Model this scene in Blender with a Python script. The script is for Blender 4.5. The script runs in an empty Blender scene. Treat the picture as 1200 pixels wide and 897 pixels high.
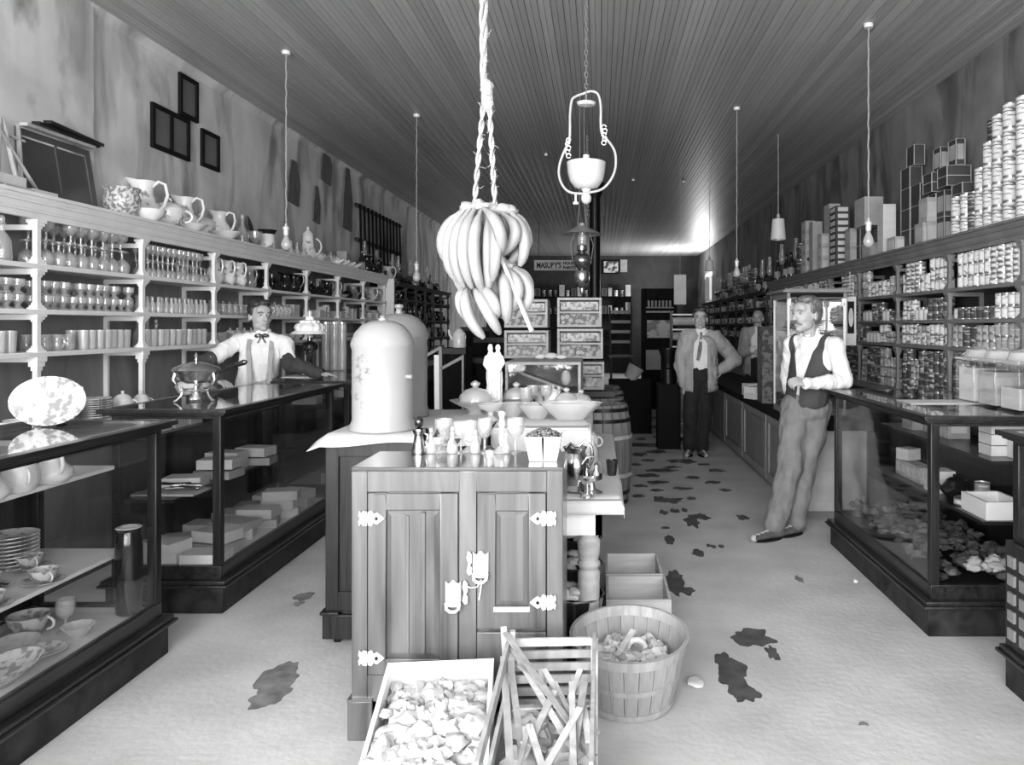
import bpy, bmesh, math, random
from mathutils import Vector, Matrix, Euler, noise
random.seed(7)
PI = math.pi
scene = bpy.context.scene
col = scene.collection
# ---------------------------------------------------------------- camera
cd = bpy.data.cameras.new('camera'); cam = bpy.data.objects.new('camera', cd); col.objects.link(cam)
cam.location = (0, 0, 1.52); cam.rotation_euler = (PI/2, 0, 0)
cd.sensor_width = 36; cd.lens = 27.0; cd.shift_x = -103/1200; cd.shift_y = -66.5/1200
cd.clip_start = 0.05; cd.clip_end = 100
scene.camera = cam
# ---------------------------------------------------------------- light
w = bpy.data.worlds.new('sky'); scene.world = w; w.use_nodes = True
w.node_tree.nodes['Background'].inputs[0].default_value = (1, 1, 1, 1)
w.node_tree.nodes['Background'].inputs[1].default_value = 1.5
def area(name, loc, rot, sx, sy, power):
    l = bpy.data.lights.new(name, 'AREA'); l.shape = 'RECTANGLE'; l.size = sx; l.size_y = sy; l.energy = power
    o = bpy.data.objects.new(name, l); o.location = loc; o.rotation_euler = rot; col.objects.link(o); return o
# daylight through the two shop windows and the door in the front wall behind the camera
area('daylight_left', (-2.2, -2.9, 2.2), (PI/2, 0, 0), 4.0, 3.6, 800)
area('daylight_right', (2.2, -2.9, 2.2), (PI/2, 0, 0), 4.0, 3.6, 410)
# daylight through the small window high in the right wall at the back
area('daylight_rear', (3.0, 22.3, 2.6), (0, math.radians(118), 0), 0.7, 1.3, 110)
scene.view_settings.view_transform = 'Standard'; scene.view_settings.look = 'None'
scene.view_settings.gamma = 1; scene.view_settings.use_curve_mapping = False
scene.view_settings.exposure = 0.55
cy = scene.cycles
cy.use_denoising = True
cy.max_bounces = 8; cy.diffuse_bounces = 4; cy.glossy_bounces = 4; cy.transmission_bounces = 6; cy.transparent_max_bounces = 24
cy.caustics_reflective = False; cy.caustics_refractive = False

# ---------------------------------------------------------------- materials
def _new(name):
    m = bpy.data.materials.new(name); m.use_nodes = True
    return m, m.node_tree.nodes, m.node_tree.links, m.node_tree.nodes['Principled BSDF']
def g(v): return (v, v, v, 1)
def plain(name, v, rough=.6, metal=0, bump=0, bs=40, var=.12, coat=0, vs=6, spec=.5):
    """grey surface with a little procedural mottling"""
    m, n, l, b = _new(name)
    tc = n.new('ShaderNodeTexCoord'); no = n.new('ShaderNodeTexNoise'); no.inputs['Scale'].default_value = vs; no.inputs['Detail'].default_value = 5
    l.new(tc.outputs['Object'], no.inputs['Vector'])
    r = n.new('ShaderNodeValToRGB'); r.color_ramp.elements[0].position = .3; r.color_ramp.elements[1].position = .7
    r.color_ramp.elements[0].color = g(v*(1-var)); r.color_ramp.elements[1].color = g(min(1, v*(1+var)))
    l.new(no.outputs['Fac'], r.inputs[0]); l.new(r.outputs[0], b.inputs['Base Color'])
    b.inputs['Roughness'].default_value = rough; b.inputs['Metallic'].default_value = metal
    b.inputs['Coat Weight'].default_value = coat; b.inputs['Specular IOR Level'].default_value = spec
    if bump:
        n2 = n.new('ShaderNodeTexNoise'); n2.inputs['Scale'].default_value = bs; n2.inputs['Detail'].default_value = 4
        l.new(tc.outputs['Object'], n2.inputs['Vector'])
        bp = n.new('ShaderNodeBump'); bp.inputs['Strength'].default_value = bump; bp.inputs['Distance'].default_value = .01
        l.new(n2.outputs['Fac'], bp.inputs['Height']); l.new(bp.outputs[0], b.inputs['Normal'])
    return m
def wood(name, dark, light, scale=(30, 30, 2), rough=.45, coat=0, bump=.15, rnd=0, spec=.5):
    """straight grain along the axis whose scale is smallest"""
    m, n, l, b = _new(name)
    tc = n.new('ShaderNodeTexCoord'); mp = n.new('ShaderNodeMapping'); mp.inputs['Scale'].default_value = scale
    l.new(tc.outputs['Object'], mp.inputs['Vector'])
    no = n.new('ShaderNodeTexNoise'); no.inputs['Scale'].default_value = 1; no.inputs['Detail'].default_value = 7; no.inputs['Distortion'].default_value = .7
    l.new(mp.outputs[0], no.inputs['Vector'])
    r = n.new('ShaderNodeValToRGB'); r.color_ramp.elements[0].position = .32; r.color_ramp.elements[1].position = .68
    r.color_ramp.elements[0].color = g(dark); r.color_ramp.elements[1].color = g(light)
    l.new(no.outputs['Fac'], r.inputs[0])
    out = r.outputs[0]
    if rnd:
        oi = n.new('ShaderNodeObjectInfo'); mr = n.new('ShaderNodeMapRange'); mr.inputs[3].default_value = 1-rnd; mr.inputs[4].default_value = 1+rnd
        l.new(oi.outputs['Random'], mr.inputs[0])
        mx = n.new('ShaderNodeVectorMath'); mx.operation = 'SCALE'; l.new(out, mx.inputs[0]); l.new(mr.outputs[0], mx.inputs['Scale']); out = mx.outputs[0]
    l.new(out, b.inputs['Base Color'])
    b.inputs['Roughness'].default_value = rough; b.inputs['Coat Weight'].default_value = coat; b.inputs['Coat Roughness'].default_value = .15; b.inputs['Specular IOR Level'].default_value = spec
    bp = n.new('ShaderNodeBump'); bp.inputs['Strength'].default_value = bump; bp.inputs['Distance'].default_value = .004
    l.new(no.outputs['Fac'], bp.inputs['Height']); l.new(bp.outputs[0], b.inputs['Normal'])
    return m
def glass(name, tint=.97, white=.0, rough=.03, ior=1.5):
    """thin glass: clear through, Fresnel reflection on top, optional milkiness"""
    m = bpy.data.materials.new(name); m.use_nodes = True; n = m.node_tree.nodes; l = m.node_tree.links; n.clear()
    o = n.new('ShaderNodeOutputMaterial'); t = n.new('ShaderNodeBsdfTransparent'); t.inputs[0].default_value = g(tint)
    gl = n.new('ShaderNodeBsdfGlossy'); gl.inputs['Roughness'].default_value = rough; gl.inputs[0].default_value = g(1)
    f = n.new('ShaderNodeFresnel'); ge = n.new('ShaderNodeNewGeometry'); mr = n.new('ShaderNodeMapRange'); mr.inputs[3].default_value = ior; mr.inputs[4].default_value = 1/ior
    l.new(ge.outputs['Backfacing'], mr.inputs[0]); l.new(mr.outputs[0], f.inputs[0])      # a thin wall reflects the same from both sides
    base = t
    if white:
        d = n.new('ShaderNodeBsdfDiffuse'); d.inputs[0].default_value = g(.85); ms = n.new('ShaderNodeMixShader'); ms.inputs[0].default_value = white
        l.new(t.outputs[0], ms.inputs[1]); l.new(d.outputs[0], ms.inputs[2]); base = ms
    mx = n.new('ShaderNodeMixShader'); l.new(f.outputs[0], mx.inputs[0]); l.new(base.outputs[0], mx.inputs[1]); l.new(gl.outputs[0], mx.inputs[2])
    l.new(mx.outputs[0], o.inputs[0]); return m
def printed(name, base, ink, scale=60, thr=.55, rough=.4, kind='noise', st=(1, 1, 1)):
    """pale ware or paper with a printed pattern"""
    m, n, l, b = _new(name)
    tc = n.new('ShaderNodeTexCoord')
    if kind == 'voronoi':
        no = n.new('ShaderNodeTexVoronoi'); no.inputs['Scale'].default_value = scale; src = no.outputs['Distance']
    else:
        no = n.new('ShaderNodeTexNoise'); no.inputs['Scale'].default_value = scale; no.inputs['Detail'].default_value = 3; src = no.outputs['Fac']
    mp = n.new('ShaderNodeMapping'); mp.inputs['Scale'].default_value = st; l.new(tc.outputs['Object'], mp.inputs[0]); l.new(mp.outputs[0], no.inputs['Vector'])
    r = n.new('ShaderNodeValToRGB'); r.color_ramp.elements[0].position = thr-.03; r.color_ramp.elements[1].position = thr+.04
    r.color_ramp.elements[0].color = g(base); r.color_ramp.elements[1].color = g(ink)
    l.new(src, r.inputs[0]); l.new(r.outputs[0], b.inputs['Base Color']); b.inputs['Roughness'].default_value = rough
    return m
def plaster(name, lo, hi, stain):
    """wall with long vertical water stains, bare patches and specks"""
    m, n, l, b = _new(name)
    tc = n.new('ShaderNodeTexCoord')
    def nz(sc, scale, det=6, dist=0):
        mp = n.new('ShaderNodeMapping'); mp.inputs['Scale'].default_value = sc; l.new(tc.outputs['Object'], mp.inputs[0])
        k = n.new('ShaderNodeTexNoise'); k.inputs['Scale'].default_value = scale; k.inputs['Detail'].default_value = det; k.inputs['Distortion'].default_value = dist
        l.new(mp.outputs[0], k.inputs['Vector']); return k
    a = nz((1, 1, 1), 2.0, 9, .6); s = nz((1, 1.3, .45), 1.1, 5, 1.6); f = nz((1, 5, .7), 1.4, 6, .8)
    r = n.new('ShaderNodeValToRGB'); r.color_ramp.elements[0].position = .3; r.color_ramp.elements[1].position = .7
    r.color_ramp.elements[0].color = g(lo); r.color_ramp.elements[1].color = g(hi); l.new(a.outputs['Fac'], r.inputs[0])
    r2 = n.new('ShaderNodeValToRGB'); r2.color_ramp.elements[0].position = .50; r2.color_ramp.elements[1].position = .66
    r2.color_ramp.elements[0].color = g(1); r2.color_ramp.elements[1].color = g(stain); l.new(s.outputs['Fac'], r2.inputs[0])
    r3 = n.new('ShaderNodeValToRGB'); r3.color_ramp.elements[0].position = .35; r3.color_ramp.elements[1].position = .75
    r3.color_ramp.elements[0].color = g(1); r3.color_ramp.elements[1].color = g(.88); l.new(f.outputs['Fac'], r3.inputs[0])
    m1 = n.new('ShaderNodeMixRGB'); m1.blend_type = 'MULTIPLY'; m1.inputs[0].default_value = 1; l.new(r.outputs[0], m1.inputs[1]); l.new(r2.outputs[0], m1.inputs[2])
    m2 = n.new('ShaderNodeMixRGB'); m2.blend_type = 'MULTIPLY'; m2.inputs[0].default_value = 1; l.new(m1.outputs[0], m2.inputs[1]); l.new(r3.outputs[0], m2.inputs[2])
    l.new(m2.outputs[0], b.inputs['Base Color']); b.inputs['Roughness'].default_value = .9
    bp = n.new('ShaderNodeBump'); bp.inputs['Strength'].default_value = .25; bp.inputs['Distance'].default_value = .01
    l.new(a.outputs['Fac'], bp.inputs['Height']); l.new(bp.outputs[0], b.inputs['Normal'])
    return m
M = {}
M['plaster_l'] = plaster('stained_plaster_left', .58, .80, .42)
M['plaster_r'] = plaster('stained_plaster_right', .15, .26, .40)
M['plaster_back'] = plaster('shaded_back_plaster', .03, .05, .6)  # back wall kept near black, the shade of the depth put into its colour
M['floor'] = plain('worn_floor', .54, .75, bump=.25, bs=30, var=.16, vs=2.2)
M['damp'] = plain('damp_and_shade_patch', .085, .45, var=.4, vs=14)
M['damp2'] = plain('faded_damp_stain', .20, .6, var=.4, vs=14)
M['ceil'] = wood('ceiling_paint', .36, .47, (10, .5, 10), .4, rnd=.13, bump=.1)
M['ceil_gap'] = plain('ceiling_gap', .03, .9)
M['dark'] = wood('dark_varnish', .006, .022, (40, 40, 3), .35, coat=.04, bump=.05, spec=.3)
M['darky'] = wood('dark_varnish_along', .008, .03, (40, 3, 40), .3, coat=.1, bump=.05, spec=.4)
M['scuffed'] = wood('scuffed_dark_base', .006, .035, (8, 8, 8), .5, spec=.2)
M['black'] = plain('black', .008, .8, spec=.15)
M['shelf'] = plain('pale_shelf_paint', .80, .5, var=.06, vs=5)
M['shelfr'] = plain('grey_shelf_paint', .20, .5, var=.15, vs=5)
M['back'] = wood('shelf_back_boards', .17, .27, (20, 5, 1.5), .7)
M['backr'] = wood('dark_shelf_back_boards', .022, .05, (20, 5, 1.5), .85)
M['ice'] = wood('icebox_varnish', .045, .14, (14, 14, 1.1), .32, coat=.5, bump=.06)
M['icetop'] = wood('icebox_top_varnish', .07, .15, (1.2, 14, 14), .12, coat=1, bump=.02)
M['crate'] = wood('raw_crate_wood', .38, .52, (3, 22, 22), .7)
M['crate2'] = wood('weathered_crate_wood', .32, .48, (3, 22, 22), .75)
M['lath'] = wood('raw_lath_wood', .28, .46, (18, 18, 3), .7, rnd=.35)
M['barrel'] = wood('barrel_stave', .12, .24, (20, 20, 2), .6, rnd=.2)
M['basket'] = wood('basket_stave', .26, .40, (25, 25, 3), .7, rnd=.12)
M['gloom'] = wood('shaded_matt_boards', .006, .016, (14, 14, 2), .9, bump=.1, spec=.15); M['shelff'] = plain('shaded_shelf_paint', .07, .8, var=.2, spec=.2)  # darker copies for far furniture, the dimness back there put into the colour
M['iron'] = plain('dark_iron', .02, .4, .7)
M['brass'] = plain('nickel_fitting', .7, .35, .25, bump=.3, bs=200)
M['silver'] = plain('silver_plate', .80, .22, 1, var=.1)
M['gun'] = plain('tarnished_silver', .35, .2, 1, var=.4, vs=12)
M['brassd'] = plain('old_brass', .30, .25, .9, var=.3)
M['white'] = plain('white_china', .72, .22, var=.03)
M['whitep'] = printed('patterned_china', .80, .30, 22, .58, .25)
M['platter'] = printed('floral_transfer_china', .55, .22, 38, .54, .3)
M['jard'] = printed('dense_patterned_china', .62, .22, 55, .5, .3)
M['grey'] = plain('grey_enamel', .30, .3, var=.1)
M['darkware'] = plain('dark_glazed_ware', .015, .15, coat=.6)
M['cloth'] = plain('white_cotton', .55, .9, bump=.4, bs=25, var=.06)
M['paper'] = plain('white_paper', .62, .8, var=.08)
M['paper2'] = plain('grey_paper', .38, .8, var=.2)
M['card'] = plain('pale_cardboard', .45, .8, var=.15)
M['cardd'] = plain('dark_cardboard', .05, .7, var=.3)
M['edge'] = plain('white_box_edging', .55, .8)
M['glass'] = glass('pane_glass', .96)
M['gtop'] = glass('counter_top_glass', .9, .05, .02, 1.6)
M['ware'] = glass('pressed_glass', .93, .20, .05, 1.6)
M['ware2'] = glass('milky_pressed_glass', .90, .33, .08, 1.6)
M['wared'] = glass('smoky_glass', .45, .04, .05, 1.6)
M['tin'] = plain('bright_tin', .6, .3, .8)
M['lblw'] = printed('white_can_label', .74, .12, 5, .57, .5, st=(2, 2, 9))
M['lblg'] = printed('grey_can_label', .36, .70, 5, .56, .5, st=(2, 2, 9))
M['lbld'] = printed('dark_can_label', .06, .60, 5, .58, .5, st=(2, 2, 9))
M['lblk'] = printed('spotted_can_label', .75, .06, 12, .60, .5, st=(1.3, 1.3, 1.6))
M['banana'] = plain('ripe_banana', .25, .5, var=.08, vs=20)
M['stalk'] = plain('banana_stalk', .30, .8, bump=.5, bs=90, var=.3)
M['rope'] = plain('hemp_rope', .34, .9, bump=.8, bs=160, var=.15)
M['milk'] = plain('milk_glass', .6, .2, var=.02)
M['shadef'] = plain('frilled_glass_shade', .85, .35, bump=.3, bs=30, var=.04)
M['cooler'] = plain('white_cooler_enamel', .36, .28, var=.03)
M['coolerg'] = plain('grey_cooler_enamel', .24, .35, var=.08)
M['skin'] = plain('skin', .40, .6, var=.06, bump=.06, bs=60)
M['hair'] = wood('dark_hair', .012, .05, (60, 60, 12), .5, bump=.5)
M['hairg'] = wood('greying_hair', .04, .22, (70, 70, 14), .5, bump=.5)
M['shirt'] = plain('white_shirt_cloth', .78, .9, bump=.35, bs=14, var=.04)
M['vest'] = plain('dark_waistcoat_cloth', .045, .85, bump=.2, bs=90, var=.2)
M['jacket'] = plain('pale_jacket_cloth', .36, .9, bump=.3, bs=16, var=.15)
M['trou'] = plain('worn_grey_trouser_cloth', .17, .9, bump=.4, bs=12, var=.22, vs=9)
M['trouk'] = plain('black_trouser_cloth', .012, .85, bump=.3, bs=12, var=.3)
M['shoe'] = plain('dusty_shoe_leather', .10, .5, var=.5, vs=14)
M['eyew'] = plain('eye_white', .45, .4); M['eyeb'] = plain('iris', .02, .2)
M['lip'] = plain('lip', .25, .5)
M['leaf'] = plain('dark_leaf', .02, .6)
M['berry'] = plain('dark_berry', .10, .4, var=.5, vs=30)
M['cracker'] = printed('cracker_heap', .40, .12, 24, .5, .8, kind='voronoi')
M['marble'] = printed('mottled_paper', .13, .03, 22, .5, .5)
M['rag'] = plain('dark_printed_rag', .09, .8, var=.9, vs=16, bump=.5)
M['mirror'] = plain('old_mirror', .75, .06, 1)
M['ragw'] = plain('crumpled_light_paper', .50, .85, var=.15, vs=14, bump=.4, bs=30)
M['ink'] = plain('printed_ink', .012, .7)

# ---------------------------------------------------------------- geometry helpers
class MB:
    def __init__(s): s.v = []; s.f = []; s.m = []; s.mi = 0
    def add(s, vs, fs, mi=None):
        k = len(s.v); s.v += [tuple(p) for p in vs]; s.f += [tuple(i+k for i in f) for f in fs]; s.m += [s.mi if mi is None else mi]*len(fs); return s
    def box(s, x0, x1, y0, y1, z0, z1, mi=None):
        return s.add([(x, y, z) for x in (x0, x1) for y in (y0, y1) for z in (z0, z1)],
            [(0, 1, 3, 2), (4, 6, 7, 5), (0, 4, 5, 1), (2, 3, 7, 6), (0, 2, 6, 4), (1, 5, 7, 3)], mi)
    def cbox(s, c, d, R=None, mi=None):
        vs = [Vector((x*d[0]/2, y*d[1]/2, z*d[2]/2)) for x in (-1, 1) for y in (-1, 1) for z in (-1, 1)]
        if R is not None: vs = [R @ v for v in vs]
        return s.add([v+Vector(c) for v in vs], [(0, 1, 3, 2), (4, 6, 7, 5), (0, 4, 5, 1), (2, 3, 7, 6), (0, 2, 6, 4), (1, 5, 7, 3)], mi)
    def bar(s, a, b, wd, th, up=(0, 0, 1), mi=None):
        a = Vector(a); b = Vector(b); d = (b-a).normalized(); u = Vector(up)
        if abs(d.dot(u)) > .95: u = Vector((0, 1, 0))
        x = d.cross(u).normalized(); z = x.cross(d)
        return s.add([p+x*i*wd/2+z*j*th/2 for p in (a, b) for i in (-1, 1) for j in (-1, 1)],
            [(0, 1, 3, 2), (4, 6, 7, 5), (0, 4, 5, 1), (2, 3, 7, 6), (0, 2, 6, 4), (1, 5, 7, 3)], mi)
    def lathe(s, prof, seg=16, c=(0, 0, 0), sx=1, sy=1, mis=None, wave=0, nw=8, cap=True, ring=False):
        vs = []; fs = []; n = len(prof)
        for i, (r, z) in enumerate(prof):
            for k in range(seg):
                a = 2*PI*k/seg; rr = r*(1+wave*math.cos(nw*a)*(i/(n-1)))
                vs.append((c[0]+rr*sx*math.cos(a), c[1]+rr*sy*math.sin(a), c[2]+z))
        k0 = len(s.v); s.v += vs
        for i in range(n-1):
            for k in range(seg):
                q = (k+1) % seg
                s.f.append(tuple(k0+j for j in (i*seg+k, i*seg+q, (i+1)*seg+q, (i+1)*seg+k))); s.m.append(mis[i] if mis else s.mi)
        if ring:
            for k in range(seg): q = (k+1) % seg; s.f.append(tuple(k0+j for j in ((n-1)*seg+k, (n-1)*seg+q, q, k))); s.m.append(s.mi)
        elif cap and prof[0][0] > 1e-5: s.f.append(tuple(k0+k for k in reversed(range(seg)))); s.m.append(mis[0] if mis else s.mi)
        return s
    def cap(s, n): pass
    def tube(s, pts, r, seg=8, mi=None, closed=False, flat=1):
        pts = [Vector(p) for p in pts]; n = len(pts); rr = r if isinstance(r, (list, tuple)) else [r]*n
        vs = []; x = None
        for i, p in enumerate(pts):
            t = (pts[(i+1) % n]-pts[i-1]) if closed else (pts[min(i+1, n-1)]-pts[max(i-1, 0)])
            t = t.normalized() if t.length > 1e-9 else Vector((0, 0, 1))
            if x is None: x = t.orthogonal().normalized()
            x = x-t*x.dot(t); x = x.normalized() if x.length > 1e-6 else t.orthogonal().normalized()
            y = t.cross(x)
            vs += [p+(x*math.cos(2*PI*k/seg)+y*math.sin(2*PI*k/seg)*flat)*rr[i] for k in range(seg)]
        fs = [(i*seg+k, i*seg+(k+1) % seg, ((i+1) % n)*seg+(k+1) % seg, ((i+1) % n)*seg+k) for i in range(n if closed else n-1) for k in range(seg)]
        if not closed: fs += [tuple(reversed(range(seg))), tuple((n-1)*seg+k for k in range(seg))]
        return s.add(vs, fs, mi)
    def ball(s, c, r, seg=12, rings=7, mi=None, R=None):
        rx, ry, rz = r if isinstance(r, (list, tuple)) else (r, r, r)
        vs = []
        for i in range(rings+1):
            t = PI*i/rings
            for k in range(seg):
                v = Vector((rx*math.sin(t)*math.cos(2*PI*k/seg), ry*math.sin(t)*math.sin(2*PI*k/seg), rz*math.cos(t)))
                if R is not None: v = R @ v
                vs.append(v+Vector(c))
        fs = [(i*seg+k, (i+1)*seg+k, (i+1)*seg+(k+1) % seg, i*seg+(k+1) % seg) for i in range(rings) for k in range(seg)]
        return s.add(vs, fs, mi)
    def prism(s, poly, y0, y1, mi=None, plane='xz'):
        n = len(poly)
        def P(a, b, c): return (a, c, b) if plane == 'xz' else ((a, b, c) if plane == 'xy' else (c, a, b))
        vs = [P(a, b, y0) for a, b in poly]+[P(a, b, y1) for a, b in poly]
        fs = [tuple(range(n)), tuple(reversed(range(n, 2*n)))]+[(i, n+i, n+(i+1) % n, (i+1) % n) for i in range(n)]
        return s.add(vs, fs, mi)
    def blob(s, c, r, amp=.25, sc=3, seg=14, rings=9, mi=None):
        k0 = len(s.v); s.ball(c, r, seg, rings, mi); c = Vector(c); off = Vector((random.random()*50, 3, 7))
        rm = max(r) if isinstance(r, (list, tuple)) else r
        for i in range(k0, len(s.v)):
            d = Vector(s.v[i])-c; q = 1+amp*noise.noise(d/rm*sc*.6+off); s.v[i] = tuple(c+d*q)
        return s
    def mesh(s, name):
        me = bpy.data.meshes.new(name); me.from_pydata(s.v, [], s.f)
        bm = bmesh.new(); bm.from_mesh(me)
        bmesh.ops.remove_doubles(bm, verts=bm.verts, dist=1e-6)
        bmesh.ops.dissolve_degenerate(bm, edges=bm.edges, dist=1e-7)
        bmesh.ops.recalc_face_normals(bm, faces=bm.faces)
        bm.free() if False else None
        return me, bm
def build(mb, name, mats, parent=None, loc=(0, 0, 0), bevel=0, smooth=40):
    if not isinstance(mats, (list, tuple)): mats = [mats]
    me = bpy.data.meshes.new(name); me.from_pydata(mb.v, [], mb.f)
    for i, p in enumerate(me.polygons): p.material_index = mb.m[i]
    bm = bmesh.new(); bm.from_mesh(me)
    bmesh.ops.remove_doubles(bm, verts=bm.verts, dist=1e-6); bmesh.ops.recalc_face_normals(bm, faces=bm.faces)
    bm.to_mesh(me); bm.free()
    for mt in mats: me.materials.append(mt)
    me.shade_smooth(); me.set_sharp_from_angle(angle=math.radians(smooth))
    o = bpy.data.objects.new(name, me); col.objects.link(o); o.location = loc
    if parent: o.parent = parent
    if bevel:
        b = o.modifiers.new('bevel', 'BEVEL'); b.width = bevel; b.segments = 2; b.limit_method = 'ANGLE'
    return o
def tag(o, label, cat, group=None, kind=None):
    if label: o['label'] = label
    if cat: o['category'] = cat
    if group: o['group'] = group
    if kind: o['kind'] = kind
    return o
def thing(name, label, cat, loc=(0, 0, 0), rz=0, group=None):
    o = bpy.data.objects.new(name, None); o.empty_display_size = .1; col.objects.link(o); o.location = loc; o.rotation_euler = (0, 0, rz)
    return tag(o, label, cat, group)
def struct(o): o['kind'] = 'structure'; return o
def B(*a, **k):
    m = MB(); m.box(*a, **k); return m
# a picture position at depth Y, and a picture position on the plane z, both as real places
def at(px, py, Y): return Vector(((px-703)*Y/900, Y, 1.52+(382-py)*Y/900))
def on(px, py, z):
    Y = (1.52-z)*900/(py-382); return Vector(((px-703)*Y/900, Y, z))

# ---------------------------------------------------------------- kinds of ware, copied as whole trees
PROTO = {}
def copy_tree(o, parent=None):
    c = o.copy(); col.objects.link(c); c.parent = parent
    for ch in o.children: copy_tree(ch, c)
    return c
KIND = {}
def place(kind, loc, label, cat, group=None, rz=0, s=1, tilt=None):
    name, parts = KIND[kind]
    if kind in PROTO:
        o = copy_tree(PROTO[kind])
        for k in ('group', 'label', 'category'):
            if k in o: del o[k]
    else:
        ps = parts()
        if len(ps) == 1:
            o = build(ps[0][1], name, ps[0][2])
        else:
            o = bpy.data.objects.new(name, None); o.empty_display_size = .05; col.objects.link(o)
            for pn, mb, mt in ps: build(mb, pn, mt, o)
        PROTO[kind] = o
    o.location = loc; o.rotation_euler = tilt if tilt else (0, 0, rz)
    o.scale = s if isinstance(s, (tuple, list)) else (s, s, s)
    return tag(o, label, cat, group)
# ---------------------------------------------------------------- the setting
XL, XR, ZC, YF, YB = -3.575, 3.15, 3.77, -1.7, 24.7
struct(build(B(XL-.2, XR+.2, YF-.2, YB+.2, -.1, 0), 'floor', M['floor']))
FLOOR = bpy.data.objects['floor']
wl = MB(); wl.box(XL-.15, XL, YF, YB, 0, ZC+.1)
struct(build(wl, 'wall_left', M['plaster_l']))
pl = MB(); pl.box(XL, XL+.035, YF, 5.37, 2.3, ZC); struct(build(pl, 'trim_1', M['plaster_l']))
# right wall, with the small window high up at the back
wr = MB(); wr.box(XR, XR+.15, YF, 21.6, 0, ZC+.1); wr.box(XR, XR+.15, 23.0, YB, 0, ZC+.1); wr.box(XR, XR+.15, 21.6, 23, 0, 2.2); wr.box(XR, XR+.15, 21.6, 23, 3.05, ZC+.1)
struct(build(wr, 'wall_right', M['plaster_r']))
wn = struct(build(B(XR+.06, XR+.075, 21.6, 23, 2.2, 3.05), 'window_3', M['glass']))
fr = MB(); fr.box(XR+.03, XR+.1, 21.6, 23, 2.2, 2.26); fr.box(XR+.03, XR+.1, 21.6, 23, 2.99, 3.05); fr.box(XR+.03, XR+.1, 22.27, 22.33, 2.2, 3.05)
build(fr, 'window_frame', M['shelf'], wn)
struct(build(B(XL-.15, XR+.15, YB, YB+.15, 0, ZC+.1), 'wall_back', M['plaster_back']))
wf = MB()
for a in ((XL-.15, -3.4, 0, ZC+.1), (-.5, -.42, 0, ZC+.1), (.42, .5, 0, ZC+.1), (3.0, XR+.15, 0, ZC+.1), (-3.4, -.5, 0, .55), (.5, 3.0, 0, .55), (-3.4, 3.0, 3.45, ZC+.1), (-.42, .42, 2.3, 2.45)):
    wf.box(a[0], a[1], YF-.15, YF, a[2], a[3])
struct(build(wf, 'wall_front', M['plaster_l']))
for i, (a, b, z0, z1) in enumerate(((-3.4, -.5, .55, 3.45), (.5, 3.0, .55, 3.45))):
    struct(build(B(a, b, YF-.08, YF-.07, z0, z1), 'window_%d' % (i+1), M['glass']))
dm = MB(); dm.box(-.42, .42, YF-.1, YF-.05, 0, .5); dm.box(-.42, -.32, YF-.1, YF-.05, .5, 2.3); dm.box(.32, .42, YF-.1, YF-.05, .5, 2.3); dm.box(-.32, .32, YF-.1, YF-.05, 2.18, 2.3); dr = struct(build(dm, 'door_1', M['dark'])); build(B(-.32, .32, YF-.08, YF-.07, .5, 2.18), 'glass_pane', M['glass'], dr)
# beaded ceiling boards running the length of the shop
ce = struct(build(B(XL-.15, XR+.15, YF, YB+.15, ZC+.012, ZC+.1), 'ceiling', M['ceil_gap']))
nb = 75; bw = (XR-XL)/nb; first = None
prof = [(-bw/2+.0022, 0), (-bw/2+.0022, .012), (bw/2-.0022, .012), (bw/2-.0022, 0), (.005, 0), (.002, .005), (-.002, .005), (-.005, 0)]
for i in range(nb):
    if first is None:
        m_ = MB(); m_.prism(prof, 0, YB-YF, plane='xz'); first = build(m_, 'ceiling_board', M['ceil'], ce); o = first
    else:
        o = first.copy(); col.objects.link(o); o.parent = ce
    o.location = (XL+bw*(i+.5), YF, ZC+random.uniform(-.0015, .0015))
tr = MB(); tr.prism([(XL, ZC), (XL+.05, ZC), (XL+.02, ZC-.03), (XL, ZC-.06)], YF, YB); struct(build(tr, 'trim_2', M['plaster_l']))
# damp stains: flat irregular patches soaked into the floor; the crowded far ones also paint in depth shade
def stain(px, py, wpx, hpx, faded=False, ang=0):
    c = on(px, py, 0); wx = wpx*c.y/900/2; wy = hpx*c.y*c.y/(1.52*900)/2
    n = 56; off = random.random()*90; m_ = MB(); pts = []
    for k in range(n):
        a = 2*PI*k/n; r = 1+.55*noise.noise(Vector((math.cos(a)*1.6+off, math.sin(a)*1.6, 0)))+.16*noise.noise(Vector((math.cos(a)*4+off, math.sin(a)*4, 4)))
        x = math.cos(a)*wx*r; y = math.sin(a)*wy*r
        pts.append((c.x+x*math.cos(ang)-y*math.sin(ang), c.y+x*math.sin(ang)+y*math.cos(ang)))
    stain.n = getattr(stain, 'n', 0)+1; m_.prism(pts, -.004, .0008+.00012*stain.n, plane='xy'); build(m_, 'damp_and_shade_patch', M['damp2' if faded else 'damp'], FLOOR)
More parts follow.
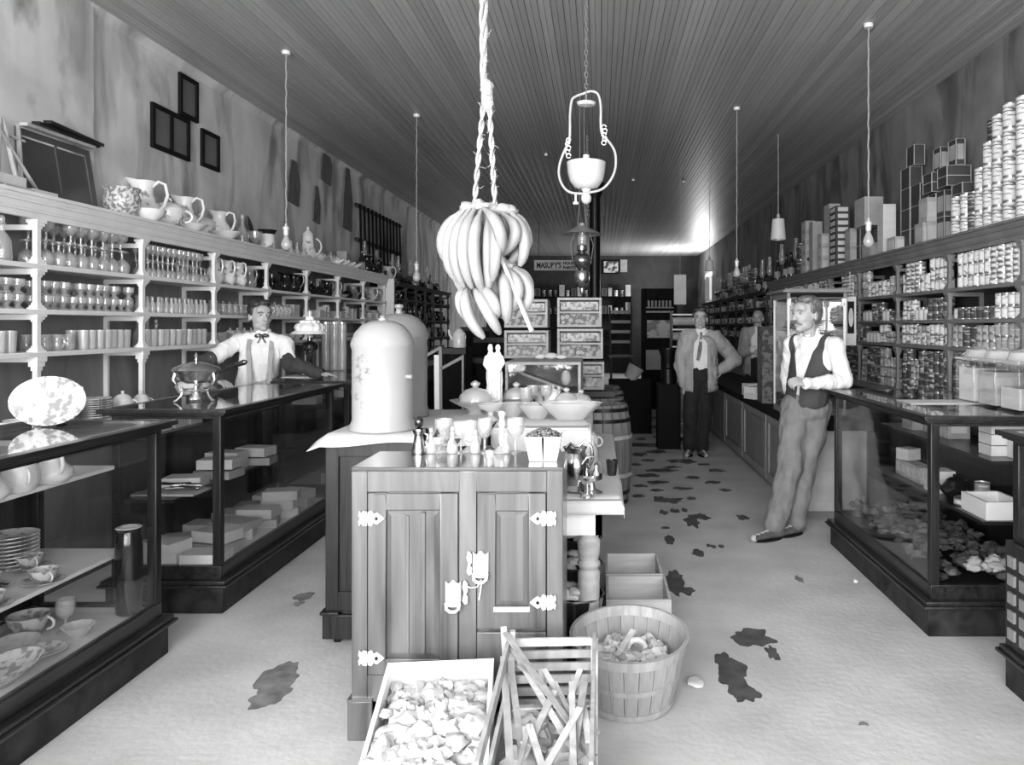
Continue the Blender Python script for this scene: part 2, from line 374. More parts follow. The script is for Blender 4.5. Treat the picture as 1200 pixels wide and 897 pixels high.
for a in [(882, 748, 48, 22), (905, 765, 14, 16), (860, 790, 36, 40), (872, 812, 30, 22), (848, 777, 20, 22), (790, 683, 22, 26, False), (802, 692, 24, 10), (795, 676, 9, 6),
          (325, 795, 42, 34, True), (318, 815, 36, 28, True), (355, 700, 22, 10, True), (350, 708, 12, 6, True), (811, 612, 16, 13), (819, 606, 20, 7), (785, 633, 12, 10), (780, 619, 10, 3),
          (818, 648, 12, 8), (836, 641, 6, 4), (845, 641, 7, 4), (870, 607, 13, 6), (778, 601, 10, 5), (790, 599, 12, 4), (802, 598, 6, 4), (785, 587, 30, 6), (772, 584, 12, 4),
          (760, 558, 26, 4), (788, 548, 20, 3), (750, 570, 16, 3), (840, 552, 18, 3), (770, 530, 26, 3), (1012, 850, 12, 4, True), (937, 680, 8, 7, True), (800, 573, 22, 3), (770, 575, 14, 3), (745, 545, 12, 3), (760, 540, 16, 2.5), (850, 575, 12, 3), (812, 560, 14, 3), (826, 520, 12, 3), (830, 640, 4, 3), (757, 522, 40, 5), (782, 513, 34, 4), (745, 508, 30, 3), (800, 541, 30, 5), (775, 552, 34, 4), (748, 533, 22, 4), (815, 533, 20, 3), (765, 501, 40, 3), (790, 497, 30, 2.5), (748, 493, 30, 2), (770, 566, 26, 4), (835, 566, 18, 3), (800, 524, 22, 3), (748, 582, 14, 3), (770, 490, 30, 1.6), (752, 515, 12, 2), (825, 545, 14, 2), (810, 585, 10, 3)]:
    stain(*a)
# a chip of paper and shavings on the floor
for i, (px, py, s, lb) in enumerate([(815, 803, .07, 'pale broken shard lying on the floor right of the round basket'), (1003, 684, .03, 'small white paper scrap on the floor beside the right display case')]):
    c = on(px, py, 0); m_ = MB(); m_.blob((0, 0, .010), (s/2, s/1.4, .009), .5, 3); tag(build(m_, 'paper_scrap', M['paper'], None, (c.x, c.y, .003)), lb, 'litter')

# iron column
t = thing('iron_column', 'dark round iron column from floor to ceiling behind the hanging lamps', 'column', (-.08, 12.1, 0))
m_ = MB(); m_.lathe([(.1, .06), (.085, .2), (.085, ZC-.2)], 20); build(m_, 'shaft', M['iron'], t)
m_ = MB(); m_.lathe([(.16, 0), (.16, .05), (.1, .08)], 20); build(m_, 'base', M['iron'], t)
m_ = MB(); m_.lathe([(.085, ZC-.25), (.14, ZC-.1), (.16, ZC-.001)], 20); build(m_, 'capital', M['iron'], t)

# ---------------------------------------------------------------- shelving
def post(mb, x, y, z0, z1, d=.02):
    """turned-and-sawn bracket post: cap, slim shaft, foot"""
    h = z1-z0
    for (a, b, w_) in ((0, .05, .062), (.05, .10, .048), (.10, .16, .034), (.16, .80, .026), (.80, .86, .036), (.86, .93, .052), (.93, 1, .066)):
        mb.box(x-w_*.5-.002, x+w_*.5, y-w_*.6, y+w_*.6, z0+h*a, z0+h*b)
def shelving(name, label, side, X, W_, ys, zs, ztop, mt, mback, led=.93, ledw=.16, cab=True, cornice=.14):
    """side +1: wall lies at greater x. X front edge of shelves, W_ wall"""
    r = thing(name, label, 'shelving', (0, 0, 0))
    lo, hi = (X, W_) if side > 0 else (W_, X); y0, y1 = ys[0], ys[-1]
    for z in zs:
        build(B(lo, hi, y0, y1, z-.028, z), 'shelf_board', mt, r, bevel=.003)
    # cornice of stepped mouldings
    m_ = MB(); f = -side
    for (a, b, o_) in ((0, .25, .0), (.25, .34, .012), (.34, .6, .018), (.6, .7, .03), (.7, .86, .036), (.86, 1, .055)):
        xa = X+f*o_; m_.box(min(xa, X-f*.03), max(xa, X-f*.03), y0, y1, ztop-cornice*(1-a), ztop-cornice*(1-b))
    build(m_, 'cornice', mt, r)
    build(B(lo, hi, y0, y1, ztop-.03, ztop-.004), 'top_board', mt, r)
    build(B(*((W_-.02, W_-.001) if side > 0 else (W_+.001, W_+.02)), y0, y1, led, ztop-.03), 'back_panel', mback, r)
    zz = [led]+sorted(zs)+[ztop-cornice]
    for y in ys:
        for a, b in zip(zz[:-1], zz[1:]):
            m_ = MB(); post(m_, X+side*.035, y, a, b-(.028 if b < ztop-cornice-.001 else 0))
            # the arm of the bracket going back under the shelf
            bx0, bx1 = (X+.02, W_-.03) if side > 0 else (W_+.03, X-.02)
            m_.box(bx0, bx1, y-.014, y+.014, b-.06, b-.029); m_.box(*((W_-.05, W_-.02) if side > 0 else (W_+.02, W_+.05)), y-.011, y+.011, a, b-.032)
            build(m_, 'bracket_post', mt, r)
    lx = X-side*ledw
    build(B(min(lx, W_), max(lx, W_), y0, y1, led-.035, led), 'ledge', mt if side < 0 else M['shelfr'], r, bevel=.004)
    build(B(min(lx+side*.03, W_), max(lx+side*.03, W_), y0, y1, 0, led-.035), 'base_cabinet', M['dark'] if side > 0 else M['back'], r)
    return r
YL = [2.42+1.03*k for k in range(10)]       # posts of the left shelving
SL = [1.88, 1.615, 1.367]; TOPL = 2.278; XSL = -3.25
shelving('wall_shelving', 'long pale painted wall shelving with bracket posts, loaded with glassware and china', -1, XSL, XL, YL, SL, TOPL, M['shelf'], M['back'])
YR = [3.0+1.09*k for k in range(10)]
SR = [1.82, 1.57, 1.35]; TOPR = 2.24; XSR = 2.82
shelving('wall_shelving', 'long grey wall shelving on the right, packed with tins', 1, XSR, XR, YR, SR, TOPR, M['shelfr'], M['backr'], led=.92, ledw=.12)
# farther units in the dark
YL2 = [11.9+.7*k for k in range(7)]
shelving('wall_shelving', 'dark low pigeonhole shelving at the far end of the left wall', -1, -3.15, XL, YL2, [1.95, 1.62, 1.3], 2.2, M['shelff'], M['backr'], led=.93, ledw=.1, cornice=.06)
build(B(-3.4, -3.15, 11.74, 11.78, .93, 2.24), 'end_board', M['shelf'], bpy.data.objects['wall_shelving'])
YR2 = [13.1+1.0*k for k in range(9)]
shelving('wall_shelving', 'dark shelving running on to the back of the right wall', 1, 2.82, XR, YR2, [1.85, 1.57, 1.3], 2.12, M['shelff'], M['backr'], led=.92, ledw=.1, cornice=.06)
# back wall shelving
t = thing('back_shelving', 'dark shelving of packages under the paint sign on the back wall', 'shelving', (0, YB-.35, 0))
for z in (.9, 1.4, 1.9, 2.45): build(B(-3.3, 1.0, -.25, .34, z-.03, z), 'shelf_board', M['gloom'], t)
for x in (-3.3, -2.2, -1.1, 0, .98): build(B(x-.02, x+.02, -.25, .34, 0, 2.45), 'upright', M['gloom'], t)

# ---------------------------------------------------------------- display counters
def case(name, label, x0, x1, y0, y1, zt=1.08, near=True, far=True, shelves=((.90, .32), (.56, .45)), pane='x', lattice=False, cat='display case'):
    """glass counter: x0..x1, y0..y1; shelves (z, depth share) hang on the staff side (sx)"""
    r = thing(name, label, cat, ((x0+x1)/2, (y0+y1)/2, 0)); w_ = (x1-x0)/2; d = (y1-y0)/2; D = M['dark']; DY = M['darky']
    staff = -1 if (x0+x1) < 0 else 1          # which side is the staff side
    m_ = MB(); m_.box(-w_+.03, w_-.03, -d+.03, d-.03, 0, .14); build(m_, 'kick_base', M['scuffed'], r, bevel=.004)
    m_ = MB(); m_.box(-w_, w_, -d, d, .14, .155); m_.box(-w_+.012, w_-.012, -d+.012, d-.012, .155, .175); build(m_, 'base_moulding', M['darky'], r, bevel=.004)
    if lattice:
        build(B(-w_+.03, w_-.03, -d+.03, d-.03, .175, .62), 'lower_cabinet', D, r, bevel=.004)
        for f in (-1,):
            for i in range(int(2*d/.09)-1):
                m_ = MB()
                if i > 7: break
                for j in range(5):
                    m_ = MB(); m_.cbox((-w_+.025, d-.09-i*.09, .24+j*.075), (.012, .05, .045), None); build(m_, 'lattice_block', M['shelfr'], r)
        zb = .62
    else: zb = .245
    m_ = MB(); a = .05
    m_.box(-w_+a, -w_+a+.035, -d+a+.035, d-a-.035, .175 if not lattice else zb-.02, zb); m_.box(w_-a-.035, w_-a, -d+a+.035, d-a-.035, .175 if not lattice else zb-.02, zb)
    m_.box(-w_+a, w_-a, -d+a, -d+a+.035, .175, zb); m_.box(-w_+a, w_-a, d-a-.035, d-a, .175, zb)
    build(m_, 'bottom_rail', DY, r, bevel=.003)
    build(B(-w_+a+.01, w_-a-.01, -d+a+.01, d-a-.01, zb-.04, zb-.015), 'floor_board', M['shelf'] if staff < 0 else D, r)
    for sx in (-1, 1):
        for sy in (-1, 1):
            c = (sx*(w_-a-.022), sy*(d-a-.022)); build(B(c[0]-.022, c[0]+.022, c[1]-.022, c[1]+.022, zb, zt-.05), 'corner_post', D, r, bevel=.004)
    m_ = MB(); o_ = .0
    for (e, h0, h1) in ((.05, zt-.055, zt-.035), (.02, zt-.035, zt-.022), (0, zt-.022, zt)):
        q = .05
        m_.box(-w_+e, w_-e, -d+e, -d+e+q, h0, h1); m_.box(-w_+e, w_-e, d-e-q, d-e, h0, h1); m_.box(-w_+e, -w_+e+q, -d+e+q, d-e-q, h0, h1); m_.box(w_-e-q, w_-e, -d+e+q, d-e-q, h0, h1)
    build(m_, 'top_frame', DY, r, bevel=.003)
    build(B(-w_+.05, w_-.05, -d+.05, d-.05, zt-.012, zt-.001), 'glass_top', M['gtop'], r)
    f = -staff                                    # customers' side
    xg = f*(w_-a-.012); build(B(xg-.003, xg+.003, -d+a+.045, d-a-.045, zb, zt-.055), 'glass_pane', M['glass'], r)
    for sy, fl in ((-1, near), (1, far)):
        if fl: yg = sy*(d-a-.012); build(B(-w_+a+.045, w_-a-.045, yg-.003, yg+.003, zb, zt-.055), 'glass_pane', M['glass'], r)
    for i in range(2):
        xs = -f*(w_-a-.012); yy = (-d+a+.04, 0.004) if i == 0 else (-.004, d-a-.04); build(B(xs-.008, xs+.008, yy[0], yy[1], zb, zt-.055), 'rear_door', D, r, bevel=.003)
    for z, share in shelves:
        L = (2*w_-2*a-.05)*share; xs = -f*(w_-a-.022)
        xa, xb = (xs, xs+L) if f > 0 else (xs-L, xs)
        m_ = MB(); m_.box(xa, xb, -d+a+.03, d-a-.03, z-.018, z); build(m_, 'case_shelf', M['shelf'] if staff < 0 and near == 'pale' else M['darky'], r, bevel=.002)
    return r
C1 = case('display_case', 'glass-topped display counter at the left front, a big oval platter standing on it', -2.66, -1.975, .9, 3.60, near='pale', shelves=((.88, .68), (.50, .79)))
C2 = case('display_case', 'glass display counter in the left row with the silver chafing dish on top', -2.64, -1.96, 4.02, 5.85, shelves=((.93, .35), (.59, .55)))
C3 = case('display_case', 'glass display counter in the left row with the frilled lamp on top', -2.62, -1.96, 6.10, 7.95, shelves=((.88, .5), (.56, .6)))
R1 = case('display_case', 'dark glass display counter on the right that the man in the waistcoat leans on', 1.575, 2.36, 3.72, 5.38, shelves=((.85, .55), (.55, .62)))
R0 = case('display_case', 'dark glass display counter cut off by the right edge, lattice blocks low on its front', 1.68, 2.46, .9, 3.27, lattice=True, shelves=((.85, .5),))
# low dark counters continuing the left row
for i, (a, b) in enumerate(((8.15, 10.2), (10.5, 13.2))):
    t = thing('counter', ('plain dark wooden counter behind the left glass cases', 'plain dark wooden counter at the far end of the left row')[i], 'counter', (-2.3, (a+b)/2, 0)); d = (b-a)/2
    build(B(-.3, .3, -d+.03, d-.03, 0, .86), 'body', M['gloom'], t, bevel=.004); build(B(-.34, .34, -d, d, .86, .9), 'top', M['gloom'], t, bevel=.006)
# panelled counter on the right
t = thing('panelled_counter', 'long grey panelled counter with a black top, on the right', 'counter', (1.9, 9.15, 0))
build(B(-.32, .20, -3.1, 3.1, .06, .70), 'body', plain('grey_counter_paint', .20, .55, var=.12), t)
build(B(-.28, .16, -3.06, 3.06, 0, .06), 'plinth', M['shelfr'], t)
build(B(-.37, .24, -3.16, 3.16, .70, .775), 'top', M['black'], t, bevel=.008)
M['cpanel'] = plain('grey_panel_paint', .26, .5, var=.1)
for i in range(5):
    a = -3.08+i*1.2; m_ = MB()
    m_.box(-.335, -.32, a, a+1.15, .62, .69); m_.box(-.335, -.32, a, a+1.15, .07, .15); m_.box(-.335, -.32, a, a+.09, .15, .62); m_.box(-.335, -.32, a+1.06, a+1.15, .15, .62)
    build(m_, 'panel_frame', M['cpanel'], t, bevel=.004)
m_ = MB(); m_.box(-.32, .20, -3.112, -3.10, .62, .69); m_.box(-.32, .20, -3.112, -3.1, .07, .14); m_.box(-.32, .20, -3.112, -3.1, .36, .38)
build(m_, 'end_board', M['card'], t); build(B(-.32, .20, -3.106, -3.1, .06, .70), 'end_panel', M['card'], t)
# ---------------------------------------------------------------- kinds of ware
def L(prof, seg=14, **k): return MB().lathe(prof, seg, **k)
def handle(pts, r, seg=6): return MB().tube(pts, r, seg)
def arc(cx, cz, rx, rz, a0, a1, n=9, y=0): return [(cx+rx*math.cos(math.radians(a0+(a1-a0)*i/(n-1))), y, cz+rz*math.sin(math.radians(a0+(a1-a0)*i/(n-1)))) for i in range(n)]
def K(kind, name, fn): KIND[kind] = (name, fn)
GL = lambda: M['ware']
K('goblet', 'goblet', lambda: [('goblet', L([(.034, 0), (.034, .003), (.006, .01), (.005, .05), (.012, .06), (.030, .075), (.038, .10), (.036, .14), (.033, .14), (.035, .10), (.027, .08), (.001, .066)]), GL())])
K('big_goblet', 'goblet', lambda: [('goblet', L([(.04, 0), (.04, .004), (.008, .012), (.007, .05), (.02, .058), (.042, .08), (.048, .11), (.040, .15), (.038, .15), (.045, .11), (.04, .085), (.001, .064)], 16), GL())])
K('wine_glass', 'wine_glass', lambda: [('wine_glass', L([(.028, 0), (.028, .003), (.005, .009), (.004, .045), (.018, .056), (.026, .08), (.024, .115), (.022, .115), (.023, .08), (.001, .06)], 12), GL())])
K('tumbler', 'tumbler', lambda: [('tumbler', L([(.028, 0), (.033, .09), (.031, .09), (.026, .008), (.001, .008)], 12), M['ware2'])])
K('tall_tumbler', 'tall_tumbler', lambda: [('tall_tumbler', L([(.028, 0), (.034, .125), (.032, .125), (.026, .01), (.001, .01)], 12), M['ware2'])])
K('footed_glass', 'footed_glass', lambda: [('footed_glass', L([(.030, 0), (.028, .006), (.012, .02), (.014, .03), (.034, .05), (.036, .085), (.034, .085), (.032, .052), (.001, .038)], 14), GL())])
K('cruet', 'cruet', lambda: [('body', L([(.026, 0), (.03, .01), (.028, .05), (.012, .075), (.011, .10), (.017, .108)], 12), M['ware2']), ('stopper', MB().ball((0, 0, .122), (.012, .012, .016), 8, 5), M['ware2'])])
K('small_bottle', 'small_bottle', lambda: [('small_bottle', L([(.02, 0), (.022, .01), (.02, .07), (.009, .09), (.009, .115), (.012, .12), (.001, .12)], 10), M['ware2'])])
K('decanter', 'decanter', lambda: [('body', L([(.045, 0), (.05, .02), (.045, .12), (.016, .165), (.015, .20), (.024, .215)], 14), GL()), ('stopper', MB().ball((0, 0, .235), (.018, .018, .026), 8, 6), M['ware2'])])
K('small_pitcher', 'cream_jug', lambda: [('body', L([(.026, 0), (.038, .03), (.030, .06), (.026, .08), (.034, .10), (.032, .10), (.024, .08), (.001, .01)], 14), GL()), ('handle', handle(arc(.036, .055, .026, .032, 80, -80), .0045), GL())])
def pitch(m1, m2, s=1.0, fat=1.0):
    def f():
        b = L([(.05*fat, 0), (.055*fat, .008), (.075*fat, .05), (.07*fat, .10), (.045, .15), (.043, .18), (.058, .215), (.055, .215), (.04, .18), (.001, .15)], 20)
        for i, v in enumerate(b.v):                         # pull the lip out into a spout
            if v[2] > .17 and v[0] < 0: b.v[i] = (v[0]*(1+(v[2]-.17)*11), v[1]*(1-(v[2]-.17)*3), v[2]+(v[2]-.17)*.35*(-v[0]/.05))
        return [('body', b, M[m1]), ('handle', handle([(.04, 0, .19), (.07, 0, .215), (.10, 0, .20), (.11, 0, .15), (.095, 0, .10), (.068*fat, 0, .07)], .008, 8), M[m2])]
    return f
K('white_pitcher', 'pitcher', pitch('whitep', 'white')); K('plain_pitcher', 'pitcher', pitch('white', 'white', 1, 1.1)); K('grey_pitcher', 'pitcher', pitch('grey', 'grey')); K('dark_pitcher', 'pitcher', pitch('darkware', 'darkware', 1, 1.1)); K('glass_pitcher', 'pitcher', pitch('ware', 'ware'))
K('basin', 'wash_basin', lambda: [('wash_basin', L([(.06, 0), (.065, .012), (.13, .055), (.165, .085), (.16, .088), (.12, .06), (.001, .02)], 28), M['white'])])
K('bowl', 'bowl', lambda: [('bowl', L([(.04, 0), (.045, .008), (.085, .04), (.095, .07), (.091, .07), (.08, .044), (.001, .016)], 20), M['white'])])
K('pat_bowl', 'bowl', lambda: [('bowl', L([(.04, 0), (.045, .008), (.085, .035), (.105, .055), (.10, .056), (.08, .038), (.001, .012)], 20), M['platter'])])
K('jardiniere', 'jardiniere', lambda: [('jardiniere', L([(.065, 0), (.07, .01), (.095, .07), (.10, .12), (.085, .155), (.10, .18), (.093, .18), (.078, .155), (.001, .14)], 24, wave=.03, nw=8), M['jard'])])
K('chamber_pot', 'covered_pot', lambda: [('body', L([(.06, 0), (.085, .03), (.095, .08), (.09, .12), (.094, .13)], 22), M['whitep']), ('lid', L([(.097, .128), (.085, .145), (.04, .165), (.01, .17)], 22), M['white']), ('knob', MB().tube(arc(0, .175, .018, .018, 0, 180), .005, 6), M['white']), ('handle', handle(arc(.09, .085, .04, .035, 90, -90), .008), M['white'])])
K('coffee_pot', 'coffee_pot', lambda: [('body', L([(.045, 0), (.06, .02), (.065, .06), (.045, .14), (.04, .20)], 20), M['whitep']), ('lid', L([(.044, .20), (.04, .225), (.012, .25), (.01, .26), (.014, .27), (.001, .285)], 16), M['white']), ('spout', MB().tube([(-.055, 0, .05), (-.09, 0, .09), (-.10, 0, .15), (-.12, 0, .18)], [.02, .014, .01, .008], 8), M['white']), ('handle', handle(arc(.05, .12, .055, .065, 75, -75), .007), M['white'])])
K('dark_pot', 'teapot', lambda: [('body', L([(.045, 0), (.075, .03), (.08, .07), (.05, .11)], 18), M['darkware']), ('lid', L([(.052, .11), (.03, .125), (.008, .13), (.012, .142), (.001, .15)], 14), M['darkware']), ('spout', MB().tube([(-.07, 0, .05), (-.10, 0, .08), (-.115, 0, .12)], [.016, .011, .008], 8), M['darkware']), ('handle', handle(arc(.07, .07, .04, .04, 85, -85), .006), M['darkware'])])
K('tureen', 'tureen', lambda: [('body', L([(.05, 0), (.03, .015), (.10, .05), (.12, .085)], 22, sy=.75), M['white']), ('lid', L([(.123, .085), (.11, .105), (.05, .13), (.01, .137)], 22, sy=.75), M['whitep']), ('finial', MB().ball((0, 0, .148), (.016, .01, .014), 8, 5), M['white']), ('handle', handle(arc(.115, .07, .03, .018, 90, -90), .006), M['white']), ('handle', handle(arc(-.115, .07, .03, .018, 90, 270), .006), M['white'])])
K('sugar_bowl', 'sugar_bowl', lambda: [('body', L([(.035, 0), (.055, .03), (.055, .07), (.045, .09)], 16), M['white']), ('lid', L([(.048, .09), (.03, .11), (.006, .118), (.011, .13), (.001, .136)], 14), M['white']), ('handle', handle(arc(.052, .055, .025, .025, 90, -90), .005), M['white']), ('handle', handle(arc(-.052, .055, .025, .025, 90, 270), .005), M['white'])])
K('plate', 'plate', lambda: [('plate', L([(.065, 0), (.07, .004), (.12, .018), (.118, .021), (.068, .008), (.001, .007)], 26), M['whitep'])])
K('saucer', 'saucer', lambda: [('saucer', L([(.035, 0), (.04, .004), (.078, .018), (.075, .02), (.038, .008), (.001, .006)], 20), M['platter'])])
K('teacup', 'teacup', lambda: [('bowl', L([(.025, 0), (.03, .006), (.043, .03), (.05, .052), (.047, .052), (.038, .03), (.001, .01)], 18), M['platter']), ('handle', handle(arc(.046, .03, .02, .016, 80, -80), .0035), M['white'])])
K('mug_dark_rim', 'mug', lambda: [('body', L([(.042, 0), (.045, .05), (.04, .10)], 18), M['whitep']), ('rim', L([(.042, .10), (.056, .125), (.05, .125), (.001, .105)], 18), M['darkware'])])
K('bird', 'bird_figurine', lambda: [('body', MB().ball((0, 0, .03), (.045, .028, .03), 12, 7), M['white']), ('head', MB().tube([(-.035, 0, .04), (-.045, 0, .07), (-.05, 0, .085), (-.065, 0, .085)], [.014, .010, .014, .004], 8), M['white']), ('tail', MB().tube([(.03, 0, .035), (.07, 0, .055)], [.02, .005], 6), M['white'])])
K('lamp_bowl', 'footed_bowl', lambda: [('footed_bowl', L([(.05, 0), (.045, .01), (.015, .03), (.018, .05), (.07, .075), (.085, .10), (.08, .10), (.06, .078), (.001, .06)], 20, wave=.03, nw=10), M['ware2'])])
K('scallop_bowl', 'scalloped_bowl', lambda: [('scalloped_bowl', L([(.05, 0), (.055, .008), (.09, .05), (.115, .085), (.11, .085), (.085, .05), (.001, .014)], 40, wave=.06, nw=10), M['ware2'])])
K('covered_dish', 'covered_dish', lambda: [('dish', L([(.04, 0), (.025, .01), (.03, .02), (.085, .045), (.11, .06), (.105, .062), (.001, .03)], 32, wave=.04, nw=8), M['ware2']), ('lid', L([(.07, .055), (.068, .08), (.045, .105), (.008, .115)], 20), M['ware2']), ('finial', L([(.008, .113), (.02, .125), (.02, .135), (.001, .145)], 12), M['ware2'])])
K('celery_vase', 'celery_vase', lambda: [('celery_vase', L([(.04, 0), (.035, .01), (.015, .03), (.02, .04), (.04, .07), (.045, .17), (.042, .17), (.036, .07), (.001, .05)], 24, wave=.02, nw=8), GL())])
K('cake_stand', 'cake_stand', lambda: [('foot', L([(.065, 0), (.06, .01), (.018, .03), (.016, .10), (.03, .12)], 20), M['ware2']), ('plate', L([(.03, .118), (.12, .125), (.135, .14), (.13, .142), (.001, .132)], 28, wave=.02, nw=14), M['ware2'])])
K('dark_tumbler', 'dark_tumbler', lambda: [('dark_tumbler', L([(.026, 0), (.036, .09), (.034, .09), (.024, .006), (.001, .006)], 16), M['darkware'])])
# tins: bottom rim, label, top rim (one mesh, rims bright)
def tin(r, h, lab, seg=12):
    return lambda: [('tin_can', L([(r*.96, 0), (r, .003), (r, .008), (r*.975, .010), (r*.975, h-.010), (r, h-.008), (r, h-.002), (r*.93, h), (r*.92, h-.004), (.001, h-.004)], seg, mis=[1, 1, 1, 0, 1, 1, 1, 1, 1]), [M[lab], M['tin']])]
for k, (r, h, lab) in {'tin_white': (.042, .093, 'lblw'), 'tin_grey': (.042, .094, 'lblg'), 'tin_dark': (.045, .095, 'lbld'), 'tin_spot': (.040, .092, 'lblk'), 'tin_low': (.048, .062, 'lbld'), 'tin_low2': (.044, .058, 'lblg'), 'tin_tall': (.048, .16, 'lblw'), 'tin_tall_dark': (.05, .16, 'lbld'), 'tin_flat': (.05, .04, 'lblw')}.items():
    K(k, 'tin_can', tin(r, h, lab))
# pasteboard boxes with pale edging strips and a label
def carton(w_, d, h, mt, lab='paper', edge=None, name='carton'):
    def f():
        ps = [('body', B(-w_/2, w_/2, -d/2, d/2, 0, h), M[mt])]
        if edge:
            m_ = MB(); e = edge; q = .0025
            for sx in (-1, 1):
                for sy in (-1, 1):
                    m_.box(sx*w_/2-q, sx*w_/2+q, sy*d/2-q, sy*d/2+q, 0, h)
            for z in (0, h):
                for s_ in (-1, 1): m_.box(-w_/2, w_/2, s_*d/2-q, s_*d/2+q, z-q if z else 0, z+q if not z else z); m_.box(s_*w_/2-q, s_*w_/2+q, -d/2, d/2, z-q if z else 0, z+q if not z else z)
            ps.append(('edging', m_, M['edge']))
        if lab:
            m_ = MB(); m_.box(-w_*.36, w_*.36, -d/2-.002, -d/2, h*.2, h*.8); m_.box(-w_/2-.002, -w_/2, -d*.36, d*.36, h*.2, h*.8); ps.append(('paper_label', m_, M[lab]))
        return ps
    return f
K('edge_box', 'carton', carton(.11, .14, .20, 'cardd', None, 1)); K('edge_box_flat', 'carton', carton(.20, .15, .085, 'cardd', None, 1)); K('dark_tall', 'carton', carton(.075, .14, .24, 'cardd', 'paper2', 1))
K('pale_box', 'carton', carton(.13, .18, .30, 'card', None)); K('pale_box_s', 'carton', carton(.10, .14, .15, 'card', 'paper')); K('drawer_box', 'carton', carton(.17, .22, .085, 'cardd', 'paper'))
K('grey_box', 'carton', carton(.10, .16, .22, 'paper2', 'card')); K('white_box', 'carton', carton(.20, .14, .055, 'paper', None)); K('white_box_b', 'carton', carton(.13, .13, .09, 'paper', None)); K('box_small', 'carton', carton(.09, .07, .10, 'card', 'paper'))
K('flat_grey', 'carton', carton(.22, .16, .045, 'paper2', None)); K('book', 'book', carton(.035, .13, .17, 'paper2', 'paper'))
K('white_jar', 'white_jar', lambda: [('body', L([(.04, 0), (.045, .01), (.045, .09), (.03, .10)], 16), M['white']), ('lid', L([(.032, .10), (.034, .115), (.001, .118)], 14), M['tin'])])
K('dark_bottle', 'dark_bottle', lambda: [('body', L([(.035, 0), (.038, .01), (.036, .16), (.014, .20), (.013, .27), (.017, .275), (.001, .275)], 12), M['darkware']), ('paper_label', L([(.0385, .05), (.0385, .12)], 12), M['paper2'])])
K('oil_lamp', 'oil_lamp', lambda: [('base', L([(.06, 0), (.055, .02), (.02, .05), (.018, .10), (.05, .12), (.055, .15), (.02, .17)], 14), M['wared']), ('chimney', L([(.02, .18), (.035, .22), (.03, .26), (.02, .34), (.02, .40)], 12), M['ware'])])

# ---------------------------------------------------------------- left shelves
ORDN = ('first', 'second', 'third', 'fourth', 'fifth', 'sixth', 'seventh', 'eighth', 'ninth', 'tenth', 'eleventh', 'twelfth', 'thirteenth', 'fourteenth', 'fifteenth', 'sixteenth', 'seventeenth')
def short(lab, tail, n=16):
    """join a base label and its place, never past sixteen words"""
    k = n-len(tail.replace(',', '').split()); return ' '.join(lab.split()[:k]).rstrip(',')+', '+tail
def row(kind, lab, cat, grp, y0, y1, x0, nrow, dx, z, step, tiers=1, dz=0, jit=.006, p=1.0, fl=0, s=1):
    """rows of ware from y0 to y1; x0 is the front row's centre, dx the step towards the wall"""
    n = int((y1-y0)/step)
    for t_ in range(tiers):
        for r in range(nrow):
            for i in range(n):
                if t_ and random.random() > .85: continue
                if random.random() > p: continue
                inv = fl and (t_ == 0) == (fl == 1)
                zz = z+t_*dz
                o = place(kind, (x0+dx*r+random.uniform(-jit, jit), y0+step*(i+.5)+random.uniform(-jit, jit), zz+(inv_h(kind)*s if inv else 0)), short(lab, ('' if nrow == 1 else ('front row', 'back row')[min(r, 1)]+' ')+('' if tiers == 1 else ('lower tier', 'upper tier')[t_]+' ')+ORDN[min(i, 16)]+' from left'), cat, grp, random.uniform(0, 6), s)
                if inv: o.rotation_euler = (PI, 0, o.rotation_euler[2])
HT = {'goblet': .14, 'big_goblet': .15, 'wine_glass': .115}
def inv_h(k): return HT.get(k, .1)
def bay(k): return YL[k+2]+.06, YL[k+3]-.06      # bay 0 begins at the second visible post; -1 is at the left edge
ORD = {-1: 'at the left edge of the frame', 0: 'between the first two bracket posts from the left edge', 1: 'in the second bay from the left edge', 2: 'in the third bay, left of the four white pitchers', 3: 'in the bay of the white pitchers', 4: 'in the bay above the lamp'}
a, b = bay(-1)
row('decanter', 'stoppered decanter on the upper shelf, left edge', 'decanter', 'decanters at the left edge', a, b, XSL-.08, 1, -.1, 1.88, .14)
row('goblet', 'clear goblet behind the left edge decanters', 'goblet', 'goblets behind the decanters', a, b, XSL-.2, 1, -.1, 1.88, .09)
row('footed_glass', 'footed glass, middle shelf, left edge', 'glass', 'footed glasses at the left edge', a, b, XSL-.06, 2, -.09, 1.615, .082, 2, .088)
row('tall_tumbler', 'tall tumbler, lowest shelf, left edge', 'tumbler', 'tumblers at the left edge', a, b, XSL-.06, 2, -.09, 1.367, .085)
a, b = bay(0)
row('big_goblet', 'large goblet, top left shelf, first full bay', 'goblet', 'large goblets on the top left shelf', a, b, XSL-.06, 2, -.11, 1.88, .103, 2, .151, fl=1)
row('footed_glass', 'footed glass, middle left shelf, first full bay', 'glass', 'footed glasses in the first full bay', a, b, XSL-.06, 2, -.09, 1.615, .08, 2, .088)
row('tall_tumbler', 'tall tumbler, lowest left shelf, first full bay', 'tumbler', 'tall tumblers in the first full bay', a+.35, b, XSL-.06, 2, -.09, 1.367, .073)
row('small_pitcher', 'glass cream jug beside the tumblers, lowest shelf', 'jug', 'cream jugs on the lowest left shelf', a, a+.34, XSL-.07, 2, -.1, 1.367, .10)
a, b = bay(1)
row('wine_glass', 'slim wine glass, top left shelf, second bay', 'wine glass', 'wine glasses on the top left shelf', a, b, XSL-.05, 2, -.085, 1.88, .068, 2, .118, fl=1)
row('small_bottle', 'small bottle, middle left shelf, second bay', 'bottle', 'small bottles on the middle left shelf', a, b, XSL-.05, 2, -.07, 1.615, .062)
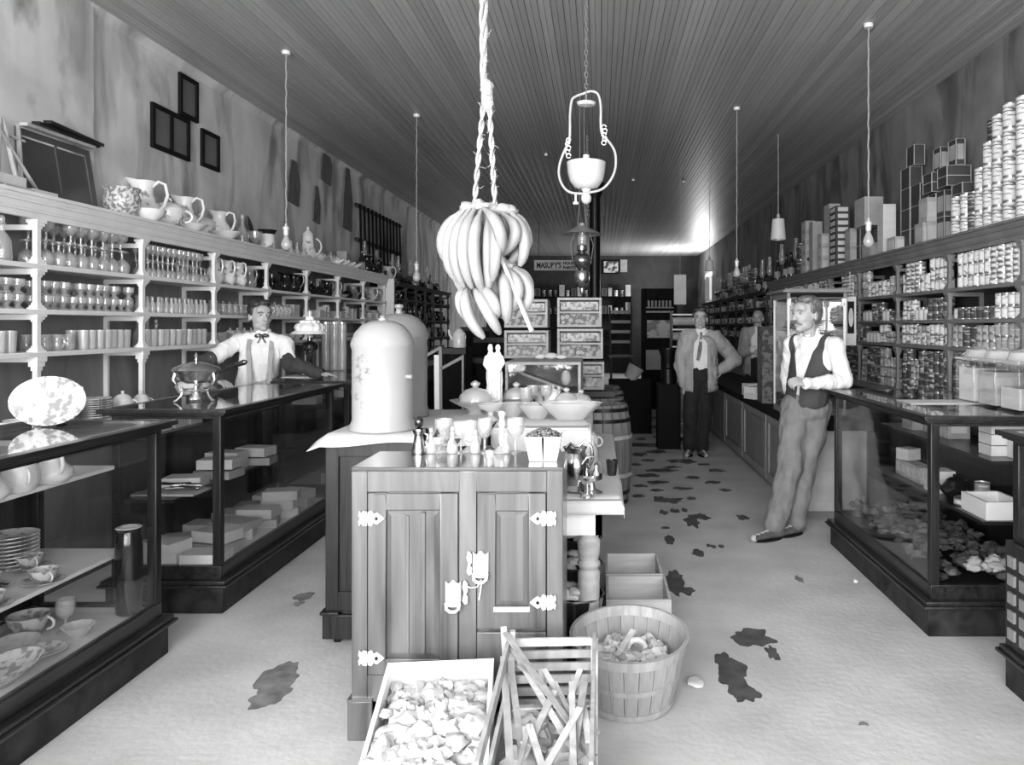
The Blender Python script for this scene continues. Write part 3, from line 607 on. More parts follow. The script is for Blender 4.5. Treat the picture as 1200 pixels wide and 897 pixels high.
row('cruet', 'stoppered cruet behind the small bottles, middle left shelf', 'cruet', 'cruets behind the small bottles', a, b, XSL-.2, 1, -.07, 1.615, .1)
row('decanter', 'tall clear bottle behind tumblers, lowest left shelf', 'decanter', 'tall bottles on the lowest left shelf', a+.1, a+.5, XSL-.2, 1, -.1, 1.367, .12, s=.8)
row('tall_tumbler', 'tumbler, lowest left shelf, second bay, front', 'tumbler', 'tumblers in the second bay', a, b, XSL-.06, 1, -.09, 1.367, .08)
row('tumbler', 'short tumbler, lowest left shelf, second bay, behind', 'tumbler', 'short tumblers in the second bay', a+.4, b, XSL-.15, 1, -.09, 1.367, .08)
a, b = bay(2)
for i, px in enumerate((268, 284, 300)):
    place('white_pitcher', (XSL-.12, a+.12+.22*i, 1.88), ('white flowered pitcher, first of three beside the bracket post on the top left shelf', 'white flowered pitcher, middle one of three on the top left shelf', 'white flowered pitcher with its handle clear, last of three on the top left shelf')[i], 'pitcher', 'white pitchers on the top left shelf', -.5, (1.0, 1, 1.05))
place('glass_pitcher', (XSL-.12, b-.12, 1.88), 'clear glass pitcher with a curved handle after the three white pitchers', 'pitcher', None, -.4, .85)
row('small_pitcher', 'small glass jug above the left man', 'jug', 'glass jugs above the man', a, b, XSL-.07, 2, -.11, 1.615, .11)
row('cruet', 'cruet behind the jugs above the left man', 'cruet', 'cruets above the man', a, b, XSL-.25, 1, -.1, 1.615, .12)
for i in range(7): place('plate', (XSL-.14, a+.2, 1.367+i*.012), 'white patterned plate in the stack left of the man in shirtsleeves', 'plate', 'plates left of the man')
for i in range(4): place('sugar_bowl', (XSL-.12, a+.4+.14*i, 1.367), 'white lidded sugar bowl on the lowest shelf behind the left man', 'bowl', 'sugar bowls behind the man')
a, b = bay(3)
for i in range(4): place('dark_pitcher' if i != 1 else 'dark_pot', (XSL-.12, a+.1+.24*i, 1.88), ('dark glazed pitcher right of the glass pitcher on the top left shelf', 'dark glazed teapot with a spout on the top left shelf', 'dark glazed pitcher right of the dark teapot', 'dark glazed pitcher nearest the next bracket post')[i], 'teapot' if i == 1 else 'pitcher', None, -.5+i*.3, .95)
for i in range(6): place('white_jar' if i % 2 else 'sugar_bowl', (XSL-.1, a+.08+.1*i, 1.615), 'white lidded jar above and right of the left man' if i % 2 else 'white lidded bowl above and right of the left man', 'jar' if i % 2 else 'bowl', 'white jars above the man', 0, 1.1)
for i in range(3): place('white_box', (XSL-.12, b-.14, 1.615+i*.046), 'flat white box above the frilled lamp, %s of its stack' % ('bottom', 'middle', 'top')[i], 'box', 'white boxes above the frilled lamp', PI/2, .8)
for i in range(5): place('bowl', (XSL-.12, a+.1+.19*i, 1.367), 'white bowl on the lowest shelf left of the frilled lamp', 'bowl', 'bowls behind the lamp', 0, .9)
for k in range(4, 7):
    a, b = bay(k)
    for i in range(4):
        kd = ('dark_pitcher', 'dark_pot', 'dark_pot', 'dark_pitcher') if k == 4 else (('plain_pitcher', 'pat_bowl', 'dark_pot', 'glass_pitcher') if k == 5 else ('dark_pot', 'glass_pitcher', 'plain_pitcher', 'grey_pitcher'))
        place(kd[i], (XSL-.12, a+.1+.24*i, 1.88), '%s, top left shelf, %s bay, %s' % ({'dark_pitcher': 'dark glazed pitcher', 'dark_pot': 'dark glazed teapot', 'plain_pitcher': 'plain white pitcher', 'pat_bowl': 'patterned white bowl', 'glass_pitcher': 'clear glass pitcher', 'grey_pitcher': 'grey enamel pitcher'}[kd[i]], {4: 'sixth', 5: 'seventh', 6: 'eighth'}[k], ('nearest', 'second from the near post', 'third from the near post', 'farthest')[i]), 'pitcher' if 'pitcher' in kd[i] else ('bowl' if 'bowl' in kd[i] else 'teapot'), None, -.4+i*.3, .9)
        if i < 3: place(('tin_tall', 'white_jar', 'white_box_b')[(i+k) % 3], (XSL-.1, a+.12+.3*i, 1.615), '%s on the middle left shelf, %s bay' % (('tall labelled tin', 'white lidded jar', 'small white box')[(i+k) % 3], {4: 'sixth', 5: 'seventh', 6: 'eighth'}[k]), ('tin', 'jar', 'box')[(i+k) % 3], 'packages on the middle left shelf')
        place('pat_bowl', (XSL-.1, a+.12+.24*i, 1.367), 'patterned bowl on the lowest left shelf behind the tall glass jars', 'bowl', 'patterned bowls on the lowest shelf')
    for i in range(3): place('white_box', (XSL-.12, b-.2, 1.615+i*.046), 'flat white box, middle left shelf, %s bay, %s of its stack' % ({4: 'sixth', 5: 'seventh', 6: 'eighth'}[k], ('bottom', 'middle', 'top')[i]), 'box', 'stacked flat boxes on the middle left shelf', PI/2, .8)
for k in range(6):
    for z in (1.95, 1.62, 1.3, .93):
        for i in range(4):
            kd = random.choice(['dark_pot', 'dark_pitcher', 'oil_lamp', 'tin_tall_dark', 'grey_box'])
            if z == 1.95 and kd in ('dark_pitcher', 'oil_lamp', 'grey_box'): kd = 'dark_pot'
            sc = .7 if kd in ('oil_lamp',) else .95
            place(kd, (-3.28, YL2[k]+.12+.15*i, z), {'dark_pot': 'dark teapot', 'dark_pitcher': 'dark pitcher', 'oil_lamp': 'small glass oil lamp', 'tin_tall_dark': 'tall dark tin', 'grey_box': 'grey box'}[kd]+' in the dim pigeonhole shelving at the far left', {'dark_pot': 'teapot', 'dark_pitcher': 'pitcher', 'oil_lamp': 'lamp', 'tin_tall_dark': 'tin', 'grey_box': 'box'}[kd], 'dim goods at the far left', random.random(), sc*.9)
# ledge under the shelves
def stand(kind, px, py, z, lab, cat, grp=None, rz=0, s=1, dx=0):
    p = on(px, py, z); return place(kind, (p.x+dx, p.y, z), lab, cat, grp, rz, s)
for i in range(9): place('plate', (-3.22, 4.85, .93+.014*i), 'white plate in the tall stack behind the oval platter', 'plate', 'plates behind the platter')
place('white_pitcher', (-3.2, 4.55, .93), 'white flowered jug standing on the ledge just behind the oval platter', 'pitcher', None, .4, 1.1)
place('sugar_bowl', (-3.2, 5.15, .93), 'white lidded sugar bowl right of the stacked plates on the ledge', 'bowl', None, .3, 1.15)
place('sugar_bowl', (-3.2, 5.36, .93), 'second white sugar bowl along the ledge, right of the plates', 'bowl', None, .9, 1.0)
place('tureen', (-3.2, 6.05, .93), 'white covered tureen on the ledge left of the chafing dish', 'tureen', None, PI/2, 1.35)
for i in range(4): place('teacup', (-3.2, 5.6+.1*i, .93), 'small white patterned cup on the ledge before the tureen', 'cup', 'cups on the ledge', .4)
for i in range(5): place('bowl', (-3.2, 3.3+.24*i, .93), 'white bowl on the ledge at the left edge of the frame', 'bowl', 'bowls on the left ledge')
place('cake_stand', (-3.2, 3.62, 1.0), 'pressed glass cake stand on the ledge at the left edge', 'cake stand', None, 0, 1.2)
# ---- on the top board of the left shelving
Z0 = TOPL
def top(kind, px, Y, lab, cat, s=1, rz=0, grp=None, X=None, dz=0):
    x = (px-703)*Y/900 if X is None else X
    return place(kind, (x, Y, (Z0-.004 if Y < 11.69 else 2.196)+dz), lab, cat, grp, rz, s)
def topx(kind, px, X, lab, cat, s=1, rz=0, grp=None, dz=0): return top(kind, px, X*900/(px-703), lab, cat, s, rz, grp, dz=dz)
topx('jardiniere', 143, -3.37, 'patterned pale jardiniere at the left end of the china on the top of the shelving', 'jardiniere', 1.2)
topx('white_pitcher', 168, -3.47, 'tallest white flowered ewer behind the patterned jardiniere', 'pitcher', 1.6, .1)
topx('chamber_pot', 197, -3.40, 'white lidded chamber pot between the two tall ewers', 'pot', 1.3, .4)
topx('bowl', 174, -3.28, 'plain white bowl in front of the tallest ewer', 'bowl', 1.25)
topx('white_pitcher', 216, -3.42, 'white flowered ewer standing over the first wash basin', 'pitcher', 1.4, .1)
topx('basin', 224, -3.31, 'first broad white wash basin, under the second ewer', 'basin', .78)
topx('chamber_pot', 236, -3.50, 'white patterned pot between the two wash basins', 'pot', 1.2, .4)
topx('plain_pitcher', 257, -3.42, 'plain white pitcher with a dark gap in its handle, over the second wash basin', 'pitcher', 1.25, .1)
topx('basin', 264, -3.30, 'second broad white wash basin, right of the first', 'basin', .85)
t = topx('plate', 291, -3.52, 'round dark plate leaning on the wall above the shelving', 'plate', 1.6); t.rotation_euler = (0, math.radians(78), .25); t.location.z += .16; t.data = t.data.copy(); t.data.materials[0] = M['darkware']
topx('decanter', 284, -3.33, 'clear stoppered jar in front of the leaning dark plate', 'decanter', 1.1)
topx('footed_glass', 299, -3.35, 'covered glass dish right of the stoppered jar', 'dish', 1.9)
topx('mug_dark_rim', 313, -3.36, 'white mug with a wide black rim', 'mug', 1.7)
topx('bowl', 326, -3.36, 'low white bowl under the hanging bulb', 'bowl', .6)
for i, px in enumerate((341, 348, 356)): topx('cruet', px, -3.33, 'small dark and white cruet, %s of three in front of the white coffee pot' % ('left', 'middle', 'right')[i], 'cruet', 1.2)
topx('coffee_pot', 361, -3.45, 'tall white coffee pot with domed lid and handle', 'coffee pot', 1.5)
topx('tureen', 374, -3.38, 'white covered tureen right of the coffee pot', 'tureen', 1.0, PI/2)
topx('tureen', 388, -3.46, 'white boat-shaped tureen behind the bird figurines', 'tureen', 1.2, PI/2)
for i, px in enumerate((386, 394)): topx('bird', px, -3.44, 'larger white swan figurine, %s of two on the tureen side' % ('left', 'right')[i], 'figurine', 1.9, 0, None, .06 if False else 0)
for i, px in enumerate((394, 401, 408, 415)): topx('bird', px, -3.30, 'small white bird figurine, %s of four in a row on the cornice' % ('first', 'second', 'third', 'last')[i], 'figurine', 1.4, .0, 'bird figurines on the cornice')
t = topx('pale_box', 405, -3.5, 'long white box lying tilted behind the bird figurines', 'box', 1.0); t.rotation_euler = (PI/2*.92, 0, .15); t.location.z += .12
for i in range(22):
    y = 12.95+i*.27; kd = random.choice(['oil_lamp', 'dark_bottle', 'dark_pitcher', 'dark_pot', 'glass_pitcher', 'oil_lamp'])
    if y < 16: place(kd, (-3.4, y, 2.274 if y < 11.6 else 2.196), {'dark_pot': 'dark teapot', 'dark_pitcher': 'dark pitcher', 'oil_lamp': 'clear glass oil lamp', 'dark_bottle': 'dark bottle', 'glass_pitcher': 'glass pitcher'}[kd]+' on top of the dim far part of the left shelving', {'dark_pot': 'teapot', 'dark_pitcher': 'pitcher', 'oil_lamp': 'lamp', 'dark_bottle': 'bottle', 'glass_pitcher': 'pitcher'}[kd], 'dim lamps and bottles on the far left shelving', random.random()*3, 1.25)
DK = {'dark_bottle': ('dark bottle', 'bottle'), 'dark_pitcher': ('dark pitcher', 'pitcher'), 'dark_pot': ('dark teapot', 'teapot'), 'tin_tall_dark': ('tall dark tin', 'tin'), 'plain_pitcher': ('pale jug', 'jug'), 'oil_lamp': ('glass oil lamp', 'lamp')}
for i, (px, kd) in enumerate(((424, 'dark_bottle'), (430, 'dark_pitcher'), (437, 'dark_pot'), (444, 'dark_bottle'), (449, 'tin_tall_dark'), (454, 'plain_pitcher'), (460, 'oil_lamp'), (427, 'oil_lamp'), (441, 'oil_lamp'))):
    topx(kd, px, -3.4 if i < 7 else -3.48, '%s in the dark group right of the birds, %s' % (DK[kd][0], ORDN[i]+' from the birds' if i < 7 else ('behind the nearest bottle', 'behind the middle teapot')[i-7]), DK[kd][1], 1.25)

# books / boxes at the left edge of the top board
for i, (y, z, kd) in enumerate(((4.4, 0, 'flat_grey'), (4.36, .047, 'white_box'), (4.1, 0, 'flat_grey'), (4.12, .047, 'flat_grey'), (4.62, 0, 'white_box'))):
    place(kd, (-3.40, y, Z0-.004+z), ('grey box under a white box, top of the shelving, left edge', 'white box lying on a grey box, top of the shelving, left edge', 'lower grey box at the very left edge of the shelving top', 'upper grey box at the very left edge of the shelving top', 'low white box before the framed sash on the shelving top')[i], 'box', None, PI/2)
# leaning framed sashes
t = thing('leaning_picture', 'dark framed glazed panel leaning on the wall above the left shelving', 'frame', (-3.48, 4.98, Z0-.004)); t.rotation_euler = (0, math.radians(-9), 0)
m_ = MB(); m_.box(-.015, .015, -.34, .34, 0, .05); m_.box(-.015, .015, -.34, .34, .42, .46); m_.box(-.015, .015, -.34, -.29, .05, .42); m_.box(-.015, .015, .29, .34, .05, .42); m_.box(-.01, .01, .0, .02, .05, .42)
build(m_, 'frame', plain('sash_brown', .09, .5), t); build(B(-.004, .004, -.29, .29, .05, .42), 'panel', plain('sash_panel', .075, .3), t)
t = thing('stacked_battens', 'bundle of dark battens lying on top of the leaning sash', 'battens', (-3.46, 5.02, Z0+.455))
for i in range(3): m_ = MB(); m_.cbox((.01*i, .06*i-.1, .022*i), (.05, .62, .02), Euler((0, 0, .06*i)).to_matrix()); build(m_, 'batten', M['crate2'] if i == 0 else M['dark'], t)
t = thing('folding_easel', 'pale wooden folding stand leaning at the left end of the shelving top', 'stand', (-3.42, 4.5, Z0-.004))
for i, (y0, y1) in enumerate(((-.14, -.02), (.02, .12), (-.02, .0), (.14, -.10))): m_ = MB(); m_.bar((.02*i, y0, 0), (-.08, y1, .46), .022, .012); build(m_, 'leg', M['lath'], t)
m_ = MB(); m_.bar((-.06, -.14, .38), (-.06, .14, .36), .02, .012); build(m_, 'crossbar', M['lath'], t)
t = thing('long_pole', 'thin pale pole leaning against the wall at the left edge', 'pole', (-3.40, 3.98, Z0-.004)); m_ = MB(); m_.tube([(0, .12, 0), (-.12, -.12, 1.1)], .008); build(m_, 'shaft', M['lath'], t); m_ = MB(); m_.ball((0, .12, .012), .012, 8, 5); build(m_, 'tip', M['brass'], t)
# picture frames on the left wall
def frame(name, label, px0, px1, pyt, pyb, mids=0):
    X = XL+.01; ya = X*900/(px0-703); yb = X*900/(px1-703); yc = (ya+yb)/2
    zt = 1.52+(382-pyt)*ya/900; zb = 1.52+(382-pyb)*ya/900
    t = thing(name, label, 'picture frame', (XL+.002, ya, zb)); D = yb-ya; H = zt-zb; q = .035
    m_ = MB(); m_.box(0, .025, 0, D, 0, q); m_.box(0, .025, 0, D, H-q, H); m_.box(0, .025, 0, q, q, H-q); m_.box(0, .025, D-q, D, q, H-q)
    if mids: m_.box(0, .025, D/2-q/2, D/2+q/2, q, H-q)
    build(m_, 'frame', M['black'], t); build(B(0, .008, q, D-q, q, H-q), 'panel', plain('frame_panel', .14, .5), t)
frame('picture_frame', 'double dark picture frame on the left wall', 177, 221, 119, 172, 1)
frame('picture_frame', 'highest dark picture frame on the left wall, up by the ceiling', 209.5, 231, 84, 134)
frame('picture_frame', 'small dark picture frame right of the double frame', 235.5, 256, 150, 194)
for i, (px, py0, py1, wpx) in enumerate(((344, 188, 240, 16), (371, 218, 262, 9), (382, 170, 215, 14), (407, 195, 270, 12))):
    Y = (XL+.02)*900/(px-703); s_ = Y/900; m_ = MB()
    z1 = 1.52+(382-py0)*s_; z0 = 1.52+(382-py1)*s_; w2 = wpx*s_*Y/7
    m_.prism([(-w2*.3, z1), (w2*.4, z1), (w2, (z0+z1)/2), (w2*.8, z0), (-w2*.9, z0+.03), (-w2*.7, (z0+z1)/2)], 0, .02, plane='yz')
    m_.v = [(v[0], v[1], v[2]) for v in m_.v]
    tag(build(m_, 'hanging_cloth', plain('dusty_cloth', .12, .9, var=.3), None, (XL+.004, Y, 0)), ('dusty dark coat hanging on the wall left of the coffee pot', 'narrow dark strap hanging above the coffee pot', 'mottled hanging cloth high on the left wall', 'long dark cloth hanging beside the dark rack')[i], 'cloth')
t = thing('wall_rack', 'dark rack of long-handled tools on the far left wall', 'rack', (XL+.03, 12.0, 2.75))
m_ = MB(); m_.box(0, .04, -.9, 1.6, .0, .05); m_.box(0, .04, -.9, 1.6, .5, .55); build(m_, 'rail', M['dark'], t)
for i in range(12): m_ = MB(); m_.tube([(.05, -.8+.2*i, .55), (.06, -.78+.2*i, -.25+.05*(i % 3))], .018, 6); m_.ball((.06, -.78+.2*i, -.25), (.03, .06, .05), 8, 5); build(m_, 'tool', M['iron'], t)
# ---------------------------------------------------------------- right shelves
SN = {0: 'upper', 1: 'middle', 2: 'lower', 3: 'bottom ledge'}
BN = {0: 'nearest', 1: 'first visible', 2: 'second', 3: 'third', 4: 'fourth', 5: 'fifth', 6: 'sixth', 7: 'seventh', 8: 'eighth'}
TN = {'tin_white': 'white-labelled tin', 'tin_grey': 'grey-labelled tin', 'tin_dark': 'dark-labelled tin', 'tin_spot': 'spotted pale tin', 'tin_low': 'low dark tin', 'tin_low2': 'low grey tin', 'tin_tall': 'tall white-labelled tin', 'tin_tall_dark': 'tall dark tin', 'tin_flat': 'flat white tin', 'box_small': 'small pale box', 'white_jar': 'white jar', 'dark_bottle': 'dark bottle'}
H = {'tin_white': .093, 'tin_grey': .094, 'tin_dark': .095, 'tin_spot': .092, 'tin_low': .062, 'tin_low2': .058, 'tin_tall': .16, 'tin_tall_dark': .16, 'tin_flat': .04, 'box_small': .10, 'white_jar': .118}
D = {'box_small': .095, 'tin_tall': .102, 'tin_tall_dark': .106, 'tin_flat': .104, 'tin_low': .1, 'tin_low2': .092, 'tin_dark': .094, 'tin_grey': .088, 'tin_white': .088, 'tin_spot': .084, 'white_jar': .095}
rs = random.Random(3); NT = {'all': 0}; NP = {}; BULK = {}
def bulk(key, kd, p, s=1):
    """past the three hundred nearest tins: joined, one mesh to a bay"""
    if kd not in PROTO: place(kd, p, TN[kd]+' in the crowded part of the right shelving', 'tin', None, 0, s); return
    BULK.setdefault(key, []).append((kd, Vector(p), s))
for k in range(1, 8):
    ya, yb = YR[k]+.05, YR[k+1]-.03
    for si, (z, hmax) in enumerate(((1.82, .285), (1.57, .222), (1.35, .196), (.92, .40))):
        y = ya
        while y < yb-.08:
            pal = ('tin_white', 'tin_spot', 'tin_white', 'tin_tall', 'tin_grey', 'tin_flat') if si == 0 else (('tin_low', 'tin_grey', 'tin_white', 'tin_dark', 'box_small', 'white_jar') if si == 1 else (('tin_white', 'tin_tall', 'tin_tall_dark', 'tin_low2', 'tin_grey', 'white_jar') if si == 2 else ('tin_low', 'tin_dark', 'tin_grey', 'tin_low2', 'tin_dark')))
            kd = rs.choice(pal)
            if k == 1 and si == 0: kd = 'tin_spot' if y < ya+.55 else 'tin_white'
            run = rs.randint(2, 4); d = D[kd]; n = int(hmax/H[kd])
            n = max(1, n if rs.random() < .82 else n-1)
            for r_ in range(run):
                NP[k, si] = NP.get((k, si), 0)+1
                if y > yb-.06: break
                for t_ in range(n):
                    NT['all'] += 'tin' in kd
                    if NT['all'] > 250 and 'tin' in kd: bulk('bay %d' % k, kd, (XSR+.075+rs.uniform(-.006, .006), y+d/2, z+t_*H[kd])); continue
                    nm = TN[kd]; cat = 'tin' if 'tin' in kd else ('box' if 'box' in kd else 'jar')
                    place(kd, (XSR+.075+rs.uniform(-.006, .006), y+d/2, z+t_*H[kd]), '%s, %s right%s, %s bay, %s pile from right, %s up' % (nm, SN[si], '' if si == 3 else ' shelf', BN[k], ORDN[min(16, NP[k, si]-1)], ORDN[t_]), cat, '%ss on the right %s, %s bay' % (nm, SN[si], BN[k]), rs.uniform(0, 6) if 'tin' in kd else 0)
                y += d
# dim goods in the far right shelving and on top of it
for k in range(8):
    for z in (1.85, 1.57, 1.3, .92):
        for i in range(6):
            kd = rs.choice(['tin_dark', 'tin_tall_dark', 'tin_grey', 'box_small', 'tin_low'])
            if 'tin' in kd: bulk('far', kd, (XSR+.08, YR2[k]+.12+.15*i, z), 1.15 if z != 1.3 else 1.1); continue
            place(kd, (XSR+.08, YR2[k]+.12+.15*i, z), TN[kd]+' in the dim far shelving behind the paper-roll stand', 'box' if 'box' in kd else 'tin', 'dim goods in the far right shelving', 0, 1.15 if z != 1.3 else 1.1)
for i in range(30):
    y = 10.6+i*.3; kd = rs.choice(['oil_lamp', 'dark_bottle', 'oil_lamp', 'tin_tall_dark'])
    z = TOPR-.004 if y < 12.75 else 2.116
    if 12.75 <= y < 13.15: continue
    for j in range(2 if kd == 'tin_tall_dark' else 1):
        place(kd, (XSR+.12, y, z+j*.16*1.5), {'oil_lamp': 'glass oil lamp', 'dark_bottle': 'dark bottle', 'tin_tall_dark': 'tall dark tin'}[kd]+' on top of the dim far part of the right shelving', {'oil_lamp': 'lamp', 'dark_bottle': 'bottle', 'tin_tall_dark': 'tin'}[kd], 'dim lamps and bottles on the far right shelving', rs.random()*3, 1.5)
for key, items in BULK.items():
    m_ = MB(); mats = []
    for kd, p, s_ in items:
        me = PROTO[kd].data; off = []
        for mt in me.materials:
            if mt not in mats: mats.append(mt)
            off.append(mats.index(mt))
        k0 = len(m_.v); m_.v += [tuple(v.co*s_+p) for v in me.vertices]
        for f in me.polygons: m_.f.append(tuple(i+k0 for i in f.vertices)); m_.m.append(off[f.material_index])
    tag(build(m_, 'stacked_tins', mats), 'crowded small tins on the right shelving, '+('in the dim part beyond the panelled counter' if key == 'far' else '%s bay from the front' % BN[int(key[4:])]), 'tins', None, 'stuff')
# ---- boxes stacked on top of the right shelving: (kind, px of the left end, X, count, label, sx)
ZT = TOPR-.004
KH = {'edge_box': .20, 'edge_box_flat': .085, 'dark_tall': .24, 'pale_box': .30, 'pale_box_s': .15, 'drawer_box': .085, 'grey_box': .22, 'white_box_b': .09, 'tin_tall': .16, 'tin_white': .093, 'tin_tall_dark': .16}
def stack(kd, px, X, n, lab, s=1, rz=0, z=None, grp=None):
    Y = X*900/(px-703); z = ZT if z is None else z
    for i in range(n):
        place(kd, (X, Y, z+i*KH[kd]*(s if not isinstance(s, tuple) else s[2])), short(lab, ORDN[i]+' up') if n > 1 else lab, 'tin' if 'tin' in kd else 'box', grp or lab[:44], rz, s)
    return z+n*KH[kd]*(s if not isinstance(s, tuple) else s[2])
stack('pale_box_s', 947, 2.93, 5, 'pale box in the leftmost stack on top of the right shelving', (1.3, 1.6, 1.0), 0)
stack('pale_box', 956, 2.93, 2, 'tall pale box in the second stack from the left on the right shelving', (1, 1, 1.15))
stack('pale_box_s', 965, 2.90, 3, 'small pale box third stack from the left on the right shelving', (1, 1.2, 1.05))
stack('pale_box', 975, 3.02, 3, 'pale box in the high rear stack by the labelled drawer boxes', (1.1, 1.3, .95))
stack('drawer_box', 984, 2.92, 9, 'flat dark box with a white end label in the tall labelled stack', (1, 1.15, .95))
stack('grey_box', 998, 2.95, 2, 'grey box behind the hanging bulb on the right shelving', (1, 1.2, .95))
z = stack('edge_box', 1010, 3.03, 2, 'dark box with pale edges under the big pale boxes', (1, 1.5, 1.0))
stack('pale_box', 1018, 3.03, 1, 'big pale box high behind the cord of the right hanging bulb', (1.6, 1.8, 1.05), 0, z)
z = stack('grey_box', 1022, 3.02, 1, 'grey box low beside the hanging bulb', (1.4, 1.6, .9))
stack('white_box_b', 1039, 2.92, 6, 'small white box in the white stack right of the hanging bulb', (1, 1.2, .95))
stack('pale_box_s', 1052, 2.92, 1, 'squat pale box under the dark edged boxes', (1.3, 1.5, 1.0))
for j, px in enumerate((1068, 1080)):
    z = stack('edge_box', px, 3.0, 4-j, 'black pale-edged box in the tall tower, %s column' % ('left', 'right')[j], (1.05, 1.5, 1.0), 0, None, 'boxes of the black tower')
stack('edge_box', 1073, 3.0, 1, 'single black pale-edged box on top of the tall black tower', (.9, 1.2, .95), 0, ZT+.8)
stack('grey_box', 1083, 2.9, 1, 'grey patterned box in front of the tall black tower', (1, 1.1, .9)); stack('grey_box', 1088, 2.93, 2, 'grey patterned box right of the tall black tower', (1, 1.1, .95))
for j, px in enumerate((1097, 1107)):
    stack('dark_tall', px, 3.0, 2, 'narrow dark box in the dark heap, %s column' % ('left', 'right')[j], (1, 1.1, .95), 0, None, 'narrow dark boxes')
for j, px in enumerate((1100, 1118)):
    z = stack('edge_box_flat', px, 3.0, 2, 'flat dark box on the narrow dark boxes, %s pile' % ('left', 'right')[j], (1, 1.2, 1), 0, ZT+.458, 'flat dark boxes')
    stack('dark_tall', px+3, 3.0, 1, 'narrow dark box at the top of the dark heap, %s' % ('left', 'right')[j], (1, 1, .9), 0, z, 'narrow dark boxes on top')
stack('edge_box_flat', 1136, 3.0, 1, 'flat dark pale-edged box on the tins right of the dark heap', (1, 1.2, 1), 0, ZT+.35)
stack('tin_tall', 1122, 2.92, 2, 'tall white-labelled tin before the dark heap', 1.05); stack('tin_tall', 1133, 2.92, 2, 'tall white-labelled tin, second stack before the dark heap', 1.05)
stack('tin_tall_dark', 1142, 2.95, 2, 'tall dark tin beside the white-labelled tins', 1.05); stack('tin_tall_dark', 1128, 3.03, 2, 'tall dark tin behind the white-labelled tins', 1.05)
for j, (px, n) in enumerate(((1150, 3), (1160, 4), (1171, 5))): stack('tin_tall', px, 2.95, n, 'tall white-labelled tin, stepped tower near right edge, %s pile' % ('left', 'middle', 'right')[j], 1.05, 0, None, 'stepped tower of tall tins')
for j, (px, n) in enumerate(((1184, 5), (1200, 5))): stack('tin_tall', px, 2.95, n, 'tall tin in the tower at the right edge, %s pile' % ('left', 'right')[j], 1.1, 0, None, 'tins at the right edge')
stack('tin_tall_dark', 1166, 3.05, 5, 'tall dark tin behind the stepped tower', 1.1)

# ---------------------------------------------------------------- hanging things
def bulb(label, px, X, Y, zb, size=1.0, cordmat='rope', r=.006):
    t = thing('hanging_bulb', label, 'light bulb', (X, Y, zb)); q = size
    m_ = MB(); m_.lathe([(.001, 0), (.02*q, .004*q), (.036*q, .022*q), (.040*q, .045*q), (.032*q, .075*q), (.018*q, .105*q), (.015*q, .125*q)], 18); build(m_, 'glass_bulb', M['ware2'], t)
    m_ = MB(); m_.lathe([(.017*q, .12*q), (.021*q, .13*q), (.021*q, .165*q), (.026*q, .17*q), (.026*q, .185*q), (.012*q, .20*q), (.006, .22*q)], 14); build(m_, 'socket', M['brass'], t)
    n = 26; H_ = ZC-zb; m_ = MB(); m_.tube([(.003*math.sin(i*2.3), .003*math.cos(i*1.9), .2*q+(H_-.2*q-.02)*i/n) for i in range(n+1)], r, 6); build(m_, 'cord', M[cordmat], t)
    m_ = MB(); m_.lathe([(.03, H_-.03), (.035, H_-.02), (.035, H_-.001)], 14); build(m_, 'ceiling_rose', M['white'], t)
bulb('bare bulb on a pale twisted cord over the china on the left', 335, -2.57, 6.29, 2.14, 1.0)
bulb('bare bulb on a pale twisted cord in front of the boxes on the right', 1018, 2.0, 5.72, 2.105, 1.0)
bulb('farther bare bulb on a thin dark cord at the left, above the far shelving', 488, -1.95, 8.17, 1.99, 1.0, 'paper2', .004)
bulb('farther bare bulb on a thin dark cord at the right of the iron column', 863, 1.41, 7.91, 2.02, .9, 'paper2', .004)
def shaded(label, X, Y, zb, h, r):
    t = thing('shaded_lamp', label, 'lamp', (X, Y, zb))
    m_ = MB(); m_.lathe([(r*1.0, 0), (r*.78, h)], 18, cap=False); build(m_, 'lamp_shade', M['milk'], t)
    m_ = MB(); m_.lathe([(r*.78, h), (.02, h+.01), (.02, h+.05), (.004, h+.07)], 12); m_.tube([(0, 0, h+.06), (0, 0, ZC-zb)], .004, 6); build(m_, 'cord', M['paper2'], t)
shaded('white conical shade on a thin cord left of the pale box stacks', 2.09, 9.0, 2.53, .24, .09)
shaded('small white shade far back on a thin cord above the man in the open jacket', 1.8, 12.6, 2.42, .17, .08)
# small porcelain knobs on the ceiling
for px, py in ((801, 212), (742, 210), (640, 180)):
    Y = 2.25*900/(382-py); m_ = MB(); m_.lathe([(.02, -.03), (.025, -.02), (.02, 0)], 12); tag(build(m_, 'ceiling_knob', M['white'], None, ((px-703)*Y/900, Y, ZC-.001)), 'small white porcelain knob on the ceiling, '+{801: 'right of the iron column', 742: 'just right of the harp lamp', 640: 'left of the harp lamp'}[px], 'knob')
# harp lamp
def spl(p, n=4):
    out = []
    for i in range(len(p)):
        a, b, c_, d = (Vector(p[(i+k) % len(p)]) for k in (-1, 0, 1, 2))
        for j in range(n): q = j/n; out.append(.5*((2*b)+(c_-a)*q+(2*a-5*b+4*c_-d)*q*q+(3*b-a-3*c_+d)*q**3))
    return out
Y = 4.7; c = at(687, 222, Y); t = thing('harp_lamp', 'hanging lamp with a white glass bowl held in a pale harp frame', 'hanging lamp', (c.x, Y, c.z)); s_ = Y/900
hp = [(1, 118), (-12, 112), (-17, 118), (-19, 135), (-19, 150), (-20, 165), (-26, 178), (-31, 192), (-32, 205), (-28, 217), (-20, 225), (-8, 227), (2, 226)]
hp2 = [(2, 226), (18, 222), (28, 212), (34, 198), (34, 180), (28, 168), (19, 158), (17, 145), (17, 125), (14, 111), (6, 107), (-4, 110), (-12, 113)]
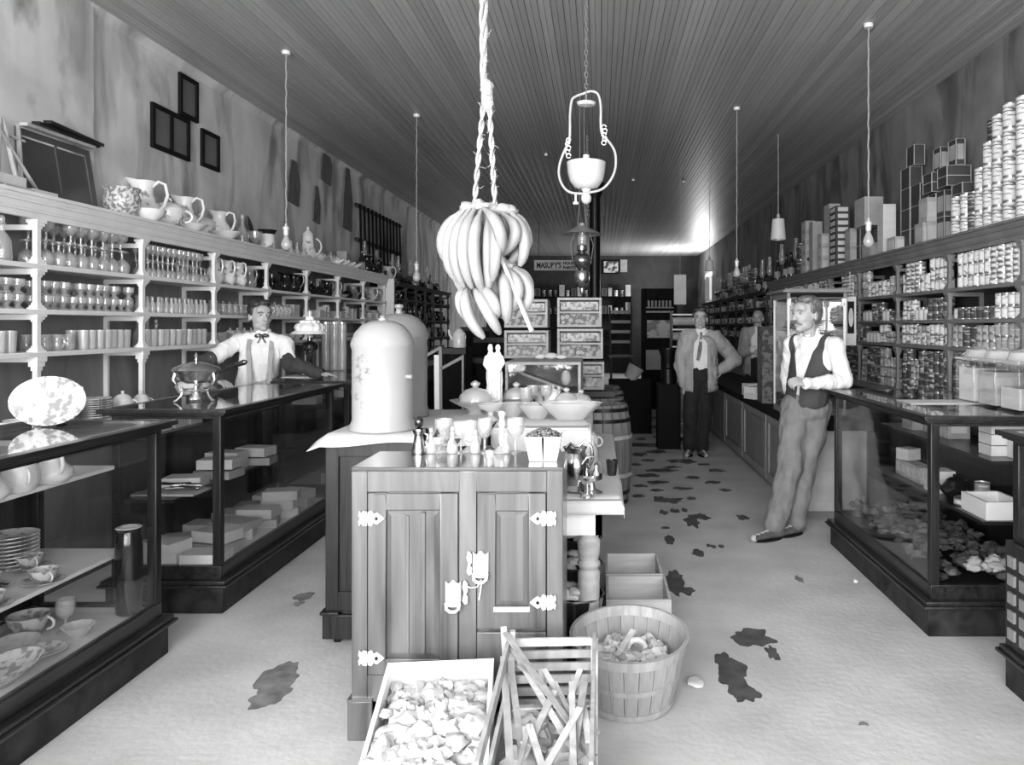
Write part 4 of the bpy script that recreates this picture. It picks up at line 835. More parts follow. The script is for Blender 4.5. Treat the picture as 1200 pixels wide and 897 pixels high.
def hpt(l): return [(x*s_, 0, (222-y)*s_) for x, y in l]
m_ = MB(); m_.tube(spl(hpt(hp2+hp[2:-1])), .0075, 8, closed=True); build(m_, 'harp_frame', M['card'], t)
for sx in (-1, 1):
    m_ = MB()
    for i in range(5): m_.tube([(p[0], 0, p[2]) for p in arc(sx*(.108+.006*(i % 2)), .285+i*.024-(.08 if sx < 0 else 0), .014, .014, 0, 330, 8)], .0035, 5)
    build(m_, 'scroll_ornament', M['shelf'], t)
m_ = MB(); m_.lathe([(.03, .0), (.07, .01), (.10, .05), (.112, .10), (.118, .165), (.115, .165), (.105, .10), (.001, .03)], 28, wave=.03, nw=6); build(m_, 'glass_bowl', M['milk'], t)
m_ = MB(); m_.lathe([(.03, .12), (.032, .16), (.022, .19), (.02, .21), (.001, .215)], 14); build(m_, 'burner', M['brass'], t)
m_ = MB(); m_.ball((0, 0, -.055), (.032, .032, .036), 14, 9); m_.lathe([(.018, -.02), (.03, -.005), (.03, .0)], 12); build(m_, 'bottom_ball', M['brass'], t)
m_ = MB(); m_.tube([(-.065, 0, -.025), (-.065, 0, -.085)], .006, 6); m_.tube([(-.08, 0, -.085), (-.05, 0, -.085)], .008, 6); build(m_, 'thumb_screw', M['shelf'], t)
m_ = MB(); m_.lathe([(.012, .505), (.05, .512), (.06, .53), (.055, .53), (.001, .52)], 20, wave=.05, nw=5); build(m_, 'smoke_bell', M['milk'], t)
m_ = MB()
for i in range(28):
    z = .60+i*.034
    if z > ZC-c.z-.03: break
    ar = arc(0, z, .009, .019, 0, 330, 8)
    m_.tube([(p[0], 0, p[2]) if i % 2 else (0, p[0], p[2]) for p in ar], .0028, 5)
m_.tube([(.0, 0, .50), (0, 0, .60)], .006, 6)
m_.lathe([(.03, ZC-c.z-.03), (.035, ZC-c.z-.001)], 12)
build(m_, 'chain', M['shelfr'], t)
# tin-shaded hanging lamp behind
Y = 7.4; c = at(682, 275, Y); t = thing('hanging_oil_lamp', 'brass hanging oil lamp under a flat conical tin shade, behind the harp lamp', 'hanging lamp', (c.x, Y, c.z)); H_ = ZC-c.z
m_ = MB(); m_.lathe([(.20, 0), (.205, .0), (.10, .05), (.03, .085), (.028, .11)], 26, cap=False); build(m_, 'tin_shade', M['grey'], t)
m_ = MB(); m_.lathe([(.035, -.10), (.045, -.05), (.038, 0), (.03, .05)], 16); build(m_, 'chimney', M['ware'], t)
m_ = MB(); m_.lathe([(.03, -.10), (.05, -.11), (.05, -.15), (.03, -.17), (.07, -.20), (.09, -.24), (.085, -.28), (.04, -.33), (.02, -.35)], 20); build(m_, 'font', M['brassd'], t)
m_ = MB(); m_.lathe([(.06, -.35), (.075, -.38), (.07, -.45), (.045, -.50), (.02, -.52), (.02, -.56), (.001, -.6)], 18); build(m_, 'lower_bowl', M['silver'], t)
m_ = MB()
for sx in (-1, 1): m_.tube([(sx*.09, 0, -.24), (sx*.11, 0, -.1), (sx*.04, 0, .1), (sx*.022, 0, .35), (sx*.02, 0, H_-.01)], .004, 6)
build(m_, 'hanging_rod', M['shelfr'], t)
m_ = MB()
for i in range(24): m_.tube([(.05+.008*math.cos(a), .01, .02+.04*i+.02*math.sin(a)) for a in [k*.8 for k in range(8)]], .003, 4)
build(m_, 'chain', M['shelfr'], t)

# bananas: one stem hung on a rope
Y = 2.5; s_ = Y/900; c = at(565, 300, Y); t = thing('banana_bunch', 'large bunch of ripe bananas hanging from a rope over the icebox', 'bananas', (c.x, Y, c.z))
stem = [(.0, 0, .15), (.03, .0, .08), (.015, 0, 0), (.03, 0, -.10), (.055, 0, -.16)]
m_ = MB(); m_.tube(stem, [.018, .022, .024, .022, .016], 10); build(m_, 'stalk', M['stalk'], t)
m_ = MB(); m_.bar((.055, -.04, .02), (.168, -.06, -.245), .018, .011); build(m_, 'stick', M['lath'], t)
def banana(x0, y0, z0, x1, y1, z1, bx, by, r=.0205, n=11):
    """from crown to tip, bowed by (bx, by)"""
    p = []
    for i in range(n+1):
        q = i/n; bow = 4*q*(1-q)
        p.append((x0+(x1-x0)*q+bx*bow, y0+(y1-y0)*q+by*bow, z0+(z1-z0)*q))
    rr = [.007, .009, r*.76]+[r*(.88+.12*math.sin(PI*(i-2)/(n-4))) for i in range(3, n-1)]+[r*.74, .008]
    m = MB(); m.tube(p, rr[:n+1], 6); return m
rb = random.Random(5)
def P(px, py): return ((px-565)*s_, (300-py)*s_)
hands = [  # crown px, tips px
  ((543, 246), (529, 312), (-20, 0), 0), ((546, 245), (536, 330), (-17, 0), -1), ((552, 246), (546, 337), (-14, 0), -2), ((558, 246), (556, 338), (-10, 0), -3), ((566, 247), (568, 343), (-8, 0), -3), ((574, 250), (574, 344), (2, 0), -2), ((580, 250), (580, 330), (8, 0), -3),
  ((568, 246), (590, 300), (14, 0), -4), ((560, 248), (538, 340), (-16, 0), 1), ((550, 247), (527, 322), (-18, 0), 2),
  ((596, 250), (596, 308), (25, 0), 0), ((598, 248), (610, 312), (14, 0), -1), ((590, 252), (588, 300), (22, 0), -2), ((600, 247), (617, 292), (8, 0), 1),
  ((598, 312), (604, 372), (24, 0), 0), ((594, 314), (588, 372), (22, 0), -1), ((590, 316), (596, 378), (4, 0), -2), ((602, 312), (614, 350), (12, 0), 1),
  ((548, 336), (568, 396), (-10, 0), -1), ((556, 335), (587, 391), (2, 0), -2), ((562, 334), (584, 372), (10, 0), -2), ((545, 334), (556, 380), (-12, 0), 0), ((560, 325), (578, 365), (-4, 0), 2),
  ((556, 250), (566, 350), (-6, 0), 1), ((566, 250), (582, 345), (4, 0), 1), ((548, 252), (545, 345), (-16, 0), 1), ((562, 255), (556, 350), (-8, 0), 2), ((576, 255), (570, 348), (4, 0), 2), ((586, 250), (596, 320), (14, 0), 2), ((588, 300), (590, 372), (12, 0), 1), ((584, 320), (574, 372), (4, 0), 1),
  ((574, 300), (570, 350), (-10, 0), 2), ((582, 310), (578, 362), (10, 0), 3), ((586, 318), (594, 352), (-6, 0), 2)]
for (a_, b_, bow, dp) in hands:
    x0, z0 = P(*a_); x1, z1 = P(*b_)
    q = (dp*.018)
    m_ = banana(x0, q*.5, z0, x1, q*1.0+rb.uniform(-.005, .005), z1, bow[0]*s_*.8, q*.9-.012)
    build(m_, 'banana', M['banana'], t, smooth=70)
for (px, py, r) in ((548, 243, .022), (562, 243, .028), (590, 246, .026), (598, 247, .02), (594, 312, .022), (552, 333, .022), (575, 245, .02)):
    x, z = P(px, py); m_ = MB(); m_.blob((x, 0, z), (r*1.3, r, r*.8), .3, 4); build(m_, 'crown', M['banana'], t)
rp = thing('hanging_rope', 'frayed white rope knotted and split in two strands, holding the bananas', 'rope', (c.x, Y, c.z))
zt = ZC-c.z
m_ = MB()
for k in range(3):
    pts = []
    for i in range(60):
        q = i/59; z = .56+(zt-.56)*q; a_ = z*26+k*2*PI/3; R_ = .0075+.002*math.sin(z*9); pts.append((R_*math.cos(a_)+.004, R_*math.sin(a_), z))
    m_.tube(pts, .0065, 6)
build(m_, 'upper_rope', M['rope'], rp)
m_ = MB(); m_.blob((.016, 0, .545), (.022, .02, .03), .3, 4); m_.blob((.02, 0, .50), (.018, .016, .03), .3, 4); m_.blob((.012, 0, .52), (.014, .02, .05), .3, 4); build(m_, 'knot', M['rope'], rp)
for x1, z1, x0 in ((-.028, .135, .006), (.042, .165, .022)):
    for k in range(2):
        pts = []
        for i in range(40):
            q = i/39; z = .52+(z1-.52)*q; a_ = z*60+k*PI; pts.append((x0+(x1-x0)*q+.005*math.cos(a_), .005*math.sin(a_), z))
        m_ = MB(); m_.tube(pts, .005, 6); build(m_, 'strand', M['rope'], rp)
m_ = MB()
for i in range(70):
    z = rb.uniform(.16, .75); x = (.01 if z > .52 else (rb.choice([-.028, .042])*(1-(z-.14)/.4)+.012*((z-.14)/.4))); a_ = rb.uniform(0, 2*PI); l_ = rb.uniform(.008, .03)
    m_.tube([(x, 0, z), (x+l_*.6*math.cos(a_), l_*math.sin(a_), z+rb.uniform(-.01, .006)), (x+l_*math.cos(a_), l_*math.sin(a_), z+rb.uniform(-.008, .014))], [.0014, .001, .0006], 4)
o = build(m_, 'frayed_fibres', M['rope'], rp); o['kind'] = 'stuff'
m_ = MB(); m_.tube([(-.03, 0, .14), (-.01, -.03, .155), (.02, -.03, .16), (.042, 0, .165), (.02, .03, .16), (-.01, .03, .15)], .009, 6, closed=True); build(m_, 'loop', M['rope'], rp)
# ---------------------------------------------------------------- icebox
t = thing('icebox', 'varnished wooden icebox with two panelled doors and nickel hinges, front centre', 'icebox', (-.524, 3.0, 0))
IX0, IX1 = -.388, .388; F = -.18                        # front face (local)
def ix(px): return (px-703)*2.82/900+.524
def iz(py): return 1.52+(382-py)*2.82/900
build(B(IX0, IX1, F+.02, .18, .13, .985), 'body', M['ice'], t, bevel=.004)
build(B(IX0-.002, IX1+.002, F, .182, .985, 1.0), 'top', M['icetop'], t, bevel=.004)
m_ = MB()
m_.box(IX0, ix(430), F, F+.02, .10, .985); m_.box(ix(641), IX1, F, F+.02, .10, .985); m_.box(ix(538), ix(558), F, F+.02, .10, .985)
m_.box(ix(430), ix(538), F, F+.02, iz(577), .985); m_.box(ix(558), ix(641), F, F+.02, iz(577), .985); m_.box(ix(430), ix(641), F, F+.02, .10, iz(792))
build(m_, 'front_frame', M['ice'], t, bevel=.002)
def door(x0, x1, zt, zb, px, pt, pb):
    d = build(B(x0+.003, x1-.003, F+.008, F+.02, zb+.003, zt-.003), 'door', M['ice'], t); Fy = F-.006
    m_ = MB(); a, b = px
    m_.box(x0+.004, a, Fy, F+.01, zb+.004, zt-.004); m_.box(b, x1-.004, Fy, F+.01, zb+.004, zt-.004); m_.box(a, b, Fy, F+.01, pt, zt-.004); m_.box(a, b, Fy, F+.01, zb+.004, pb)
    build(m_, 'door_frame', M['ice'], d, bevel=.003)
    m_ = MB(); q = .022; vs = [(a, F+.006, pb), (b, F+.006, pb), (b, F+.006, pt), (a, F+.006, pt), (a+q, Fy+.001, pb+q), (b-q, Fy+.001, pb+q), (b-q, Fy+.001, pt-q), (a+q, Fy+.001, pt-q)]
    m_.add(vs, [(0, 1, 5, 4), (1, 2, 6, 5), (2, 3, 7, 6), (3, 0, 4, 7), (4, 5, 6, 7)]); build(m_, 'raised_panel', M['ice'], d, smooth=10)
    return d
d1 = door(ix(430), ix(538), iz(577), iz(792), (ix(452), ix(516)), iz(598), iz(772))
# centre rib of the left panel
m_ = MB(); m_.box(ix(476), ix(480), F-.010, F, iz(765), iz(604)); m_.box(ix(494), ix(499), F-.013, F, iz(765), iz(600)); build(m_, 'panel_moulding', M['ice'], d1, bevel=.002)
d2 = door(ix(558), ix(641), iz(577), iz(738), (ix(580), ix(620)), iz(599), iz(711))
m_ = MB(); m_.box(ix(579), ix(621), F-.012, F, iz(716), iz(711)); build(m_, 'ledge_strip', M['shelf'], d2)
d3 = build(B(ix(558)+.003, ix(641)-.003, F-.004, F+.02, iz(790), iz(741)), 'lower_panel', M['ice'], t, bevel=.003)
def hinge(px, py, flip):
    k = flip; s = 2.82/900; x = ix(px); z = iz(py); m_ = MB()
    leaf = [(1, 0), (3, -8), (7, -9), (9, -5), (13, -7), (17, -4), (22, 0), (17, 4), (13, 7), (9, 5), (7, 9), (3, 8)]
    oth = [(0, -7), (-3, -9), (-6, -6), (-8, -9), (-9, -3), (-7, 0), (-9, 3), (-8, 9), (-6, 6), (-3, 9), (0, 7)]
    m_.prism([(x+k*a*s, z+b*s) for a, b in leaf], F-.016, F-.006); m_.prism([(x+k*a*s, z+b*s) for a, b in oth], F-.014, F-.004)
    m_.tube([(x, F-.014, z-8.5*s), (x, F-.014, z+8.5*s)], .0055, 8)
    o = build(m_, 'hinge', M['brass'], t, bevel=.001)
    m_ = MB(); m_.prism([(x+k*a*s, z+b*s) for a, b in ((10, 0), (12.5, -3), (15, 0), (12.5, 3))], F-.0175, F-.015); build(m_, 'boss', M['iron'], o)
for a in ((430, 607, 1), (430, 770, 1), (643, 607, -1), (643, 705, -1)): hinge(*a)
def latch(px, py, strike):
    s = 2.82/900; x = ix(px); z = iz(py); m_ = MB()
    pl_ = [(-9, 15), (-6, 12), (-3, 13), (-1.5, 16), (1.5, 16), (3, 13), (6, 12), (9, 15), (9, -8), (7, -12), (8, -15), (-8, -15), (-7, -12), (-9, -8)]
    m_.prism([(x+a*s, z+b*s) for a, b in pl_], F-.018, F-.006)
    for i in range(4): m_.box(x-6*s, x+6*s, F-.021, F-.017, z+(8-5*i)*s, z+(10-5*i)*s)
    o = build(m_, 'latch', M['brass'], t, bevel=.001)
    m_ = MB(); m_.tube([(x-8*s, F-.024, z-9*s), (x-7*s, F-.03, z-16*s), (x-3*s, F-.03, z-19*s), (x+3*s, F-.03, z-19*s), (x+7*s, F-.03, z-16*s), (x+8*s, F-.024, z-9*s)], .006, 8); build(m_, 'handle', M['brass'], o)
    m_ = MB(); k = strike; m_.prism([(x+(13.5*k+a)*s, z+b*s) for a, b in ((-2, 14), (0, 16), (3, 12), (3.5, 3), (1, 0), (3.5, -4), (3, -11), (0, -12), (-3, -8), (-1, 2), (-3, 8))], F-.017, F-.003); build(m_, 'strike_plate', M['brass'], t, bevel=.001)
latch(564, 661, -1); latch(532, 695, 1)
m_ = MB(); m_.tube([(ix(545), F-.012, iz(683)), (ix(551), F-.012, iz(688)), (ix(560), F-.012, iz(687)), (ix(565), F-.014, iz(678))], .0025, 5); m_.tube([(ix(565), F-.014, iz(680)), (ix(564), F-.014, iz(690)), (ix(562), F-.014, iz(702))], .003, 5); build(m_, 'chain', M['brass'], t)
m_ = MB(); m_.box(ix(408), ix(437), F-.012, F+.05, 0, .145); m_.box(IX0, IX0+.03, F+.05, .16, .02, .14); build(m_, 'foot', M['ice'], t, bevel=.004)
m_ = MB(); m_.box(ix(640), ix(664), F-.012, F+.05, 0, .145); m_.box(IX1-.03, IX1, F+.05, .16, .02, .14); build(m_, 'foot', M['ice'], t, bevel=.004)
build(B(ix(437), ix(640), F, F+.02, .05, .14), 'kick_board', M['ice'], t)
m_ = MB(); m_.box(ix(408), ix(437), F-.016, F+.05, .145, .153); build(m_, 'foot_cap', M['icetop'], t)

# ---------------------------------------------------------------- tall cabinet behind, left
t = thing('cabinet', 'tall dark cabinet behind the icebox, white cloth and two water coolers on top', 'cabinet', (-.93, 4.15, 0))
build(B(-.37, .37, -.5, .55, .14, 1.0), 'body', M['dark'], t, bevel=.005)
m_ = MB(); m_.box(-.37, -.31, -.515, -.5, .17, .98); m_.box(.31, .37, -.515, -.5, .17, .98); m_.box(-.31, .31, -.515, -.5, .9, .98); m_.box(-.31, .31, -.515, -.5, .17, .26); build(m_, 'front_frame', M['dark'], t, bevel=.003)
for sx in (-1, 1):
    m_ = MB(); m_.box(*sorted((sx*.38, sx*.24)), -.53, -.40, .04, .155); m_.box(*sorted((sx*.39, sx*.30)), -.54, -.40, .155, .17); o = build(m_, 'foot', M['dark'], t, bevel=.004)
    m_ = MB(); m_.tube([(sx*.33-.012, -.46, .022), (sx*.33+.012, -.46, .022)], .022, 12); m_.box(sx*.33-.01, sx*.33+.01, -.47, -.45, .02, .05); build(m_, 'caster', M['iron'], o)
    m_ = MB(); m_.box(*sorted((sx*.38, sx*.28)), .42, .54, 0, .155); build(m_, 'foot', M['dark'], t)
# cloth over it, front left corner hanging out as a point
def sheet(name, label, cat, f, nx, ny, mt, th=.003):
    m_ = MB(); vs = []; fs = []
    for j in range(ny+1):
        for i in range(nx+1): vs.append(f(i/nx, j/ny))
    W_ = nx+1; fs = [(j*W_+i, j*W_+i+1, (j+1)*W_+i+1, (j+1)*W_+i) for j in range(ny) for i in range(nx)]
    m_.add(vs, fs); o = build(m_, name, mt, smooth=180); s = o.modifiers.new('solid', 'SOLIDIFY'); s.thickness = th; s.offset = 1
    return tag(o, label, cat)
def fcl(u, v):
    x = -1.38+.82*u; y = 3.52+1.2*v; z = 1.003
    if v < .12: y = 3.66-(.12-v)/.12*(.05+.05*(1-u)**2); z = 1.003-(.12-v)/.12*(.040+.01*math.sin(u*9))
    if u < .07: z -= (.07-u)*.4; x = -1.30-(.07-u)/.07*(.03+.03*(1-v)**6)
    return (x, y, z)
sheet('white_cloth', 'white cloth over the tall dark cabinet, its corner poking out to the left', 'cloth', fcl, 30, 30, M['cloth'])
def cooler(name, label, x, y, s, mt, flowers):
    t = thing(name, label, 'water cooler', (x, y, 1.007))
    build(L([(.150, 0), (.156, .006), (.152, .03), (.143, .05), (.143, .39), (.148, .40), (.148, .41)], 36), 'body', M[mt], t).scale = (s, s, s)
    build(L([(.150, .41), (.148, .425), (.13, .47), (.10, .505), (.06, .525), (.02, .53), (.02, .54)], 36), 'lid', M[mt], t).scale = (s, s, s)
    build(L([(.016, .535), (.014, .55), (.024, .562), (.022, .575), (.001, .58)] if not flowers else [(.012, .535), (.010, .543), (.015, .55), (.001, .555)], 16), 'lid_knob', M[mt], t).scale = (s, s, s)
    if flowers:
        FM = plain('flower_paint', .30, .5, var=.6, vs=25)
        for (fx, fz, r0) in ((-.075, .33, .045), (-.09, .25, .035), (-.02, .29, .028), (-.10, .17, .022), (.0, .27, .02), (-.06, .13, .018)):
            m_ = MB()
            for k in range(7):
                a = k*2*PI/7+fx*9; u = fx+r0*.6*math.cos(a); z = fz+r0*.6*math.sin(a); R_ = .1438
                n = 6; vs = []
                for q in range(n):
                    b_ = 2*PI*q/n; uu = u+r0*.42*math.cos(a)*math.cos(b_)-r0*.24*math.sin(a)*math.sin(b_); zz = z+r0*.42*math.sin(a)*math.cos(b_)+r0*.24*math.cos(a)*math.sin(b_)
                    vs.append((R_*math.sin(uu/R_), -R_*math.cos(uu/R_), zz))
                m_.add(vs, [tuple(range(n))])
            o = build(m_, 'painted_flower', FM, t); o.scale = (s, s, s); o['kind'] = 'stuff'
        m_ = MB(); m_.tube([(.13*s, -.06*s, .26*s), (.16*s, -.07*s, .26*s)], .01); build(m_, 'side_bracket', M[mt], t)
    return t
cooler('water_cooler', 'big white enamelled water cooler with painted flowers and domed lid', -1.075, 3.80, 1.02, 'cooler', True)
cooler('water_cooler', 'grey enamelled water cooler standing behind the white one', -1.14, 4.36, 1.10, 'coolerg', False)

# ---------------------------------------------------------------- table and stepped stand
t = thing('table', 'white-covered wooden table with turned legs right of the icebox', 'table', (-.45, 4.2, 0))
ty0, ty1 = -.89, 1.15
build(B(-.10, .545, ty0, ty1, .735, .765), 'tabletop', M['crate'], t, bevel=.003)
m_ = MB(); m_.box(-.06, .46, ty0+.06, ty0+.09, .60, .735); m_.box(.43, .46, ty0+.06, ty1-.06, .60, .735); build(m_, 'apron', M['shelf'], t)
for sx, sy in ((.40, ty0+.13), (.40, ty1-.13), (-.04, ty0+.13), (-.04, ty1-.13)):
    m_ = MB(); m_.lathe([(.025, 0), (.038, .06), (.042, .12), (.048, .30), (.050, .42), (.040, .435), (.052, .45), (.052, .462), (.042, .475), (.050, .50), (.052, .56), (.042, .575), (.048, .585), (.048, .60)], 20); m_.box(-.05, .05, -.05, .05, .60, .74)
    build(m_, 'leg', M['crate2'], t, (sx, sy, 0))
def ftc(u, v):
    x = -.548+.668*u; y = 3.27+2.06*v; z = .769
    if v < .06: y = 3.303; z = .769-(.06-v)/.06*.062
    if u > .95: x = .105-.02*v; z = min(z, .769-(u-.95)/.05*(.05+.03*math.sin(v*22)))
    return (x, y, z)
sheet('tablecloth', 'white tablecloth on the table right of the icebox, its edge hanging over', 'tablecloth', ftc, 40, 60, M['cloth'])
# the stepped stand that carries the glassware
t = thing('display_step', 'raised box step on the table carrying the glassware, draped in white', 'stand', (-.35, 4.45, .772))
build(B(-.195, .29, -.52, .62, 0, .225), 'box', M['crate'], t)
def fst(u, v):
    x = -.552+.512*u; y = 3.90+1.2*v; z = 1.003
    if v < .22: y = 3.905-.012*math.sin(u*28)*(1-v/.22)-.002; z = 1.003-(.22-v)/.22*.215
    if u > .93: x = -.052+.005*math.sin(v*40); z = min(z, 1.003-(u-.93)/.07*.12)
    return (x, y-.03 if v >= .22 else y-.02, z)
sheet('white_drape', 'white drape hanging in front of and over the glassware step', 'cloth', fst, 60, 50, M['cloth'])
# glassware on the step (z 1.006) and around
ZG = 1.008
def gp(kind, px, Y, lab, cat, s=1, rz=0, z=ZG, dz=0): return place(kind, ((px-703)*Y/900, Y, z+dz), lab, cat, None, rz, s)
gp('covered_dish', 557, 4.45, 'covered pressed-glass dish left of the white statuette', 'covered dish', 1.35)
gp('covered_dish', 605, 4.75, 'covered pressed-glass dish right of the white statuette', 'covered dish', 1.15)
gp('scallop_bowl', 600, 4.35, 'clear scalloped bowl in front of the statuette side covered dish', 'bowl', .85)
gp('scallop_bowl', 629, 4.25, 'round ribbed glass bowl in the middle of the glassware step', 'bowl', .95)
gp('celery_vase', 616, 4.65, 'tall glass celery vase behind the ribbed bowl', 'vase', .8)
for i, px in enumerate((624, 632, 640, 648, 655)): gp(('goblet', 'cruet', 'goblet', 'sugar_bowl', 'cruet')[i], px, 4.8+.06*(i % 2), '%s in the crowded back row of the glassware step, %s from the left' % (('clear goblet', 'glass cruet', 'clear goblet', 'white sugar bowl', 'glass cruet')[i], ('first', 'second', 'third', 'fourth', 'fifth')[i]), ('goblet', 'cruet', 'goblet', 'bowl', 'cruet')[i], 1.0)
gp('covered_dish', 664, 4.6, 'covered glass dish at the right of the glassware step', 'covered dish', 1.0)
o = gp('scallop_bowl', 668, 4.2, 'long boat-shaped glass bowl at the right edge of the glassware step', 'bowl', (1.55, .9, 1.1)); 
gp('covered_dish', 681, 4.62, 'pale covered dish at the far right of the glassware step', 'covered dish', .9)
gp('lamp_bowl', 575, 4.15, 'footed pressed-glass bowl before the white statuette', 'bowl', .9)
# statuette
Y = 4.62; t = thing('statuette', 'tall white plaster statuette of two draped figures standing together', 'statuette', ((579-703)*Y/900, Y, ZG))
m_ = MB(); m_.lathe([(.055, 0), (.058, .012), (.05, .03)], 20); build(m_, 'base', M['white'], t)
import itertools
def remesh_obj(mb, name, mats, parent=None, voxel=.006, smooth=3, loc=(0, 0, 0), disp=None):
    me = bpy.data.meshes.new('tmp'); me.from_pydata(mb.v, [], mb.f); o = bpy.data.objects.new('tmp', me); col.objects.link(o)
    r = o.modifiers.new('r', 'REMESH'); r.mode = 'VOXEL'; r.voxel_size = voxel
    if smooth: s = o.modifiers.new('s', 'SMOOTH'); s.factor = .5; s.iterations = smooth
    dg = bpy.context.evaluated_depsgraph_get(); ev = o.evaluated_get(dg); nm = bpy.data.meshes.new_from_object(ev)
    bpy.data.objects.remove(o); bpy.data.meshes.remove(me)
    if disp:
        ns = [v.normal.copy() for v in nm.vertices]
        for v, n_ in zip(nm.vertices, ns): v.co += n_*disp(v.co)
    nm.name = name
    for mt in (mats if isinstance(mats, list) else [mats]): nm.materials.append(mt)
    nm.shade_smooth(); o = bpy.data.objects.new(name, nm); col.objects.link(o); o.location = loc
    if parent: o.parent = parent
    return o
m_ = MB(); m_.ball((0, 0, .10), (.048, .042, .12)); m_.ball((-.018, 0, .22), (.03, .032, .10)); m_.ball((.022, 0, .20), (.03, .032, .11)); m_.ball((-.02, -.003, .325), (.024, .02, .04)); m_.ball((.024, -.003, .325), (.024, .02, .04))
m_.ball((-.022, -.004, .375), (.017, .018, .022)); m_.ball((.024, -.004, .38), (.017, .018, .022)); m_.ball((-.022, 0, .392), (.014, .014, .012)); m_.tube([(-.045, 0, .33), (-.056, -.01, .28), (-.03, -.03, .25)], .012, 8); m_.tube([(.045, 0, .33), (.058, -.01, .29), (.03, -.03, .24)], .012, 8)
m_.ball((0, 0, .04), (.052, .045, .05))
remesh_obj(m_, 'figures', M['white'], t, .005, 2, disp=lambda c: .004*math.sin(math.atan2(c.y, c.x)*11+c.z*12)*max(0, min(1, (.27-c.z)*8)))
# things on the icebox top
ZI = 1.001
def ip(kind, px, Y, lab, cat, s=1, rz=0): return place(kind, ((px-703)*Y/900, Y, ZI), lab, cat, None, rz, s)
t = thing('coffee_mill', 'dark metal bell-shaped caster with a round black knob on the icebox corner', 'caster', ((491-703)*3.12/900, 3.12, ZI))
build(L([(.030, 0), (.032, .01), (.022, .05), (.018, .075), (.026, .09), (.024, .10), (.01, .105)], 20), 'body', M['gun'], t); build(MB().ball((0, 0, .128), (.019, .019, .023), 14, 9), 'knob', M['darkware'], t)
m_ = MB(); m_.tube([(.012, 0, .085), (.034, 0, .075), (.034, 0, .03), (.02, 0, .02)], .006, 8); build(m_, 'handle', M['gun'], t)
for i, (px, kd, s) in enumerate(((505, 'cruet', .75), (514, 'footed_glass', .8), (530, 'cruet', .8), (557, 'cruet', .7), (593, 'cruet', .6), (540, 'goblet', .9), (568, 'wine_glass', 1.2), (550, 'celery_vase', .75), (604, 'goblet', 1.0), (520, 'celery_vase', .8))):
    ip(kd, px, 3.13 if i < 5 else 3.155, '%s on the icebox top, %s' % ({'cruet': 'small glass cruet', 'footed_glass': 'small footed glass', 'goblet': 'clear goblet', 'wine_glass': 'slim wine glass', 'celery_vase': 'clear glass vase'}[kd], ('nearest the dark caster', 'second from the dark caster', 'by the black leaves', 'in the middle of the row', 'left of the berry basket', 'behind the small cruets', 'in the middle at the back', 'tallest at the back of the row', 'just behind the berry basket', 'behind the dark leaves')[i]), {'cruet': 'cruet', 'footed_glass': 'glass', 'goblet': 'goblet', 'wine_glass': 'wine glass', 'celery_vase': 'vase'}[kd], s)
t = thing('toothpick_holder', 'small silver-lidded glass jar with a domed dark cap on the icebox top', 'jar', ((574-703)*3.03/900, 3.03, ZI)); build(L([(.014, 0), (.019, .03), (.017, .032)], 16), 'body', M['ware2'], t); build(L([(.019, .03), (.02, .036), (.012, .044), (.001, .046)], 16), 'cap', M['gun'], t)
t = thing('candlestick', 'white candlestick standing on the icebox top behind the small jars', 'candlestick', ((588-703)*3.14/900, 3.14, ZI)); build(L([(.035, 0), (.03, .01), (.010, .03), (.014, .06), (.008, .09), (.016, .12), (.010, .14), (.018, .165), (.012, .17), (.001, .17)], 18), 'stem', M['ware2'], t)
t = thing('leaf_spray', 'spray of dark jagged leaves lying among the glasses on the icebox', 'leaves', ((517-703)*3.15/900, 3.15, ZI))
for i in range(9):
    a = rb.uniform(-1.2, 1.2); m_ = MB(); R_ = Euler((rb.uniform(-.5, .5), a, 0)).to_matrix(); p = [R_ @ Vector(q) for q in ((0, 0, 0), (-.016, .004, .03), (-.006, 0, .036), (-.014, 0, .06), (0, .005, .085), (.014, 0, .055), (.006, 0, .034), (.015, .004, .028))]
    m_.add([(q.x+(i-4)*.009, q.y, max(.002, q.z+.02+.01*(i % 3))) for q in p], [tuple(range(8))]); o = build(m_, 'leaf', M['leaf'], t); sd = o.modifiers.new('s', 'SOLIDIFY'); sd.thickness = .002
# berry basket of thin split wood
t = thing('berry_basket', 'small white split-wood berry basket heaped with dark berries', 'basket', ((637.5-703)*2.99/900, 2.99, ZI)); 
def frus(w0, w1, h, th=.003):
    m = MB(); c0 = [(-w0, -w0), (w0, -w0), (w0, w0), (-w0, w0)]; c1 = [(-w1, -w1), (w1, -w1), (w1, w1), (-w1, w1)]
    m.add([(x, y, 0) for x, y in c0]+[(x, y, h) for x, y in c1]+[(x*.93, y*.93, h) for x, y in c1]+[(x*.93, y*.93, .004) for x, y in c0], [(3, 2, 1, 0)]+[(i, (i+1) % 4, 4+(i+1) % 4, 4+i) for i in range(4)]+[(4+i, 4+(i+1) % 4, 8+(i+1) % 4, 8+i) for i in range(4)]+[(8+i, 8+(i+1) % 4, 12+(i+1) % 4, 12+i) for i in range(4)]+[(12, 13, 14, 15)]); return m
build(frus(.052, .070, .095), 'tray', M['paper'], t)
m_ = MB(); m_.add([(-.002, -.0535, .002), (.001, -.0535, .002), (.005, -.072, .094), (-.004, -.072, .094)], [(0, 1, 2, 3)]); build(m_, 'slit', M['black'], t)
m_ = MB()
for i in range(150):
    a = rb.uniform(0, 2*PI); r = .062*math.sqrt(rb.random()); m_.ball((r*math.cos(a), r*math.sin(a), .088+.024*(1-(r/.062)**2)+rb.uniform(0, .004)), .0075, 6, 4)
o = build(m_, 'berries', M['berry'], t); o['kind'] = 'stuff'
